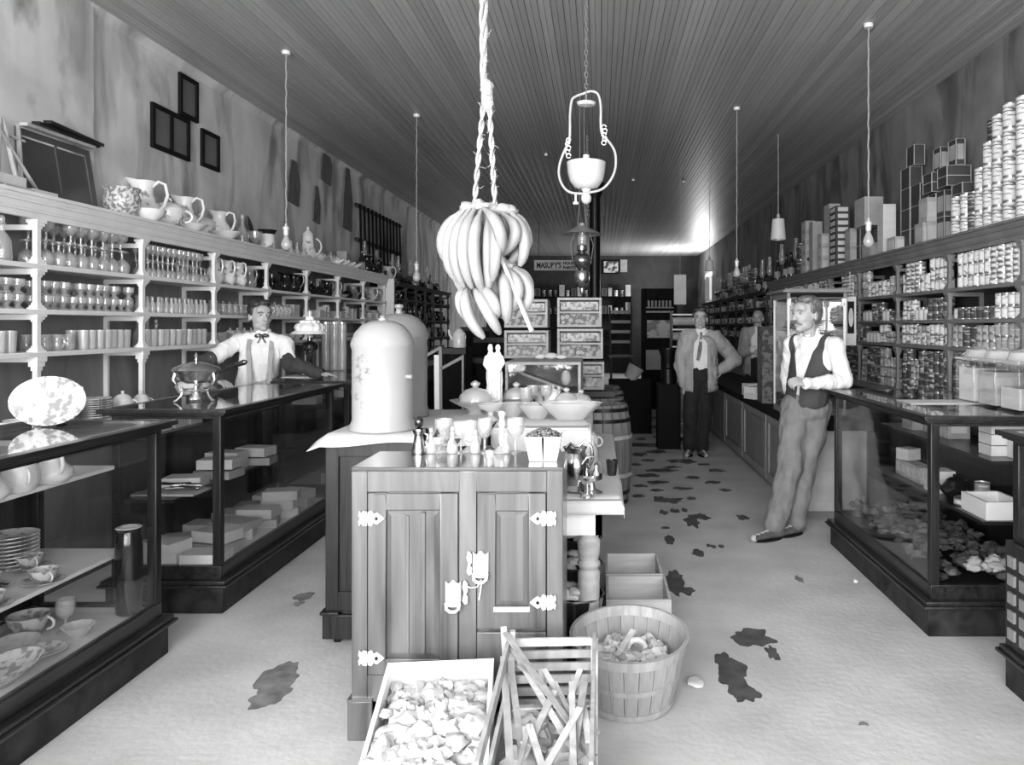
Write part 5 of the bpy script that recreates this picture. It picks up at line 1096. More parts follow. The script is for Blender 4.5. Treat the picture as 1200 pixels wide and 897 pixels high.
# silver on the table corner
def tp(kind, px, Y, lab, cat, s=1, rz=0): return place(kind, ((px-703)*Y/900, Y, .773), lab, cat, None, rz, s)
Y = 3.47; t = thing('water_pitcher', 'dark silver-plated water pitcher at the right side of the icebox', 'pitcher', ((674-703)*Y/900, Y, .773))
build(L([(.055, 0), (.06, .01), (.045, .03), (.05, .05), (.066, .10), (.062, .14), (.045, .175), (.055, .20)], 26), 'body', M['gun'], t)
m_ = MB(); m_.tube([(-.045, 0, .19), (-.02, 0, .215), (.0, 0, .20), (.02, 0, .205), (.045, 0, .225), (.075, 0, .20), (.08, 0, .15), (.062, 0, .10)], .007, 8); build(m_, 'handle', M['gun'], t)
m_ = MB(); m_.tube([(-.055, 0, .12), (-.075, 0, .17), (-.08, 0, .19)], [.02, .014, .012], 8); build(m_, 'spout', M['gun'], t)
Y = 3.42; t = thing('cruet_stand', 'silver cruet stand with small bottles at the table corner', 'cruet stand', ((693-703)*Y/900, Y, .773))
build(L([(.045, 0), (.05, .006), (.02, .02), (.012, .05), (.03, .06), (.05, .065), (.05, .085)], 22), 'frame', M['silver'], t)
m_ = MB(); m_.tube([(p[0], 0, p[2]) for p in arc(0, .09, .05, .075, 0, 180, 12)], .004, 6); build(m_, 'handle', M['silver'], t)
for i in range(4):
    a = PI/4+i*PI/2; m_ = MB(); m_.lathe([(.013, 0), (.015, .03), (.007, .05), (.009, .065), (.001, .072)], 10, c=(.03*math.cos(a), .03*math.sin(a), .062)); build(m_, 'cruet_bottle', M['ware2'] if i % 2 else M['gun'], t)
Y = 3.40; t = thing('fluted_cup', 'bright fluted silver cup on a foot, nearest the table corner', 'cup', ((688-703)*3.36/900, 3.36, .773)); build(L([(.03, 0), (.028, .006), (.009, .02), (.011, .05), (.026, .06), (.034, .085), (.031, .085), (.001, .06)], 20, wave=.04), 'cup', M['silver'], t)
tp('small_bottle', 694, 4.0, 'white bottle with a slender neck standing on the right side of the table', 'bottle', 1.5).data.materials[0] = M['ware2']
tp('dark_tumbler', 717, 3.84, 'dark tumbler at the right edge of the table by the barrels', 'tumbler', .85).location.x = .06
for i, (px, Y) in enumerate(((684, 3.75), (690, 4.25), (689, 4.55))): tp(('goblet', 'footed_glass', 'sugar_bowl')[i], px, Y, ('clear goblet behind the silver pitcher on the table', 'footed glass on the table right of the draped step', 'white lidded bowl on the table right of the draped step')[i], ('goblet', 'glass', 'bowl')[i], 1.1)

# cracker display cases
def biscuit(px0, px1, pt, pb, Y, d, lab, papers=True, tilt=True):
    a = at(px0, pb, Y); b = at(px1, pt, Y); w2 = (b.x-a.x)/2; h = b.z-a.z
    t = thing('cracker_case', lab, 'cracker box', ((a.x+b.x)/2, Y, a.z)); q = .022
    m_ = MB(); m_.box(-w2, w2, 0, .018, 0, q); m_.box(-w2, w2, 0, .018, h-q, h); m_.box(-w2, -w2+q, 0, .018, q, h-q); m_.box(w2-q, w2, 0, .018, q, h-q); m_.box(-w2+q, w2-q, 0, .018, h*.5-.008, h*.5+.008); build(m_, 'front_frame', M['crate2'], t)
    m_ = MB(); m_.box(-w2, w2, .018, d, 0, .012); m_.box(-w2, w2, .018, d, h-.012, h); m_.box(-w2, -w2+.012, .018, d, .012, h-.012); m_.box(w2-.012, w2, .018, d, .012, h-.012); m_.box(-w2+.012, w2-.012, d-.012, d, .012, h-.012); build(m_, 'box', M['crate2'], t)
    for z0 in (q, h*.5+.008):                         # panes lean back a little in their frames
        m_ = MB(); m_.bar((0, .004, z0), (0, .028, z0+h*.5-.008-q), w2*2-2*q, .003, up=(0, 1, 0)); build(m_, 'glass_pane', M['glass'], t)
    o = build(B(-w2+.014, w2-.014, .03, d-.02, .014, h*.46), 'crackers', M['cracker'], t); o['kind'] = 'stuff'
    build(B(-w2+.03, w2-.03, .02, .024, h*.58, h*.86), 'paper_label', printed('label_print', .42, .10, 30, .52), t)
biscuit(653, 706.5, 385.5, 420.5, 7.0, .36, 'cracker display box with glass front, lower of the right-hand stack')
biscuit(653, 705, 349, 383.5, 7.0, .36, 'cracker display box with glass front, top of the right-hand stack')
biscuit(591, 642.5, 387.5, 420, 7.0, .36, 'cracker display box left of the gap, lower of the left-hand stack')
biscuit(591, 641.5, 351, 384, 7.0, .36, 'cracker display box left of the gap, top of the left-hand stack')
biscuit(655, 708, 424.5, 457, 7.0, .36, 'glass-fronted cracker box under the right-hand stack, half behind the showcase')
biscuit(597, 650, 424, 457, 7.02, .34, 'cracker box under the left-hand stack, hidden behind the showcase')
t = thing('plank', 'dark plank across the barrels carrying the cracker boxes', 'board', (-.42, 7.2, .925)); build(B(-.5, .55, -.25, .25, -.05, -.001), 'board', M['dark'], t)
m_ = MB(); m_.box(-.46, -.42, -.22, .22, -.925, -.05); build(m_, 'trestle', M['dark'], t); 
# low wooden showcase in front of them
t = thing('table_showcase', 'low wooden showcase with a glass front below the cracker boxes', 'showcase', (-.43, 5.8, .99)); w2 = .285; h = .255
m_ = MB(); q = .02; m_.box(-w2, w2, 0, .02, 0, q); m_.box(-w2, w2, 0, .02, h-q, h); m_.box(-w2, -w2+q, 0, .02, q, h-q); m_.box(w2-q, w2, 0, .02, q, h-q); m_.box(-w2, w2, .02, .8, h-.01, h+.0); m_.box(-w2, w2, .02, .8, 0, .012); m_.box(-w2, -w2+.01, .02, .8, .012, h-.01); m_.box(w2-.01, w2, .02, .8, .012, h-.01); m_.box(-w2+.01, w2-.01, .78, .8, .012, h-.01)
build(m_, 'case_body', M['crate2'], t); build(B(-w2+q, w2-q, .008, .012, q, h-q), 'glass_pane', M['glass'], t)
m_ = MB(); m_.cbox((.0, .2, .10), (.36, .2, .02), Euler((0, .35, 0)).to_matrix()); build(m_, 'inner_board', M['crate2'], t); build(MB().ball((.17, .1, .13), (.04, .04, .06), 12, 8), 'white_roll', M['paper'], t)
for i, (dx, s) in enumerate(((-.06, .05), (.03, .06), (.12, .045))): m_ = MB(); m_.blob((0, 0, s*.45), (s, s*.8, s*.45), .2, 3); tag(build(m_, 'bread_roll', M['paper'], None, (-.43+dx, 6.25, 1.247)), 'pale roll lying on the low wooden showcase, %s of three' % ('left', 'middle', 'right')[i], 'bread')
t = thing('stool', 'dark stand under the far end of the low showcase', 'stand', (-.43, 6.0, 0)); build(B(-.28, .28, -.2, .2, 0, .985), 'body', M['gloom'], t)
# barrels
def barrel(x, y, lab):
    t = thing('barrel', lab, 'barrel', (x, y, 0)); n = 18
    pr = [(.215, 0), (.245, .18), (.262, .42), (.245, .67), (.215, .85)]
    base = None
    for k in range(n):
        a0 = 2*PI*k/n+.01; a1 = 2*PI*(k+1)/n-.01
        if base is None:
            m_ = MB(); vs = []
            for r, z in pr:
                for q in (-PI/n+.012, 0, PI/n-.012): vs.append((r*math.cos(q), r*math.sin(q), z))
            for r, z in pr:
                for q in (-PI/n+.012, 0, PI/n-.012): vs.append(((r-.018)*math.cos(q), (r-.018)*math.sin(q), z))
            fs = []
            for i in range(4):
                for j in range(2): fs += [(i*3+j, i*3+j+1, i*3+j+4, i*3+j+3), (15+i*3+j+3, 15+i*3+j+4, 15+i*3+j+1, 15+i*3+j)]
                fs += [(i*3, i*3+3, 18+i*3, 15+i*3), (i*3+2, 17+i*3, 20+i*3, i*3+5)]
            fs += [(12, 13, 28, 27), (13, 14, 29, 28), (0, 15, 16, 1), (1, 16, 17, 2)]
            m_.add(vs, fs); o = base = build(m_, 'stave', M['barrel'], t)
        else: o = base.copy(); col.objects.link(o)
        o.rotation_euler = (0, 0, a0)
    for z, r in ((.03, .222), (.11, .236), (.26, .256), (.58, .256), (.72, .240), (.81, .225)):
        m_ = MB(); m_.lathe([(r, z-.016), (r+.004, z-.016), (r+.004, z+.016), (r, z+.016)], 28, ring=True); build(m_, 'hoop', M['crate2'] if z in (.26, .58) else M['dark'], t)
    m_ = MB(); m_.lathe([(.205, .80), (.205, .812), (.001, .812)], 24); build(m_, 'barrel_head', M['barrel'], t)
barrel(.02, 6.62, 'nearest wooden barrel beside the white table'); barrel(.0, 7.25, 'second wooden barrel, behind the nearest one'); barrel(.02, 7.9, 'third wooden barrel in the row'); barrel(.0, 8.55, 'farthest wooden barrel in the row')
# crates on the floor under and beside the table
def opencrate(x0, x1, y0, y1, h, lab, mt='crate', cat='crate'):
    t = thing('open_crate', lab, cat, ((x0+x1)/2, (y0+y1)/2, 0)); w2 = (x1-x0)/2; d = (y1-y0)/2; q = .014
    for nm, b in (('end_board', (-w2, w2, -d, -d+q, 0, h)), ('end_board', (-w2, w2, d-q, d, 0, h)), ('side_board', (-w2, -w2+q, -d+q, d-q, 0, h)), ('side_board', (w2-q, w2, -d+q, d-q, 0, h)), ('bottom_board', (-w2+q, w2-q, -d+q, d-q, 0, q))):
        build(B(*b), nm, M[mt], t)
    return t
opencrate(.03, .345, 3.70, 4.06, .20, 'empty wooden crate beside the table leg, the nearer of two')
opencrate(.03, .335, 4.08, 4.46, .20, 'empty wooden crate behind the nearer one beside the table leg')
for i, (y, x) in enumerate(((3.5, -.115), (3.95, -.12), (4.45, -.12))):
    t = thing('bucket', ('dark bucket of scrap under the table, nearest of three', 'dark bucket with a white fan of paper, middle one under the table', 'dark bucket of scrap under the table, farthest of three')[i], 'bucket', (x, y, 0))
    build(L([(.10, 0), (.13, .30), (.124, .30), (.095, .01), (.001, .01)], 22), 'body', M['darkware'], t); m_ = MB(); m_.tube([(.132*math.cos(k*PI/8), .132*math.sin(k*PI/8), .30) for k in range(16)], .006, 6, closed=True); build(m_, 'rim', M['gun'], t)
    m_ = MB()
    for k in range(7): m_.blob((rb.uniform(-.06, .06), rb.uniform(-.06, .06), .30+rb.uniform(-.01, .035)), (.045, .035, .02), .5, 4, 10, 6)
    o = build(m_, 'scraps', M['ragw'], t); o['kind'] = 'stuff'
# round basket
cx_, cy_ = .118, 3.11; t = thing('bushel_basket', 'round slatted bushel basket with bread-coloured scraps, right of the slatted crate', 'basket', (cx_, cy_, 0)); t.rotation_euler = (math.radians(6), 0, 0); t.location.z = .018
n = 24; base = None; r0, r1, hh = .178, .235, .275
for k in range(n):
    if base is None:
        m_ = MB(); q = PI/n-.006; vs = []
        for z, r in ((0, r0), (hh*.5, r0+(r1-r0)*.56), (hh, r1)):
            for a in (-q, 0, q): vs.append((r*math.cos(a), r*math.sin(a), z))
        for z, r in ((0, r0), (hh*.5, r0+(r1-r0)*.56), (hh, r1)):
            for a in (-q, 0, q): vs.append(((r-.004)*math.cos(a), (r-.004)*math.sin(a), z))
        fs = []
        for i in range(2):
            for j in range(2): fs += [(i*3+j, i*3+j+1, i*3+j+4, i*3+j+3), (9+i*3+j+3, 9+i*3+j+4, 9+i*3+j+1, 9+i*3+j)]
            fs += [(i*3, i*3+3, 12+i*3, 9+i*3), (i*3+2, 11+i*3, 14+i*3, i*3+5)]
        fs += [(6, 7, 16, 15), (7, 8, 17, 16)]
        m_.add(vs, fs); o = base = build(m_, 'stave', M['basket'], t)
    else: o = base.copy(); col.objects.link(o)
    o.rotation_euler = (0, 0, 2*PI*k/n)
for z0, z1 in ((.235, .275), (.12, .142), (.01, .032)):
    rr = lambda z: r0+(r1-r0)*z/hh
    m_ = MB(); m_.lathe([(rr(z0)+.0005, z0), (rr(z0)+.005, z0), (rr(z1)+.005, z1), (rr(z1)+.0005, z1)], 40, ring=True); build(m_, 'hoop', M['basket'], t)
    if z0 > .2: m_ = MB(); m_.lathe([(rr(z0)-.005, z0), (rr(z1)-.005, z1), (rr(z1)-.009, z1), (rr(z0)-.009, z0)], 40, ring=True); build(m_, 'inner_hoop', M['basket'], t)
build(L([(r0-.005, .004), (.001, .004)], 30), 'bottom', M['basket'], t)
m_ = MB(); m_.lathe([(.195, .10), (.16, .15), (.09, .17), (.001, .175)], 24, mis=[1, 1, 1])
for k in range(46):
    a = rb.uniform(0, 2*PI); r = .155*math.sqrt(rb.random()); m_.mi = k % 2 if k > 14 else 0
    m_.blob((r*math.cos(a), r*math.sin(a), .185+rb.uniform(-.01, .025)-r*.15), (rb.uniform(.02, .05), rb.uniform(.018, .035), rb.uniform(.015, .03)), .8, 4, 10, 6)
o = build(m_, 'scraps', [M['ragw'], M['paper2']], t); o['kind'] = 'stuff'
m_ = MB(); m_.bar((-.05, -.05, .20), (.02, .06, .25), .025, .01); build(m_, 'stick', M['lath'], t)
m_ = MB(); m_.tube([(p[0], .02, p[2]) for p in arc(.03, .20, .035, .03, 0, 180, 9)], .012, 8); build(m_, 'handle', M['ragw'], t)

# white crate with produce: tilted and turned a little
t = thing('produce_crate', 'white-lined open crate of pale crumpled cabbage leaves in front of the icebox', 'crate', (-.55, 2.68, 0)); t.rotation_euler = (math.radians(9), 0, math.radians(6)); t.location.z = .135
w2 = .18; hh = .235; LL = .74; q = .014
for nm, b in (('end_board', (-w2, w2, -q, 0, 0, hh)), ('side_board', (-w2, -w2+q, -LL, -q, 0, hh)), ('side_board', (w2-q, w2, -LL, -q, 0, hh)), ('end_board', (-w2, w2, -LL-q, -LL, 0, hh)), ('bottom_board', (-w2, w2, -LL, 0, -.012, 0))): build(B(*b), nm, M['shelf'], t)
m_ = MB(); m_.box(-w2+.015, w2-.015, -LL+.01, -.02, .0, .14)
for k in range(230):
    x, y = rb.uniform(-w2+.035, w2-.035), rb.uniform(-LL+.05, -.06); dd = -y
    m_.blob((x, y, .135+min(.07, dd*.3)+rb.uniform(-.01, .03)), (rb.uniform(.02, .045), rb.uniform(.02, .045), rb.uniform(.012, .03)), .7, 5, 10, 6)
o = build(m_, 'crumpled_leaves', M['ragw'], t); o['kind'] = 'stuff'
for (x, y, s) in ((.03, -.23, .028), (.13, -.26, .032), (.11, -.48, .025), (-.09, -.27, .018), (.0, -.42, .015)): m_ = MB(); m_.blob((x, y, .232), (s, s*.9, s*.5), .3, 3, 12, 8); build(m_, 'dark_vegetable', M['paper2'], t)
# slatted crate with laths
t = thing('slatted_crate', 'slatted raw-wood crate full of broken laths, in front of the icebox', 'crate', (-.18, 2.66, 0))
def sx_(px, Y=2.66): return (px-703)*Y/900+.18
x0, x1 = sx_(601), sx_(694)
for i in range(9): m_ = MB(); z = .425-.0425*i; m_.cbox(((x0+x1)/2, 0, z), (x1-x0, .01, .027), Euler((0, rb.uniform(-.012, .012)-.02, 0)).to_matrix()); build(m_, 'slat', M['lath'], t)
for x, zt in ((x0-.008, .47), (x1+.008, .45)): build(B(x-.012, x+.012, -.03, -.006, 0, zt), 'corner_post', M['lath'], t)
for x in (x0-.008, x1+.008): 
    build(B(x-.012, x+.012, -.72, -.69, 0, .40), 'corner_post', M['lath'], t)
    for z in (.44, .30, .16, .04): m_ = MB(); m_.bar((x, -.01, z), (x-.004, -.71, z-.05), .012, .045); build(m_, 'side_rail', M['lath'], t)
for i in range(6): m_ = MB(); m_.cbox(((x0+x1)/2, -.71, .05+.06*i), (x1-x0, .01, .035)); build(m_, 'slat', M['lath'], t)
build(B(x0, x1, -.70, -.01, .0, .02), 'bottom_board', M['crate2'], t)
m_ = MB(); m_.bar((x0+.005, -.045, .48), (x0-.005, -.02, .0), .018, .018); build(m_, 'upright_pole', M['lath'], t)
sticks = [((592, 742, 2.60), (690, 880, 2.2)), ((600, 760, 2.58), (660, 860, 2.25)), ((608, 780, 2.5), (702, 860, 2.3)), ((633, 785, 2.5), (640, 815, 2.45)), ((637, 785, 2.5), (655, 815, 2.4)), ((680, 785, 2.5), (655, 860, 2.3)), ((620, 850, 2.25), (600, 930, 2.05)), ((620, 850, 2.25), (645, 930, 2.05)), ((605, 830, 2.35), (690, 826, 2.4)), ((590, 770, 2.55), (598, 900, 2.15)), ((598, 775, 2.5), (612, 890, 2.2)), ((650, 800, 2.45), (700, 905, 2.15)), ((670, 800, 2.4), (672, 900, 2.1)), ((685, 800, 2.4), (668, 910, 2.1)), ((640, 900, 2.1), (680, 830, 2.3)), ((612, 890, 2.15), (650, 810, 2.4)), ((590, 735, 2.62), (594, 800, 2.5)), ((622, 900, 2.12), (660, 935, 2.0)), ((678, 790, 2.5), (690, 870, 2.2)), ((610, 868, 2.2), (640, 880, 2.2))]
for a, b in sticks:
    pa, pb = at(*a), at(*b); off = Vector((-.18, 2.66, 0)); m_ = MB(); m_.bar(pa-off, pb-off, rb.uniform(.014, .022), .007); build(m_, 'broken_lath', M['lath'], t)
m_ = MB()
for k in range(16): m_.blob((rb.uniform(x0+.05, x1-.05), rb.uniform(-.55, -.1), rb.uniform(.16, .25)), (.06, .05, .035), .6, 4, 12, 8)
o = build(m_, 'crumpled_paper', M['ragw'], t); o['kind'] = 'stuff'

# ---------------------------------------------------------------- contents of the display counters
# left front counter: upper shelf pitchers, cups and saucers, big vase, bowls below
for i, y in enumerate((2.45, 2.62, 2.80, 2.97, 3.14)): place('sugar_bowl' if i % 2 else 'plain_pitcher', (-2.24, y, .881), ('squat white pitcher on the upper shelf of the left front case, nearest', 'white lidded bowl on the upper shelf of the left front case', 'white pitcher in the middle of the upper shelf of the left front case', 'white two-handled bowl on the upper shelf of the left front case', 'last white pitcher on the upper shelf of the left front case')[i], 'bowl' if i % 2 else 'pitcher', None, -.6, 1.15 if i % 2 else (.95, .95, .55))
for i, (px, py) in enumerate(((44, 652), (95, 640), (47, 642), (85, 648))):
    y = (2.75, 3.02, 2.95, 3.2)[i]; x = (-2.19, -2.19, -2.36, -2.38)[i]
    lb = ('nearest', 'right front', 'left rear', 'right rear')[i]
    place('saucer', (x, y, .502), 'patterned saucer on the middle shelf of the left front case, '+lb, 'saucer'); place('teacup', (x, y, .509), 'patterned teacup on a saucer in the left front case, '+lb, 'cup', None, -.5, 1.05)
for i in range(9): place('plate', (-2.47, 3.22, .502+.016*i), 'plate in the stack at the far end of the left front case', 'plate', 'plates in the left front case', 0, .85)
t = thing('cutlery_bundle', 'bundle of dark-handled cutlery on the middle shelf of the left front case', 'cutlery', (-2.42, 2.9, .505))
for i in range(8): m_ = MB(); m_.tube([(-.10, .03*i-.1, .01+.004*(i % 3)), (.0, .022*i-.08, .012), (.14, .02*i-.08, .02)], [.008, .009, .004], 6); build(m_, 'knife', M['darkware'] if i % 2 else M['gun'], t)
t = thing('tall_vase', 'tall dark glazed vase at the end of the left front case', 'vase', (-2.098, 3.42, .236)); t.scale = (.84, .84, 1)
build(L([(.05, 0), (.062, .01), (.068, .12), (.066, .30), (.056, .355), (.052, .37), (.062, .385), (.058, .385), (.045, .36), (.001, .3)], 30), 'body', M['darkware'], t); build(L([(.058, .383), (.062, .386), (.056, .389)], 30), 'rim', M['white'], t)
for i, (x, y, kd, s) in enumerate(((-2.24, 3.22, 'goblet', 1), (-2.16, 3.18, 'scallop_bowl', .55), (-2.28, 3.0, 'scallop_bowl', .7), (-2.38, 3.2, 'teacup', 1.6), (-2.15, 2.75, 'pat_bowl', 1.15), (-2.30, 2.7, 'scallop_bowl', .8), (-2.18, 3.0, 'saucer', 1.1))):
    place(kd, (x, y, .234), ('glass goblet beside the tall dark vase', 'small crystal bowl nearest the tall dark vase', 'crystal bowl in the middle of the case floor', 'large patterned cup on the case floor', 'long patterned dish at the front of the case floor', 'cut-glass bowl on the case floor at the left', 'glass saucer beside the long patterned dish')[i], ('goblet', 'bowl', 'bowl', 'cup', 'dish', 'bowl', 'saucer')[i], None, 0, s if kd != 'pat_bowl' else (1.0, 1.7, 1.2))
t = thing('lace_cloth', 'white lace cloth spread on the floor of the left front case', 'cloth', (-2.25, 2.4, .2315)); build(B(-.26, .21, -1.1, 1.05, 0, .0015), 'sheet', M['cloth'], t)
# oval platter leaning on top of the left front counter
t = thing('oval_platter', 'big oval floral platter standing upright on the left front case', 'platter', (-2.42, 3.40, 1.079))
m_ = MB(); m_.lathe([(.001, .0), (.10, .0), (.115, .006), (.157, .02), (.155, .024), (.11, .011), (.001, .006)], 40, sy=.70); o = build(m_, 'dish', M['platter'], t, (0, -.02, .108)); o.rotation_euler = (math.radians(78), 0, math.radians(8)); 
m_ = MB(); m_.tube([(-.05, .01, .002), (-.05, -.05, .004), (-.05, -.055, .02)], .003, 5); m_.tube([(.05, .01, .002), (.05, -.05, .004), (.05, -.055, .02)], .003, 5); m_.tube([(0, .06, .002), (0, .0, .15)], .003, 5); m_.tube([(-.05, .01, .002), (0, .06, .002), (.05, .01, .002)], .003, 5); build(m_, 'easel', M['iron'], t)
# chafing dish
Y = 4.5; t = thing('chafing_dish', 'silver chafing dish on curved legs with a long black handle', 'chafing dish', ((230-703)*Y/900, Y, 1.08)); SV = M['silver']
build(L([(.05, .105), (.10, .125), (.118, .16), (.125, .178), (.13, .182)], 30), 'pan', SV, t)
build(L([(.132, .182), (.12, .195), (.07, .218), (.02, .23)], 30), 'lid', SV, t)
build(L([(.008, .228), (.012, .245), (.006, .25), (.014, .262), (.001, .285)], 12), 'finial', SV, t)
for k in range(3):
    a = PI/2+.3+k*2*PI/3; m_ = MB(); m_.tube([(r*math.cos(a), r*math.sin(a), z) for r, z in ((.115, .165), (.125, .13), (.10, .09), (.075, .06), (.085, .03), (.11, .006), (.125, .004))], [.009, .01, .008, .007, .007, .008, .006], 8); build(m_, 'leg', SV, t)
m_ = MB(); m_.tube([(.08*math.cos(k*PI/10), .08*math.sin(k*PI/10), .065) for k in range(20)], .005, 6, closed=True); build(m_, 'ring', SV, t)
build(L([(.035, 0), (.042, .01), (.03, .045), (.018, .06), (.01, .09)], 20), 'burner', SV, t)
m_ = MB(); m_.tube([(.12, -.01, .165), (.18, -.02, .185), (.24, -.03, .21), (.30, -.04, .228), (.315, -.043, .232)], [.008, .010, .014, .017, .008], 10); build(m_, 'long_handle', M['darkware'], t)
# lamp with frilled shade
Y = 6.75; t = thing('table_lamp', 'brass oil lamp with a frilled white glass shade on the left counter', 'lamp', ((363-703)*Y/900, Y, 1.089))
build(L([(.09, 0), (.085, .012), (.05, .03), (.032, .05), (.03, .17), (.045, .19), (.03, .20), (.07, .23), (.075, .26), (.06, .285), (.02, .30), (.022, .33)], 24), 'column', M['gun'], t)
build(L([(.16, .36), (.15, .375), (.115, .39), (.125, .42), (.11, .445), (.075, .46), (.08, .475), (.03, .485), (.028, .51)], 72, wave=.14, nw=11, cap=False), 'frilled_shade', M['shadef'], t)
build(L([(.025, .33), (.03, .40), (.022, .48), (.02, .56), (.018, .56)], 16), 'chimney', M['ware2'], t)
t = thing('folded_paper', 'folded white paper under the frilled lamp', 'paper', ((363-703)*6.7/900, 6.62, 1.0795)); build(B(-.17, .17, -.12, .22, 0, .008), 'sheet', M['paper'], t)
# tall glass cylinders behind the lamp
for i, px in enumerate((382, 392, 401)):
    Y = 7.55; t = thing('glass_column_jar', 'tall narrow glass jar behind the frilled lamp, %s of three' % ('left', 'middle', 'right')[i], 'jar', ((px-703)*Y/900, Y, 1.081)); build(L([(.04, 0), (.042, .01), (.042, .46), (.04, .46), (.038, .012), (.001, .012)], 18), 'jar', M['ware2'], t); build(L([(.043, .46), (.043, .475), (.001, .48)], 18), 'lid', M['tin'], t)
# boxes and cutlery inside counter 2
cA = 'boxes in the second left counter'
def cs(kind, x, y, z, lab, cat='box', rz=0, s=1, grp=None): return place(kind, (x, y, z+.001), lab, cat, grp, rz, s)
for i in range(3): cs('white_box_b', -2.50, 4.30+.17*i, .93, 'square white box on the narrow top shelf of the second left case', 'box', 0, 1, 'square boxes on the top shelf')
for i in range(5): cs('small_pitcher' if i % 2 else 'teacup', -2.44, 4.9+.14*i, .93, 'small cup or jug on the narrow top shelf of the second left case', 'cup', .3, 1.2, 'small ware on the top shelf')
for i, (x, y, k, kd) in enumerate(((-2.40, 4.45, 0, 'white_box'), (-2.34, 4.72, 0, 'flat_grey'), (-2.34, 4.72, 1, 'white_box'), (-2.42, 4.98, 0, 'white_box'), (-2.42, 4.98, 1, 'white_box'), (-2.32, 5.18, 0, 'flat_grey'), (-2.32, 5.18, 1, 'white_box'), (-2.42, 5.42, 0, 'white_box'))):
    cs(kd, x, y, .59+.057*k, '%s box on the middle shelf of the second left case, %s' % ('white' if kd == 'white_box' else 'grey', ('nearest', 'second pile, bottom', 'second pile, top', 'third pile, bottom', 'third pile, top', 'fourth pile, bottom', 'fourth pile, top', 'farthest')[i]), 'box', rb.uniform(-.15, .15), 1.05)
t = thing('cutlery_tray', 'tray of loose knives and spoons at the near end of the second left case', 'cutlery', (-2.38, 4.27, .592)); build(B(-.17, .17, -.1, .1, 0, .012), 'tray', M['crate2'], t)
for i in range(12): m_ = MB(); a = rb.uniform(-.5, .5); x, y = rb.uniform(-.08, .08), rb.uniform(-.05, .05); m_.bar((x-.09*math.cos(a), y-.09*math.sin(a), .018+.003*i), (x+.09*math.cos(a), y+.09*math.sin(a), .022+.003*i), .012, .005); build(m_, 'knife', M['silver'] if i % 2 else M['darkware'], t)
bx = [(-2.14, 4.18, 0, 'white_box'), (-2.38, 4.2, 0, 'white_box'), (-2.38, 4.2, 1, 'white_box'), (-2.2, 4.42, 0, 'flat_grey'), (-2.2, 4.42, 1, 'white_box'), (-2.44, 4.5, 0, 'white_box'), (-2.22, 4.68, 0, 'white_box'), (-2.22, 4.68, 1, 'flat_grey'), (-2.46, 4.8, 0, 'white_box'), (-2.2, 4.95, 0, 'flat_grey'), (-2.2, 4.95, 1, 'white_box'), (-2.42, 5.08, 0, 'white_box'), (-2.16, 5.22, 0, 'white_box'), (-2.16, 5.22, 1, 'white_box'), (-2.16, 5.22, 2, 'white_box'), (-2.4, 5.36, 0, 'flat_grey'), (-2.18, 5.5, 0, 'white_box'), (-2.18, 5.5, 1, 'white_box'), (-2.4, 5.62, 0, 'white_box')]
for i, (x, y, k, kd) in enumerate(bx):
    cs(kd, x, y, .231+.057*k, '%s flat box, floor of second left case, %s, %s, %s layer' % ('white' if kd == 'white_box' else 'grey', 'front row' if x > -2.3 else 'rear row', ('near end', 'middle', 'far end')[min(2, int((y-4.1)/.55))], ('bottom', 'second', 'third')[k]), 'box', rb.uniform(-.3, .3), 1.1, 'flat boxes on the floor of the second left case')
for i in range(7): cs(('white_box_b', 'small_pitcher', 'white_box')[i % 3], -2.2, 6.3+.22*i, .231, 'small pale ware low in the third left case', 'box', 0, 1, 'ware low in the third left case')
for i in range(7): cs(('white_box', 'tin_white', 'tin_grey')[i % 3], -2.4, 6.3+.22*i, .88, 'small pale goods on the top shelf of the third left case', 'box', 0, 1, 'ware on the top shelf of the third left case')
# right counter R1
for i in range(6): cs('book', 2.12, 4.55+.045*i+(.1 if i > 3 else 0), .85, 'grey-backed book upright on the top shelf of the right case', 'book', PI/2, 1, 'books in the right case')
for i in range(3): cs('white_box', 2.10, 4.0, .85+.057*i, 'white box in the short stack on the top shelf of the right case', 'box', 0, .95, 'white boxes on the top shelf of the right case')
cs('white_box_b', 2.16, 3.86, .85, 'cube-shaped white box at the near end of the top shelf', 'box', 0, (1.2, 1, 1.4)); cs('grey_box', 2.05, 5.0, .85, 'grey box at the far end of the top shelf of the right case', 'box', 0, (1, 1, .8))
for i in range(5): cs('box_small', 2.0, 4.72+.08*i, .55, 'small printed box in the row on the middle shelf of the right case', 'box', 0, 1, 'printed boxes on the middle shelf')
cs('white_box_b', 2.0, 4.98, .655, 'small white box tilted on the printed boxes of the middle shelf', 'box', .4, .8); cs('white_box_b', 1.99, 4.50, .55, 'white box beside the printed boxes on the middle shelf', 'box', 0, (1, 1, 1.4)); cs('dark_pot', 2.0, 4.33, .55, 'dark glazed pot on the middle shelf of the right case', 'pot', 0, .9)
t = opencrate(0, .20, 0, .26, .09, 'long open white box under the row of cups in the right case', 'shelf', 'box'); t.location = (2.02, 3.95, .551)
for i, (x, y, kd) in enumerate(((1.97, 4.16, 'tin_flat'), (2.06, 4.18, 'tin_low2'), (2.16, 4.2, 'tin_low2'), (2.14, 4.30, 'tin_grey'), (2.22, 4.12, 'tin_flat'))): cs(kd, x, y, .55, 'small tin on the middle shelf behind the long white box, %s' % ('first', 'second', 'third', 'tallest', 'last')[i], 'tin')
t = thing('rag_heap', 'heap of crumpled dark and pale cloth on the floor of the right case', 'cloth', (1.97, 4.55, .231))
m_ = MB()
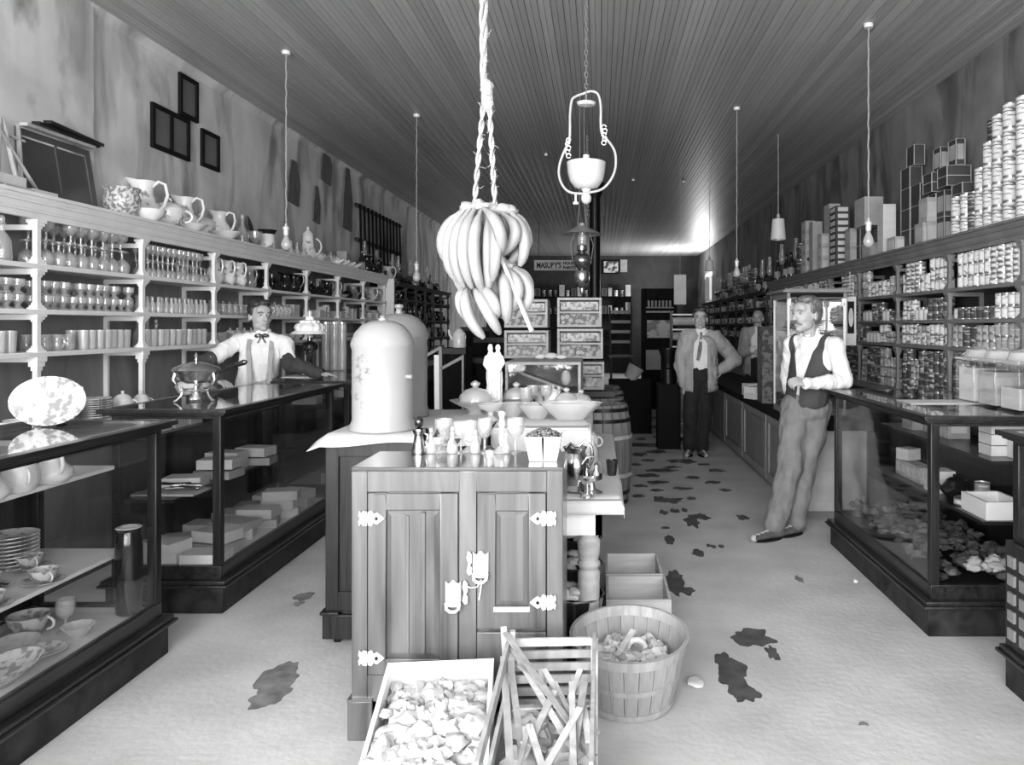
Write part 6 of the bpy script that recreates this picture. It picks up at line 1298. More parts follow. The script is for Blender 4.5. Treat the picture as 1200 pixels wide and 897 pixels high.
for k in range(170): m_.blob((rb.uniform(-.25, .27), rb.uniform(-.72, .72), .02+rb.uniform(0, .06)), (rb.uniform(.02, .05), rb.uniform(.02, .05), rb.uniform(.012, .03)), .8, 5, 8, 5)
o = build(m_, 'crumpled_rags', M['rag'], t); o['kind'] = 'stuff'
m_ = MB()
for k in range(14): m_.blob((rb.uniform(-.1, .12), rb.uniform(-.74, -.62), .07+rb.uniform(0, .04)), (.04, .03, .02), .8, 5, 10, 6)
o = build(m_, 'pale_rags', M['ragw'], t); o['kind'] = 'stuff'
for i in range(3): cs('drawer_box', 2.1, 3.05-.25*i, .85, 'dark box behind the glass of the right edge counter', 'box', 0, .9, 'boxes in the right edge counter')
t = opencrate(0, .3, 0, .3, .07, 'shallow wooden tray in the case at the right edge', 'crate2', 'tray'); t.location = (1.93, 3.0, .606)
# on top of R1
t = thing('paper_sheet', 'white paper sheet lying on the right glass counter', 'paper', (1.95, 4.42, 1.0805)); build(B(-.2, .22, -.1, .12, 0, .003), 'sheet', M['paper'], t)
for i in range(4):
    x, y = 2.20, 4.42-.235*i; t = thing('display_jar', 'square glass jar of pale goods on the right counter, %s' % ('leftmost of the four', 'second from the left', 'third from the left', 'at the right edge')[i], 'jar', (x, y, 1.081))
    build(B(-.105, .105, -.105, .105, 0, .24), 'glass_box', M['glass'], t, bevel=.006); build(B(-.09, .09, -.09, .09, .012, (.20, .19, .12, .21)[i]), 'contents', M['paper'] if i % 2 == 0 else M['card'], t)
    build(B(-.11, .11, -.11, .11, .24, .262), 'lid_rim', M['ware2'], t, bevel=.008); m_ = MB(); m_.lathe([(.10, .262), (.085, .30), (.04, .315), (.001, .32)], 20); build(m_, 'glass_lid', M['ware2'], t)

# upright showcase on the panelled counter
t = thing('upright_showcase', 'tall glass showcase with pale columns on the panelled counter, behind the man in the waistcoat', 'showcase', (1.79, 6.6, .776)); w2 = .24; d = .26; h = 1.05
build(B(-w2, w2, -d, d, 0, .05), 'base', M['shelfr'], t, bevel=.004)
for sx in (-1, 1):
    for sy in (-1, 1): m_ = MB(); m_.box(sx*w2-.018*(1 if sx > 0 else 0)-(.0), sx*w2+.018*(1 if sx < 0 else 0), sy*d-.018*(sy > 0), sy*d+.018*(sy < 0), .05, h-.08); m_.box(sx*w2-.03*(sx > 0)-.0, sx*w2+.03*(sx < 0), sy*d-.03*(sy > 0), sy*d+.03*(sy < 0), h-.14, h-.08); build(m_, 'corner_column', M['shelf'], t, bevel=.003)
m_ = MB(); m_.box(-w2-.005, w2+.005, -d-.005, d+.005, h-.08, h-.03); m_.box(-w2-.05, w2+.05, -d-.05, d+.05, h-.03, h-.012); m_.box(-w2-.03, w2+.03, -d-.03, d+.03, h-.012, h); build(m_, 'cornice', M['shelfr'], t, bevel=.004)
build(B(-w2+.02, w2-.02, -d-.007, -d-.004, h-.072, h-.035), 'dark_band', M['black'], t)
for a in ((-w2+.02, w2-.02, -d+.006, -d+.009), (-w2+.006, -w2+.009, -d+.02, d-.02), (w2-.009, w2-.006, -d+.02, d-.02)): build(B(a[0], a[1], a[2], a[3], .05, h-.08), 'glass_pane', M['glass'], t)
build(B(-w2+.02, w2-.02, d-.012, d-.006, .05, h-.08), 'mirror_back', M['mirror'], t)
for z in (.28, .50, .70): build(B(-w2+.012, w2-.012, -d+.02, d-.02, z, z+.008), 'inner_shelf', M['ware2'], t)
for i in range(6): place('plate' if i < 4 else 'white_box', (1.79+.02*i, 6.65, .776+.712+.02*i), 'pale pleated ware inside the upright showcase, upper shelf', 'ware', 'ware in the upright showcase') if i < 4 else place('white_box', (1.79, 6.62, .776+.30+.06*(i-4)), 'white box inside the upright showcase', 'box', 'boxes in the upright showcase')
for i in range(5): place('tumbler', (1.62+.08*i, 6.6, .776+.51), 'glass standing inside the upright showcase, middle shelf', 'glass', 'glasses in the upright showcase')
t = thing('poster_board', 'narrow board with a dark oval portrait hanging at the right of the upright showcase', 'picture', ((997-703)*6.45/900, 6.45, at(997, 405, 6.45).z)); build(B(-.045, .045, 0, .015, 0, .41), 'board', M['card'], t); m_ = MB(); m_.box(-.028, .028, -.003, 0, .10, .37); build(m_, 'dark_panel', M['black'], t)
m_ = MB(); m_.lathe([(.001, 0), (.02, .0), (.02, .003), (.001, .003)], 20, sy=4); o = build(m_, 'oval', M['paper2'], t, (0, -.003, .235)); o.rotation_euler = (PI/2, 0, 0)
m_ = MB(); m_.tube([(0, .01, .40), (0, .02, .62)], .004, 5); build(m_, 'hanging_string', M['rope'], t)
# marbled upright box with white strip left of it
t = thing('mottled_case', 'narrow upright mottled case with a white edge strip on the panelled counter', 'case', (1.64, 7.45, .776)); build(B(-.09, .045, -.12, .12, 0, .74), 'body', M['marble'], t, bevel=.003); build(B(.045, .085, -.125, .12, 0, .74), 'edge_strip', M['shelf'], t)
for i in range(4): place('white_box', (1.66+.01*i, 8.25, .777+.057*i) if i < 2 else (1.62, 7.85, .777+.057*(i-2)), 'white paper packet on the black counter top, %s' % ('lower one by the third man', 'upper one by the third man', 'lower one by the mottled case', 'upper one by the mottled case')[i], 'packet', None, .2*i, 1.2)
t = thing('telephone_cord', 'black curled cord with a handset hanging at the corner of the panelled counter', 'cord', (1.50, 6.15, .79)); m_ = MB(); m_.tube([(.04, .02, .0), (.02, -.02, .06), (.06, -.01, .12), (.08, .0, .16)], .006, 6); m_.ball((.0, .0, .015), (.035, .03, .02), 10, 6); build(m_, 'handset', M['black'], t)

# paper roll stand and posters at the right back
Y = 10.3; c = at(803, 430, Y); t = thing('paper_roll_stand', 'dark stand holding three horizontal rolls of wrapping paper left of the middle man', 'roll stand', (c.x, Y, 0))
for x in (-.19, .19): m_ = MB(); m_.box(x-.015, x+.015, -.02, .02, 0, 1.72); build(m_, 'upright', M['iron'], t)
for i, z in enumerate((1.15, 1.38, 1.58)): m_ = MB(); m_.tube([(-.17, 0, z), (.17, 0, z)], .055, 14); build(m_, 'paper_roll', M['paper2'], t); m_ = MB(); m_.bar((-.2, 0, z+.09), (.2, 0, z+.09), .03, .02); build(m_, 'cutter_bar', M['shelf'], t)
build(B(-.2, .2, -.15, .15, 0, .05), 'foot', M['iron'], t)
t = thing('coffee_grinder', 'black counter coffee grinder with a big wheel beside the paper rolls', 'grinder', (at(783, 430, 9.6).x, 9.6, 0)); build(B(-.14, .14, -.16, .16, 0, .8), 'stand', M['black'], t); build(L([(.09, .8), (.09, .98), (.07, 1.0), (.07, 1.08), (.12, 1.22), (.12, 1.24)], 18), 'body', M['iron'], t)
m_ = MB(); m_.tube([(.16, .2*math.cos(k*PI/8), 1.15+.2*math.sin(k*PI/8)) for k in range(16)], .016, 8, closed=True); m_.tube([(.16, -.2, 1.15), (.16, .2, 1.15)], .012); m_.tube([(.16, 0, .95), (.16, 0, 1.35)], .012); m_.tube([(0, 0, 1.15), (.17, 0, 1.15)], .02); build(m_, 'wheel', M['iron'], t)
t = thing('show_cabinet', 'dark display cabinet with a landscape show card at the back right', 'cabinet', (at(773, 400, 14).x, 14, 0)); build(B(-.32, .32, 0, .35, 0, 2.2), 'body', M['gloom'], t)
build(B(-.23, .24, -.015, -.001, 1.30, 1.62), 'show_card', printed('landscape_card', .42, .10, 5, .52), t); m_ = MB()
for i in range(7): m_.tube([(-.2+.065*i, -.03, 1.86), (-.2+.065*i, -.03, 1.98)], .02, 8)
m_.box(-.25, .25, -.06, 0, 1.84, 1.86); build(m_, 'bottle_row', M['paper2'], t); build(B(-.25, .02, -.02, -.001, .72, 1.08), 'lower_card', M['paper2'], t)
m_ = MB(); m_.box(-.25, .25, -.03, 0, 1.76, 1.79); build(m_, 'label_strip', M['card'], t)
Y = 10.8; c = at(797, 357, Y); t = thing('paper_notice', 'pale paper notice hanging at the end of the right shelving', 'notice', (c.x, Y, c.z)); build(B(-.085, .085, 0, .006, 0, .42), 'sheet', plain('faded_notice', .5, .8), t); m_ = MB(); m_.tube([(0, .003, .42), (0, .003, ZC-c.z)], .003, 4); build(m_, 'string', M['rope'], t)
# sign on the back wall shelves
Y = 16.5; a = at(626, 317, Y); b = at(677, 305, Y); t = thing('paint_sign', 'long white sign reading MASURY\'S HOUSE PAINTS hanging at the back', 'sign', (a.x, Y, a.z)); w_ = b.x-a.x; h = b.z-a.z
build(B(0, w_, 0, .015, 0, h), 'board', M['paper'], t)
def text(body, size, loc, parent, bold=.0, sx=1):
    cu = bpy.data.curves.new('lettering', 'FONT'); cu.body = body; cu.size = size; cu.extrude = .002; cu.offset = bold
    o = bpy.data.objects.new('lettering', cu); col.objects.link(o); dg = bpy.context.evaluated_depsgraph_get(); me = bpy.data.meshes.new_from_object(o.evaluated_get(dg)); bpy.data.objects.remove(o)
    me.materials.clear(); me.materials.append(M['ink']); me.name = 'lettering'; o = bpy.data.objects.new('lettering', me); col.objects.link(o); o.parent = parent; o.location = loc; o.rotation_euler = (PI/2, 0, 0); o.scale = (sx, 1, 1)
text("MASURY'S", .165, (.05, -.003, .055), t, .006, .72); text('HOUSE', .085, (w_*.66, -.003, .125), t, .004, 1.0); text('PAINTS', .085, (w_*.66, -.003, .03), t, .004, 1.0)
m_ = MB(); m_.box(.05, w_*.6, -.003, 0, .03, .037); build(m_, 'rule', M['ink'], t)
m_ = MB(); m_.tube([(.1, .008, h), (.1, .008, ZC-a.z)], .005, 5); m_.tube([(w_-.1, .008, h), (w_-.1, .008, ZC-a.z)], .005, 5); build(m_, 'hanging_wire', M['iron'], t)
Y = YB-.05; c = at(716, 321, Y); t = thing('framed_picture', 'small framed landscape picture on the back wall right of the column', 'picture', (c.x, Y, c.z)); build(B(-.27, .27, 0, .03, 0, .44), 'frame', M['black'], t); build(B(-.23, .23, -.004, 0, .04, .40), 'print', printed('landscape_print', .6, .04, 6, .5), t)
t = thing('pinned_paper', 'grey paper pinned to the back wall beside the framed picture', 'paper', (at(731, 319, Y).x, Y, at(731, 319, Y).z)); build(B(-.11, .11, 0, .03, 0, .40), 'sheet', M['paper2'], t)
for i in range(22):
    kd = random.choice(['tin_tall', 'grey_box', 'pale_box', 'tin_tall_dark', 'edge_box']); x = -3.1+.19*i
    for z in (1.9, 2.45):
        place(kd, (x, YB-.4, z), 'package on the dim shelving of the back wall', 'package', 'packages on the back wall', 0, 1.2)
# chair-like stand and dim goods between the left counters and the cracker boxes
t = thing('tall_chair', 'tall dark high-backed chair at the back right of the column', 'chair', (at(728, 440, 15).x, 15, 0))
for sx in (-.2, .2):
    for sy in (0, .4): m_ = MB(); m_.tube([(sx, sy, 0), (sx*.95, sy, .9)], .02, 8); build(m_, 'leg', M['shelff'], t)
    m_ = MB(); m_.tube([(sx, .4, .9), (sx*1.1, .46, 1.9)], .02, 8); build(m_, 'back_post', M['shelff'], t)
build(B(-.24, .24, -.02, .44, .9, .94), 'seat', M['dark'], t)
for z in (1.2, 1.4, 1.6, 1.8): m_ = MB(); m_.bar((-.22, .42+(z-1)*.05, z), (.22, .42+(z-1)*.05, z), .02, .06); build(m_, 'back_slat', M['crate2'], t)
dim = [(530, 468, 9.2, .3, 1.25, 'dark crate standing on end beside the far left counter'), (548, 470, 10.0, .45, 1.1, 'dark packing case under the banana bunch'), (575, 470, 11.0, .5, 1.35, 'tall dark packing case far behind the statuette'), (556, 470, 13.4, .5, 1.5, 'dark tall case at the far left counter end')]
for i, (px, py, Y, w_, h, lb) in enumerate(dim):
    t = thing('packing_case', lb, 'case', ((px-703)*Y/900, Y+.3, 0)); build(B(-w_/2, w_/2, -.25, .25, 0, h), 'box', M['gloom'], t); m_ = MB(); m_.box(-w_/2-.003, w_/2+.003, -.262, -.25, h-.07, h); m_.box(-w_/2-.003, w_/2+.003, -.262, -.25, 0, .07); build(m_, 'batten', M['shelff'], t)
Y = 7.9; t = thing('slanted_rack', 'narrow grey folding rack with a white strip left of the statuette', 'rack', ((506-703)*Y/900, Y, 0))
m_ = MB(); m_.bar((-.09, 0, 0), (-.06, 0, 1.18), .03, .03); build(m_, 'leg', M['crate2'], t); m_ = MB(); m_.bar((.06, 0, 0), (.05, 0, 1.22), .05, .02); build(m_, 'strip', M['shelf'], t); m_ = MB(); m_.bar((.10, 0, 0), (.09, 0, 1.30), .03, .03); build(m_, 'leg', M['shelfr'], t); m_ = MB(); m_.bar((-.08, 0, 1.20), (.10, 0, 1.30), .04, .03); m_.bar((.10, 0, 1.08), (.32, 0, 1.2), .03, .03); build(m_, 'arm', M['shelfr'], t); m_ = MB(); m_.bar((.32, 0, 0), (.32, 0, 1.22), .02, .02); build(m_, 'post', M['shelfr'], t)
Y = 9.35; t = thing('white_jug', 'white enamel can with a spout in the dark left of the statuette', 'can', ((537-703)*Y/900, Y+.1, .90 if False else 1.251)); t.location = ((523-703)*9.2/900+.1, 9.5, 1.251)
build(L([(.08, 0), (.085, .02), (.08, .17), (.05, .21), (.03, .23)], 18), 'body', M['white'], t); m_ = MB(); m_.tube([(-.07, 0, .08), (-.12, 0, .16), (-.13, 0, .22)], [.02, .015, .012], 8); build(m_, 'spout', M['white'], t)
Y = 11.0; t = thing('tilted_bucket', 'pale bucket lying tilted on a dark stand to the right of the barrels', 'bucket', (at(738, 436, Y).x, Y, .76)); t.rotation_euler = (0, .5, 0); build(L([(.09, 0), (.12, .2), (.115, .2), (.085, .01), (.001, .01)], 18), 'body', M['card'], t)
t = thing('dark_chest', 'low dark chest far back behind the barrels, a pale bucket on it', 'chest', (at(738, 436, 11).x, 11.05, 0)); build(B(-.3, .3, -.25, .25, 0, .745), 'body', M['black'], t)
# ---------------------------------------------------------------- people
def seg(mb, a, b, ra, rb_, n=7, R=None):
    """tapered run of overlapping ellipsoids from a to b"""
    a = Vector(a); b = Vector(b)
    for i in range(n+1):
        q = i/n; c = a+(b-a)*q
        r = tuple(x+(y-x)*q for x, y in zip(ra, rb_)) if isinstance(ra, tuple) else (ra+(rb_-ra)*q,)*3
        mb.ball(c, r, 12, 8, R=R)
def rot(yaw, pitch=0, roll=0): return Euler((pitch, roll, yaw)).to_matrix()
HS = 1.09
def head(mb, c, R):
    """face looks along -y of R"""
    c = Vector(c)
    def b(p, r): mb.ball(c+R @ Vector(p)*HS, tuple(x*HS for x in r), 18, 12, R=R)
    b((0, .018, .035), (.074, .094, .082)); b((0, -.018, -.015), (.062, .074, .085)); b((0, -.03, -.07), (.047, .055, .040)); b((0, -.060, -.095), (.026, .026, .020))
    b((0, -.060, .040), (.054, .032, .040)); b((0, -.086, .022), (.046, .012, .008))
    for s_ in (-1, 1):
        b((s_*.028, -.054, -.028), (.026, .024, .030)); b((s_*.074, .012, -.008), (.011, .020, .032)); b((s_*.040, -.022, -.070), (.016, .038, .026)); b((s_*.012, -.102, -.030), (.009, .011, .008))
    for i in range(6): q = i/5; b((0, -.088-.026*q, .012-.044*q), (.008+.004*q, .012, .010))
    b((0, -.088, -.058), (.024, .012, .006)); b((0, -.087, -.070), (.020, .012, .007))
def face_bits(par, c, R, hairmat, hair='side', moustache=None, bald=False):
    c = Vector(c); R = R @ Matrix.Scale(HS, 3)
    for s_ in (-1, 1):
        m_ = MB(); m_.ball(c+R @ Vector((s_*.031, -.079, .006)), (.0135, .009, .008), 12, 8, R=R); build(m_, 'eye', M['eyew'], par)
        m_ = MB(); m_.ball(c+R @ Vector((s_*.031, -.086, .006)), (.006, .004, .006), 10, 6, R=R); build(m_, 'iris', M['eyeb'], par)
        m_ = MB(); m_.tube([c+R @ Vector((s_*x, y, z)) for x, y, z in ((.014, -.093, .023), (.031, -.096, .029), (.050, -.083, .024))], [.003, .0045, .003], 6); build(m_, 'eyebrow', hairmat, par)
        m_ = MB(); m_.tube([c+R @ Vector((s_*x, y, z)) for x, y, z in ((.017, -.084, .011), (.031, -.0885, .0155), (.046, -.080, .011))], .0022, 5); build(m_, 'eyelid', M['skin'], par)
    m_ = MB(); m_.tube([c+R @ Vector(p) for p in ((-.022, -.094, -.064), (-.008, -.101, -.0625), (.008, -.101, -.0625), (.022, -.094, -.064))], [.001, .0028, .0028, .001], 6); build(m_, 'mouth', M['lip'], par)
    m_ = MB()
    if not bald:
        m_.ball(c+R @ Vector((0, .032, .052)), (.082, .092, .078), 20, 14, R=R); m_.ball(c+R @ Vector((0, .062, .01)), (.074, .060, .075), 18, 12, R=R)
        m_.ball(c+R @ Vector((.018, -.022, .098)), (.058, .048, .030), 14, 10, R=R); m_.ball(c+R @ Vector((-.035, -.012, .088)), (.04, .05, .03), 14, 10, R=R)
        for s_ in (-1, 1): m_.ball(c+R @ Vector((s_*.070, .0, .035)), (.014, .028, .035), 10, 8, R=R)
    else:
        for s_ in (-1, 1): m_.ball(c+R @ Vector((s_*.066, .035, .012)), (.016, .045, .038), 10, 8, R=R)
        m_.ball(c+R @ Vector((0, .075, .005)), (.06, .04, .045), 12, 8, R=R)
    remesh_obj(m_, 'hair', hairmat, par, .006, 2, disp=lambda p: .003*noise.noise(p*90)+.002*noise.noise(p*180))
    if moustache:
        m_ = MB(); w_ = moustache
        for s_ in (-1, 1): m_.tube([c+R @ Vector((s_*x*w_, y, z)) for x, y, z in ((0, -.104, -.050), (.012, -.106, -.051), (.026, -.099, -.058), (.040, -.082, -.068))], [.008, .0095, .008, .002], 8)
        build(m_, 'moustache', hairmat, par)
def hand(mb, w, d, n, side, curl=.5, s=1.0):
    """w wrist, d finger direction, n palm normal, side: +1 thumb on d x n side"""
    w = Vector(w); d = Vector(d).normalized(); n = Vector(n); n = (n-d*n.dot(d)).normalized(); u = d.cross(n)*side
    for i in range(5):
        q = i/4
        for k in (-1, 0, 1): mb.ball(w+d*(.012+.062*q)*s+u*k*(.016+.006*q)*s, .0155*s, 8, 6)
    for k, ln in enumerate((.070, .078, .073, .058)):
        b = w+d*.078*s+u*(.029-.019*k)*s; ph = 0; p = b; dirn = (d+u*(.10-.07*k)).normalized()
        for j, f in enumerate((.46, .30, .24)):
            ang = curl*(.45+.5*j)+.1*k*curl; dd = (dirn*math.cos(ang)+n*math.sin(ang)).normalized(); q = p+dd*ln*f*s
            seg(mb, p, q, (.0092-.0008*j)*s, (.0086-.0010*j)*s, 4); p = q
    p = w+d*.02*s+u*.028*s; q = p+(d*.6+u*.75+n*.25).normalized()*.038*s; r = q+(d*.9+u*.25+n*.45*curl).normalized()*.030*s
    seg(mb, p, q, .0135*s, .0105*s, 4); seg(mb, q, r, .0102*s, .008*s, 4)
def fold(a, sc, seed=0):
    return lambda p: a*(noise.noise(Vector((p.x*sc+seed, p.y*sc, p.z*sc*.6)))+.5*noise.noise(Vector((p.x*sc*2.3, p.y*sc*2.3+seed, p.z*sc*1.2))))
def cut(o, fn):
    bm = bmesh.new(); bm.from_mesh(o.data); fs = [f for f in bm.faces if fn(f.calc_center_median())]
    bmesh.ops.delete(bm, geom=fs, context='FACES')
    bd = [v for v in bm.verts if v.is_boundary]
    for _ in range(14):                                # a tailored edge: smooth the cut border along itself
        nw = {}
        for v in bd:
            nb = [e.other_vert(v).co for e in v.link_edges if e.is_boundary]
            if len(nb) == 2: nw[v] = v.co*.4+(nb[0]+nb[1])*.3
        for v, c_ in nw.items(): v.co = c_
    bm.to_mesh(o.data); bm.free(); return o
def person(label, loc, J, yaw, hyaw, hpitch=0, hroll=0, hairm='hair', moustache=None, bald=False, trousers='trou', garment='vest', curl=(.5, .5), sleeve_dark=False, tie=None, hn=((0, 0, -1), (0, 0, -1)), hs=(1, 1), shirt='shirt', open_front=.06):
    """J: joint positions relative to loc (z up)"""
    t = thing('person', label, 'person', loc); R = rot(yaw); RH = rot(hyaw, hpitch, hroll); V = {k: Vector(v) for k, v in J.items()}
    hc = V['head']; up = Vector((0, 0, 1)); body = MB()
    head(body, hc, RH); nb_ = V['neck']; seg(body, nb_-Vector((0, 0, .02)), hc-Vector((0, 0, .06))+RH @ Vector((0, .02, 0)), .056, .052, 5)
    ch = (V['shl']+V['shr'])/2-up*.10; hp_ = (V['hipl']+V['hipr'])/2
    seg(body, ch, hp_, (.145, .09, .12), (.135, .09, .10), 6, R); seg(body, V['shl'], V['shr'], .05, .05, 8); seg(body, nb_, ch, .06, .10, 3)
    for s_ in 'lr':
        seg(body, V['sh'+s_], V['el'+s_], .045, .036, 7); seg(body, V['el'+s_], V['wr'+s_], .035, .024, 7)
        i = 0 if s_ == 'l' else 1; hd = V['hd'+s_]-V['wr'+s_]; hand(body, V['wr'+s_], hd, hn[i], hs[i], curl[i])
        seg(body, V['hip'+s_], V['kn'+s_], .080, .052, 8); seg(body, V['kn'+s_], V['an'+s_], .050, .036, 8)
        seg(body, V['an'+s_]-up*.03, V['to'+s_], .032, .028, 5)
    remesh_obj(body, 'body', M['skin'], t, .0058, 2)
    face_bits(t, hc, RH, M[hairm], moustache=moustache, bald=bald)
    # shirt
    m_ = MB(); seg(m_, ch+up*.02, hp_+up*.10, (.168, .112, .13), (.158, .112, .09), 7, R); seg(m_, V['shl'], V['shr'], .062, .062, 8); seg(m_, nb_-up*.010, ch, .070, .11, 4)
    seg(m_, hp_+up*.12, hp_+up*.02, (.152, .108, .05), (.15, .105, .04), 3, R)
    for s_ in 'lr':
        seg(m_, V['sh'+s_], V['el'+s_], .070, .062, 9); wq = V['el'+s_]+(V['wr'+s_]-V['el'+s_])*.96; seg(m_, V['el'+s_], wq, .060, .042, 9)
    for s_ in 'lr': seg(m_, nb_-up*.005, V['sh'+s_]+up*.005, .055, .060, 6)
    shr = remesh_obj(m_, 'shirt', M[shirt], t, .009, 4, disp=fold(.011, 16, 3))
    m_ = MB(); n = 20
    for k, (dz, r) in enumerate(((0, .062), (.032, .060))):
        pass
    cpt = nb_+RH @ Vector((0, 0, 0))
    m_.lathe([(.064, 0), (.063, .042), (.059, .042), (.058, 0)], 24, c=(nb_.x, nb_.y, nb_.z+.012)); build(m_, 'collar', M['shirt'], t)
    m_ = MB()
    for s_ in (-1, 1):
        ps = [nb_+R @ Vector(p) for p in ((s_*.004, -.066, .03), (s_*.045, -.052, .035), (s_*.042, -.078, -.018))]; ps2 = [p+R @ Vector((0, -.006, 0)) for p in ps]; m_.add(ps+ps2, [(0, 1, 2), (5, 4, 3), (0, 3, 4, 1), (1, 4, 5, 2), (2, 5, 3, 0)])
    build(m_, 'collar_point', M['shirt'], t)
    # trousers
    m_ = MB(); seg(m_, hp_+up*.07, hp_-up*.03, (.158, .118, .06), (.158, .122, .08), 4, R)
    for s_ in 'lr':
        seg(m_, V['hip'+s_], V['kn'+s_], .110, .092, 9); seg(m_, V['kn'+s_], V['an'+s_]+up*.02, .090, .082, 9)
    remesh_obj(m_, 'trousers', M[trousers], t, .010, 4, disp=fold(.016, 11, 8))
    for s_ in 'lr':
        a_, b_ = V['an'+s_], V['to'+s_]; m_ = MB(); d = (b_-a_); d.z = 0; d.normalize(); al = a_.copy(); al.z = .045
        seg(m_, al-d*.045, al+d*.03, .040, .042, 4); seg(m_, Vector((al.x, al.y, .085)), al, .042, .04, 3)
        for i in range(7): q = i/6; m_.ball(al+d*(.03+.145*q)-up*(.012*q), (.046-.012*q*q, .046-.012*q*q, .034-.012*q), 12, 8)
        remesh_obj(m_, 'shoe', M['shoe'], t, .006, 2); m_ = MB(); yw = math.atan2(d.y, d.x)
        m_.lathe([(.001, 0), (1, 0), (1, 1), (.001, 1)], 20); m_.v = [tuple((al+d*(.06+.125*v[0])+Vector((-d.y, d.x, 0))*v[1]*.050)*1) [:2]+(.002+.014*v[2],) for v in m_.v]; build(m_, 'shoe_sole', M['black'], t)
    inv = R.transposed()
    def loc_(p): return inv @ (p-ch)
    if garment == 'vest':
        m_ = MB(); seg(m_, ch+up*.02, hp_+up*.05, (.182, .128, .13), (.178, .132, .09), 7, R); seg(m_, V['shl'].lerp(V['shr'], .06), V['shl'].lerp(V['shr'], .94), .078, .078, 8); seg(m_, nb_-up*.03, ch, .07, .12, 4)
        for s_ in 'lr': seg(m_, nb_-up*.005, V['sh'+s_]+up*.005, .065, .070, 6)
        o = remesh_obj(m_, 'waistcoat', M['vest'], t, .009, 4, disp=fold(.006, 14, 1)); tor = (V['shl']-V['shr']).length/2
        def kill(p):
            l = loc_(p)
            if l.y < 0 and abs(l.x) < .012+max(0, (l.z+.20))*open_front/.06*.27: return True
            if ((abs(l.x)-tor*1.22)/(tor*.38))**2+((l.z-.07)/.19)**2 < 1 or (l.z > .07 and abs(l.x) > tor*.86): return True
            if l.z > .10 and (Vector((p.x, p.y, 0))-Vector((nb_.x, nb_.y, 0))).length < .075: return True
            if l.z < -.40-(.05 if l.y < 0 and abs(l.x) < .1 else 0): return True
            return False
        cut(o, kill); s = o.modifiers.new('solid', 'SOLIDIFY'); s.thickness = .006
        m_ = MB(); m_.tube([ch+R @ Vector(p) for p in ((.03, -.125, -.20), (.06, -.142, -.215), (.10, -.13, -.19))], .0025, 5); build(m_, 'watch_chain', M['brass'], t)
        m_ = MB()
        for i in range(4): m_.ball(ch+R @ Vector((.028, -.128-.003*i, -.14-.06*i)), .007, 8, 6)
        build(m_, 'button', M['black'], t)
    if garment == 'jacket':
        m_ = MB(); seg(m_, ch+up*.02, hp_-up*.13, (.200, .146, .13), (.218, .172, .09), 9, R); seg(m_, V['shl'], V['shr'], .080, .080, 8); seg(m_, nb_-up*.03, ch, .07, .12, 4)
        for s_ in 'lr':
            seg(m_, nb_-up*.005, V['sh'+s_]+up*.005, .065, .078, 6); seg(m_, V['sh'+s_], V['el'+s_], .092, .086, 9); wq = V['el'+s_]+(V['wr'+s_]-V['el'+s_])*.94; seg(m_, V['el'+s_], wq, .084, .062, 9)
        o = remesh_obj(m_, 'open_jacket', M['jacket'], t, .010, 4, disp=fold(.016, 12, 5))
        def kill(p):
            l = loc_(p)
            if l.y < .01 and abs(l.x+.01) < .085-.07*max(0, min(1, (l.z-.02)*9)) : return l.y < 0
            if l.z > .10 and (Vector((p.x, p.y, 0))-Vector((nb_.x, nb_.y, 0))).length < .08: return True
            return l.z < -.60
        cut(o, kill); s = o.modifiers.new('solid', 'SOLIDIFY'); s.thickness = .007
    if garment == 'braces':
        for s_ in (-1, 1):
            m_ = MB(); pts = [(s_*.085, -.055, .135), (s_*.085, -.118, .05), (s_*.08, -.133, -.05), (s_*.075, -.132, -.18), (s_*.075, -.13, -.30)]
            for a_, b_ in zip(pts[:-1], pts[1:]): m_.bar(ch+R @ Vector(a_), ch+R @ Vector(b_), .034, .006, up=R @ Vector((0, -1, 0)))
            build(m_, 'suspender', M['jacket'], t)
    if sleeve_dark:
        for s_ in 'lr':
            m_ = MB(); a_ = V['sh'+s_].lerp(V['el'+s_], .72); seg(m_, a_, V['el'+s_], .066, .070, 5); seg(m_, V['el'+s_], V['wr'+s_], .070, .05, 8); remesh_obj(m_, 'sleeve_guard', M['vest'], t, .009, 3, disp=fold(.010, 16, 2))
    if tie == 'bow':
        m_ = MB(); c_ = nb_+R @ Vector((0, -.078, .0))
        for s_ in (-1, 1): m_.ball(c_+R @ Vector((s_*.028, 0, 0)), (.028, .010, .017), 12, 8, R=R @ rot(0, 0, s_*.2)); m_.bar(c_, c_+R @ Vector((s_*.03, -.01, -.06)), .018, .006)
        m_.ball(c_, .011, 10, 7); build(m_, 'bow_tie', printed('patterned_bow_tie', .02, .45, 60, .58), t)
    if tie == 'long':
        m_ = MB(); c_ = nb_+R @ Vector((0, -.075, -.01)); m_.ball(c_, (.016, .012, .018), 10, 7)
        pts = [(0, 0, 0), (-.004, -.02, -.06), (-.012, -.048, -.14), (-.03, -.052, -.27), (-.045, -.05, -.31)]; ws = [.022, .03, .04, .05, .02]
        for i in range(4): a_ = c_+R @ Vector(pts[i]); b_ = c_+R @ Vector(pts[i+1]); m_.bar(a_, b_, (ws[i]+ws[i+1])/2, .008, up=R @ Vector((0, -1, 0)))
        build(m_, 'necktie', M['trou'], t)
    return t
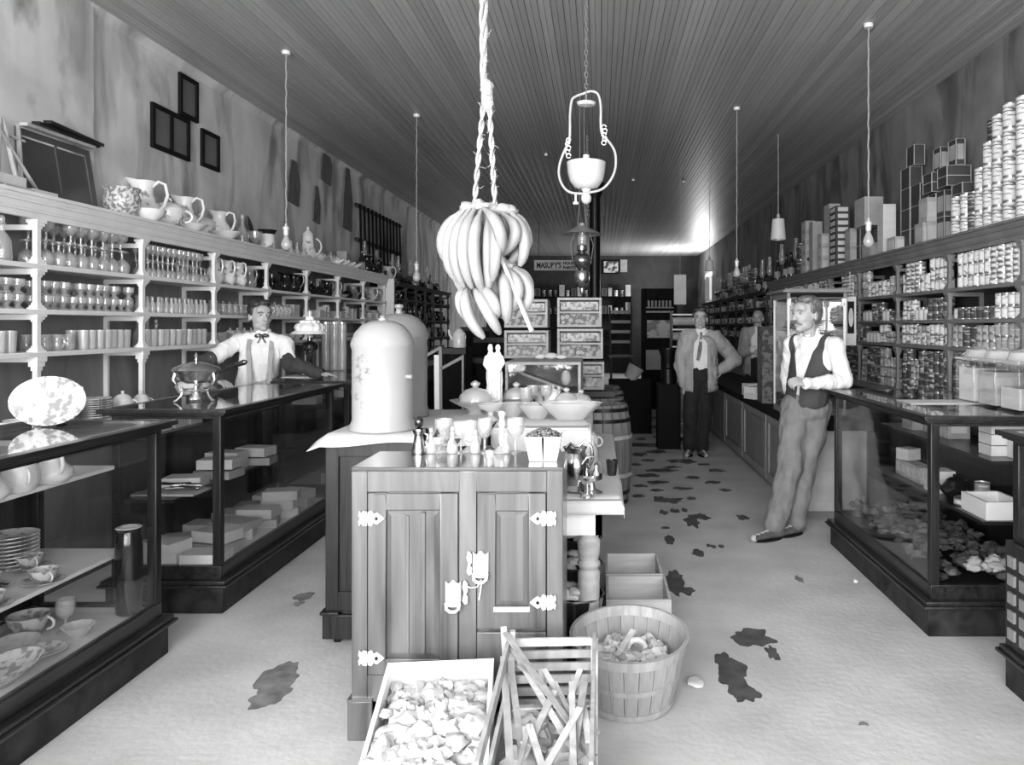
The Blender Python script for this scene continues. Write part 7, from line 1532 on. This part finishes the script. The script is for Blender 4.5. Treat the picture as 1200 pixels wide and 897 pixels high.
# right-hand man leaning on the display counter
o_ = Vector((1.36, 5.56, 0))
def rel(x, y, z, o=None): o = o or o_; return (x-o.x, y-o.y, z)
J = dict(head=rel(1.475, 5.50, 1.60), neck=rel(1.525, 5.56, 1.435), shr=rel(1.43, 5.70, 1.375), shl=rel(1.665, 5.46, 1.375), elr=rel(1.44, 5.86, 1.12), wrr=rel(1.42, 5.72, .98), hdr=rel(1.40, 5.66, .94),
         ell=rel(1.72, 5.40, 1.13), wrl=rel(1.405, 5.24, 1.125), hdl=rel(1.30, 5.21, 1.15), hipr=rel(1.42, 5.58, .93), hipl=rel(1.57, 5.56, .93), knr=rel(1.36, 5.50, .50), knl=rel(1.49, 5.58, .50), anr=rel(1.245, 5.47, .09), anl=rel(1.43, 5.60, .09), tor=rel(1.08, 5.38, .03), tol=rel(1.29, 5.50, .03))
person('moustached man in dark waistcoat and white shirt leaning on the right display counter', tuple(o_), J, yaw=-.95, hyaw=-1.0, hpitch=.0, hairm='hairg', moustache=1.15, garment='vest', curl=(1.5, .8), hn=((.3, .6, -.7), (0, 0, -1)), hs=(-1, 1), open_front=.062)
# left man behind the counter
o_ = Vector((-2.86, 6.36, 0))
Y = 6.36
J = dict(head=rel(-2.80, Y-.03, 1.60), neck=rel(-2.79, Y, 1.44), shr=rel(-2.99, Y-.02, 1.385), shl=rel(-2.61, Y+.02, 1.365), elr=rel(-3.14, Y-.33, 1.20), wrr=rel(-2.93, Y-.46, 1.10), hdr=rel(-2.86, Y-.50, 1.08),
         ell=rel(-2.545, Y-.06, 1.21), wrl=rel(-2.33, Y+.02, 1.125), hdl=rel(-2.24, Y+.04, 1.115), hipr=rel(-2.96, Y+.05, .92), hipl=rel(-2.80, Y+.05, .92), knr=rel(-2.97, Y+.05, .50), knl=rel(-2.79, Y+.05, .50), anr=rel(-2.98, Y+.06, .09), anl=rel(-2.79, Y+.06, .09), tor=rel(-2.98, Y-.12, .03), tol=rel(-2.78, Y-.12, .03))
person('young man in white shirt, bow tie and dark sleeve guards behind the left counter', tuple(o_), J, yaw=.28, hyaw=.80, garment='braces', sleeve_dark=True, tie='bow', trousers='trouk', curl=(.3, .3), hn=((0, 0, -1), (0, 0, -1)), hs=(-1, 1))
# middle man
o_ = Vector((1.15, 9.0, 0))
J = dict(head=rel(1.17, 8.97, 1.605), neck=rel(1.185, 9.0, 1.44), shr=rel(1.01, 9.0, 1.38), shl=rel(1.36, 9.0, 1.38), elr=rel(.955, 9.06, 1.06), wrr=rel(.99, 9.0, .84), hdr=rel(1.0, 8.96, .76),
         ell=rel(1.60, 9.10, 1.12), wrl=rel(1.42, 9.02, 1.0), hdl=rel(1.36, 8.96, .98), hipr=rel(1.10, 9.0, .93), hipl=rel(1.25, 9.0, .93), knr=rel(1.06, 8.96, .50), knl=rel(1.23, 8.98, .50), anr=rel(1.05, 9.02, .09), anl=rel(1.19, 9.0, .09), tor=rel(1.0, 8.84, .03), tol=rel(1.22, 8.82, .03))
person('man in open pale jacket and tie, hand on hip, standing mid-shop', tuple(o_), J, yaw=-.1, hyaw=-.1, garment='jacket', tie='long', trousers='trouk', curl=(.6, .8), hn=((0, 1, 0), (0, 0, -1)), hs=(1, 1))
# third man behind the panelled counter, arms folded
o_ = Vector((2.09, 11.75, 0)); o_ = Vector((2.45, 10.5, 0)); dx = 2.135-1.17; dy = 1.5
o_ = Vector((2.16, 10.5, 0)) ; sx_o = 2.16-1.17
J = dict(head=(0, 0, 1.60), neck=(.01, .03, 1.44), shr=(-.17, .03, 1.38), shl=(.17, .03, 1.38), elr=(-.24, -.10, 1.10), wrr=(.0, -.17, 1.16), hdr=(.08, -.18, 1.18), ell=(.24, -.10, 1.10), wrl=(.02, -.20, 1.10), hdl=(-.08, -.20, 1.11),
         hipr=(-.08, .03, .92), hipl=(.08, .03, .92), knr=(-.09, .02, .50), knl=(.09, .02, .50), anr=(-.09, .05, .09), anl=(.09, .05, .09), tor=(-.1, -.12, .03), tol=(.1, -.12, .03))
person('balding older man with a moustache and folded arms behind the panelled counter', (2.38, 11.57, .03), J, yaw=-.25, hyaw=-.35, hairm='hairg', bald=True, moustache=1.2, garment='jacket', trousers='trouk', curl=(.6, .6), hn=((0, 1, 0), (0, 1, 0)), hs=(1, -1))
# ---------------------------------------------------------------- labels: every copy of a row says which one it is
def ordn(i):
    a = ('zeroth',)+ORDN+('eighteenth', 'nineteenth', 'twentieth')
    return a[i] if i <= 20 else 'twenty-'+a[i-20] if i < 30 else ('thirtieth' if i == 30 else ('thirty-'+a[i-30] if i < 40 else ('fortieth' if i == 40 else 'forty-'+a[i-40])))
byl = {}
for o in scene.objects:
    if o.parent is None and 'label' in o and o.get('group'): byl.setdefault(o['label'], []).append(o)
for lab, os_ in byl.items():
    if len(os_) < 2: continue
    xs = [o.location.x for o in os_]; ys = [o.location.y for o in os_]; zs = sorted({round(o.location.z, 2) for o in os_})
    if max(ys)-min(ys) < .03 and max(xs)-min(xs) < .12:
        for i, o in enumerate(sorted(os_, key=lambda o: o.location.z)): o['label'] = short(lab, ordn(i+1)+' from the bottom')
        continue
    across = max(ys)-min(ys) < .1
    for zi, z in enumerate(zs):
        tier = sorted([o for o in os_ if round(o.location.z, 2) == z], key=lambda o: o.location.x if (across or o.location.x < 0) else o.location.x*.01+o.location.y)
        if not across: tier.sort(key=lambda o: o.location.y)
        side = 'left' if (across or os_[0].location.x < 0) else 'right'
        for i, o in enumerate(tier):
            tl = ordn(i+1)+' from '+side if len(tier) > 1 else ''
            if len(zs) > 1: tl = (ordn(zi+1)+' level up' + (' '+tl if tl else ''))
            o['label'] = short(lab, tl)
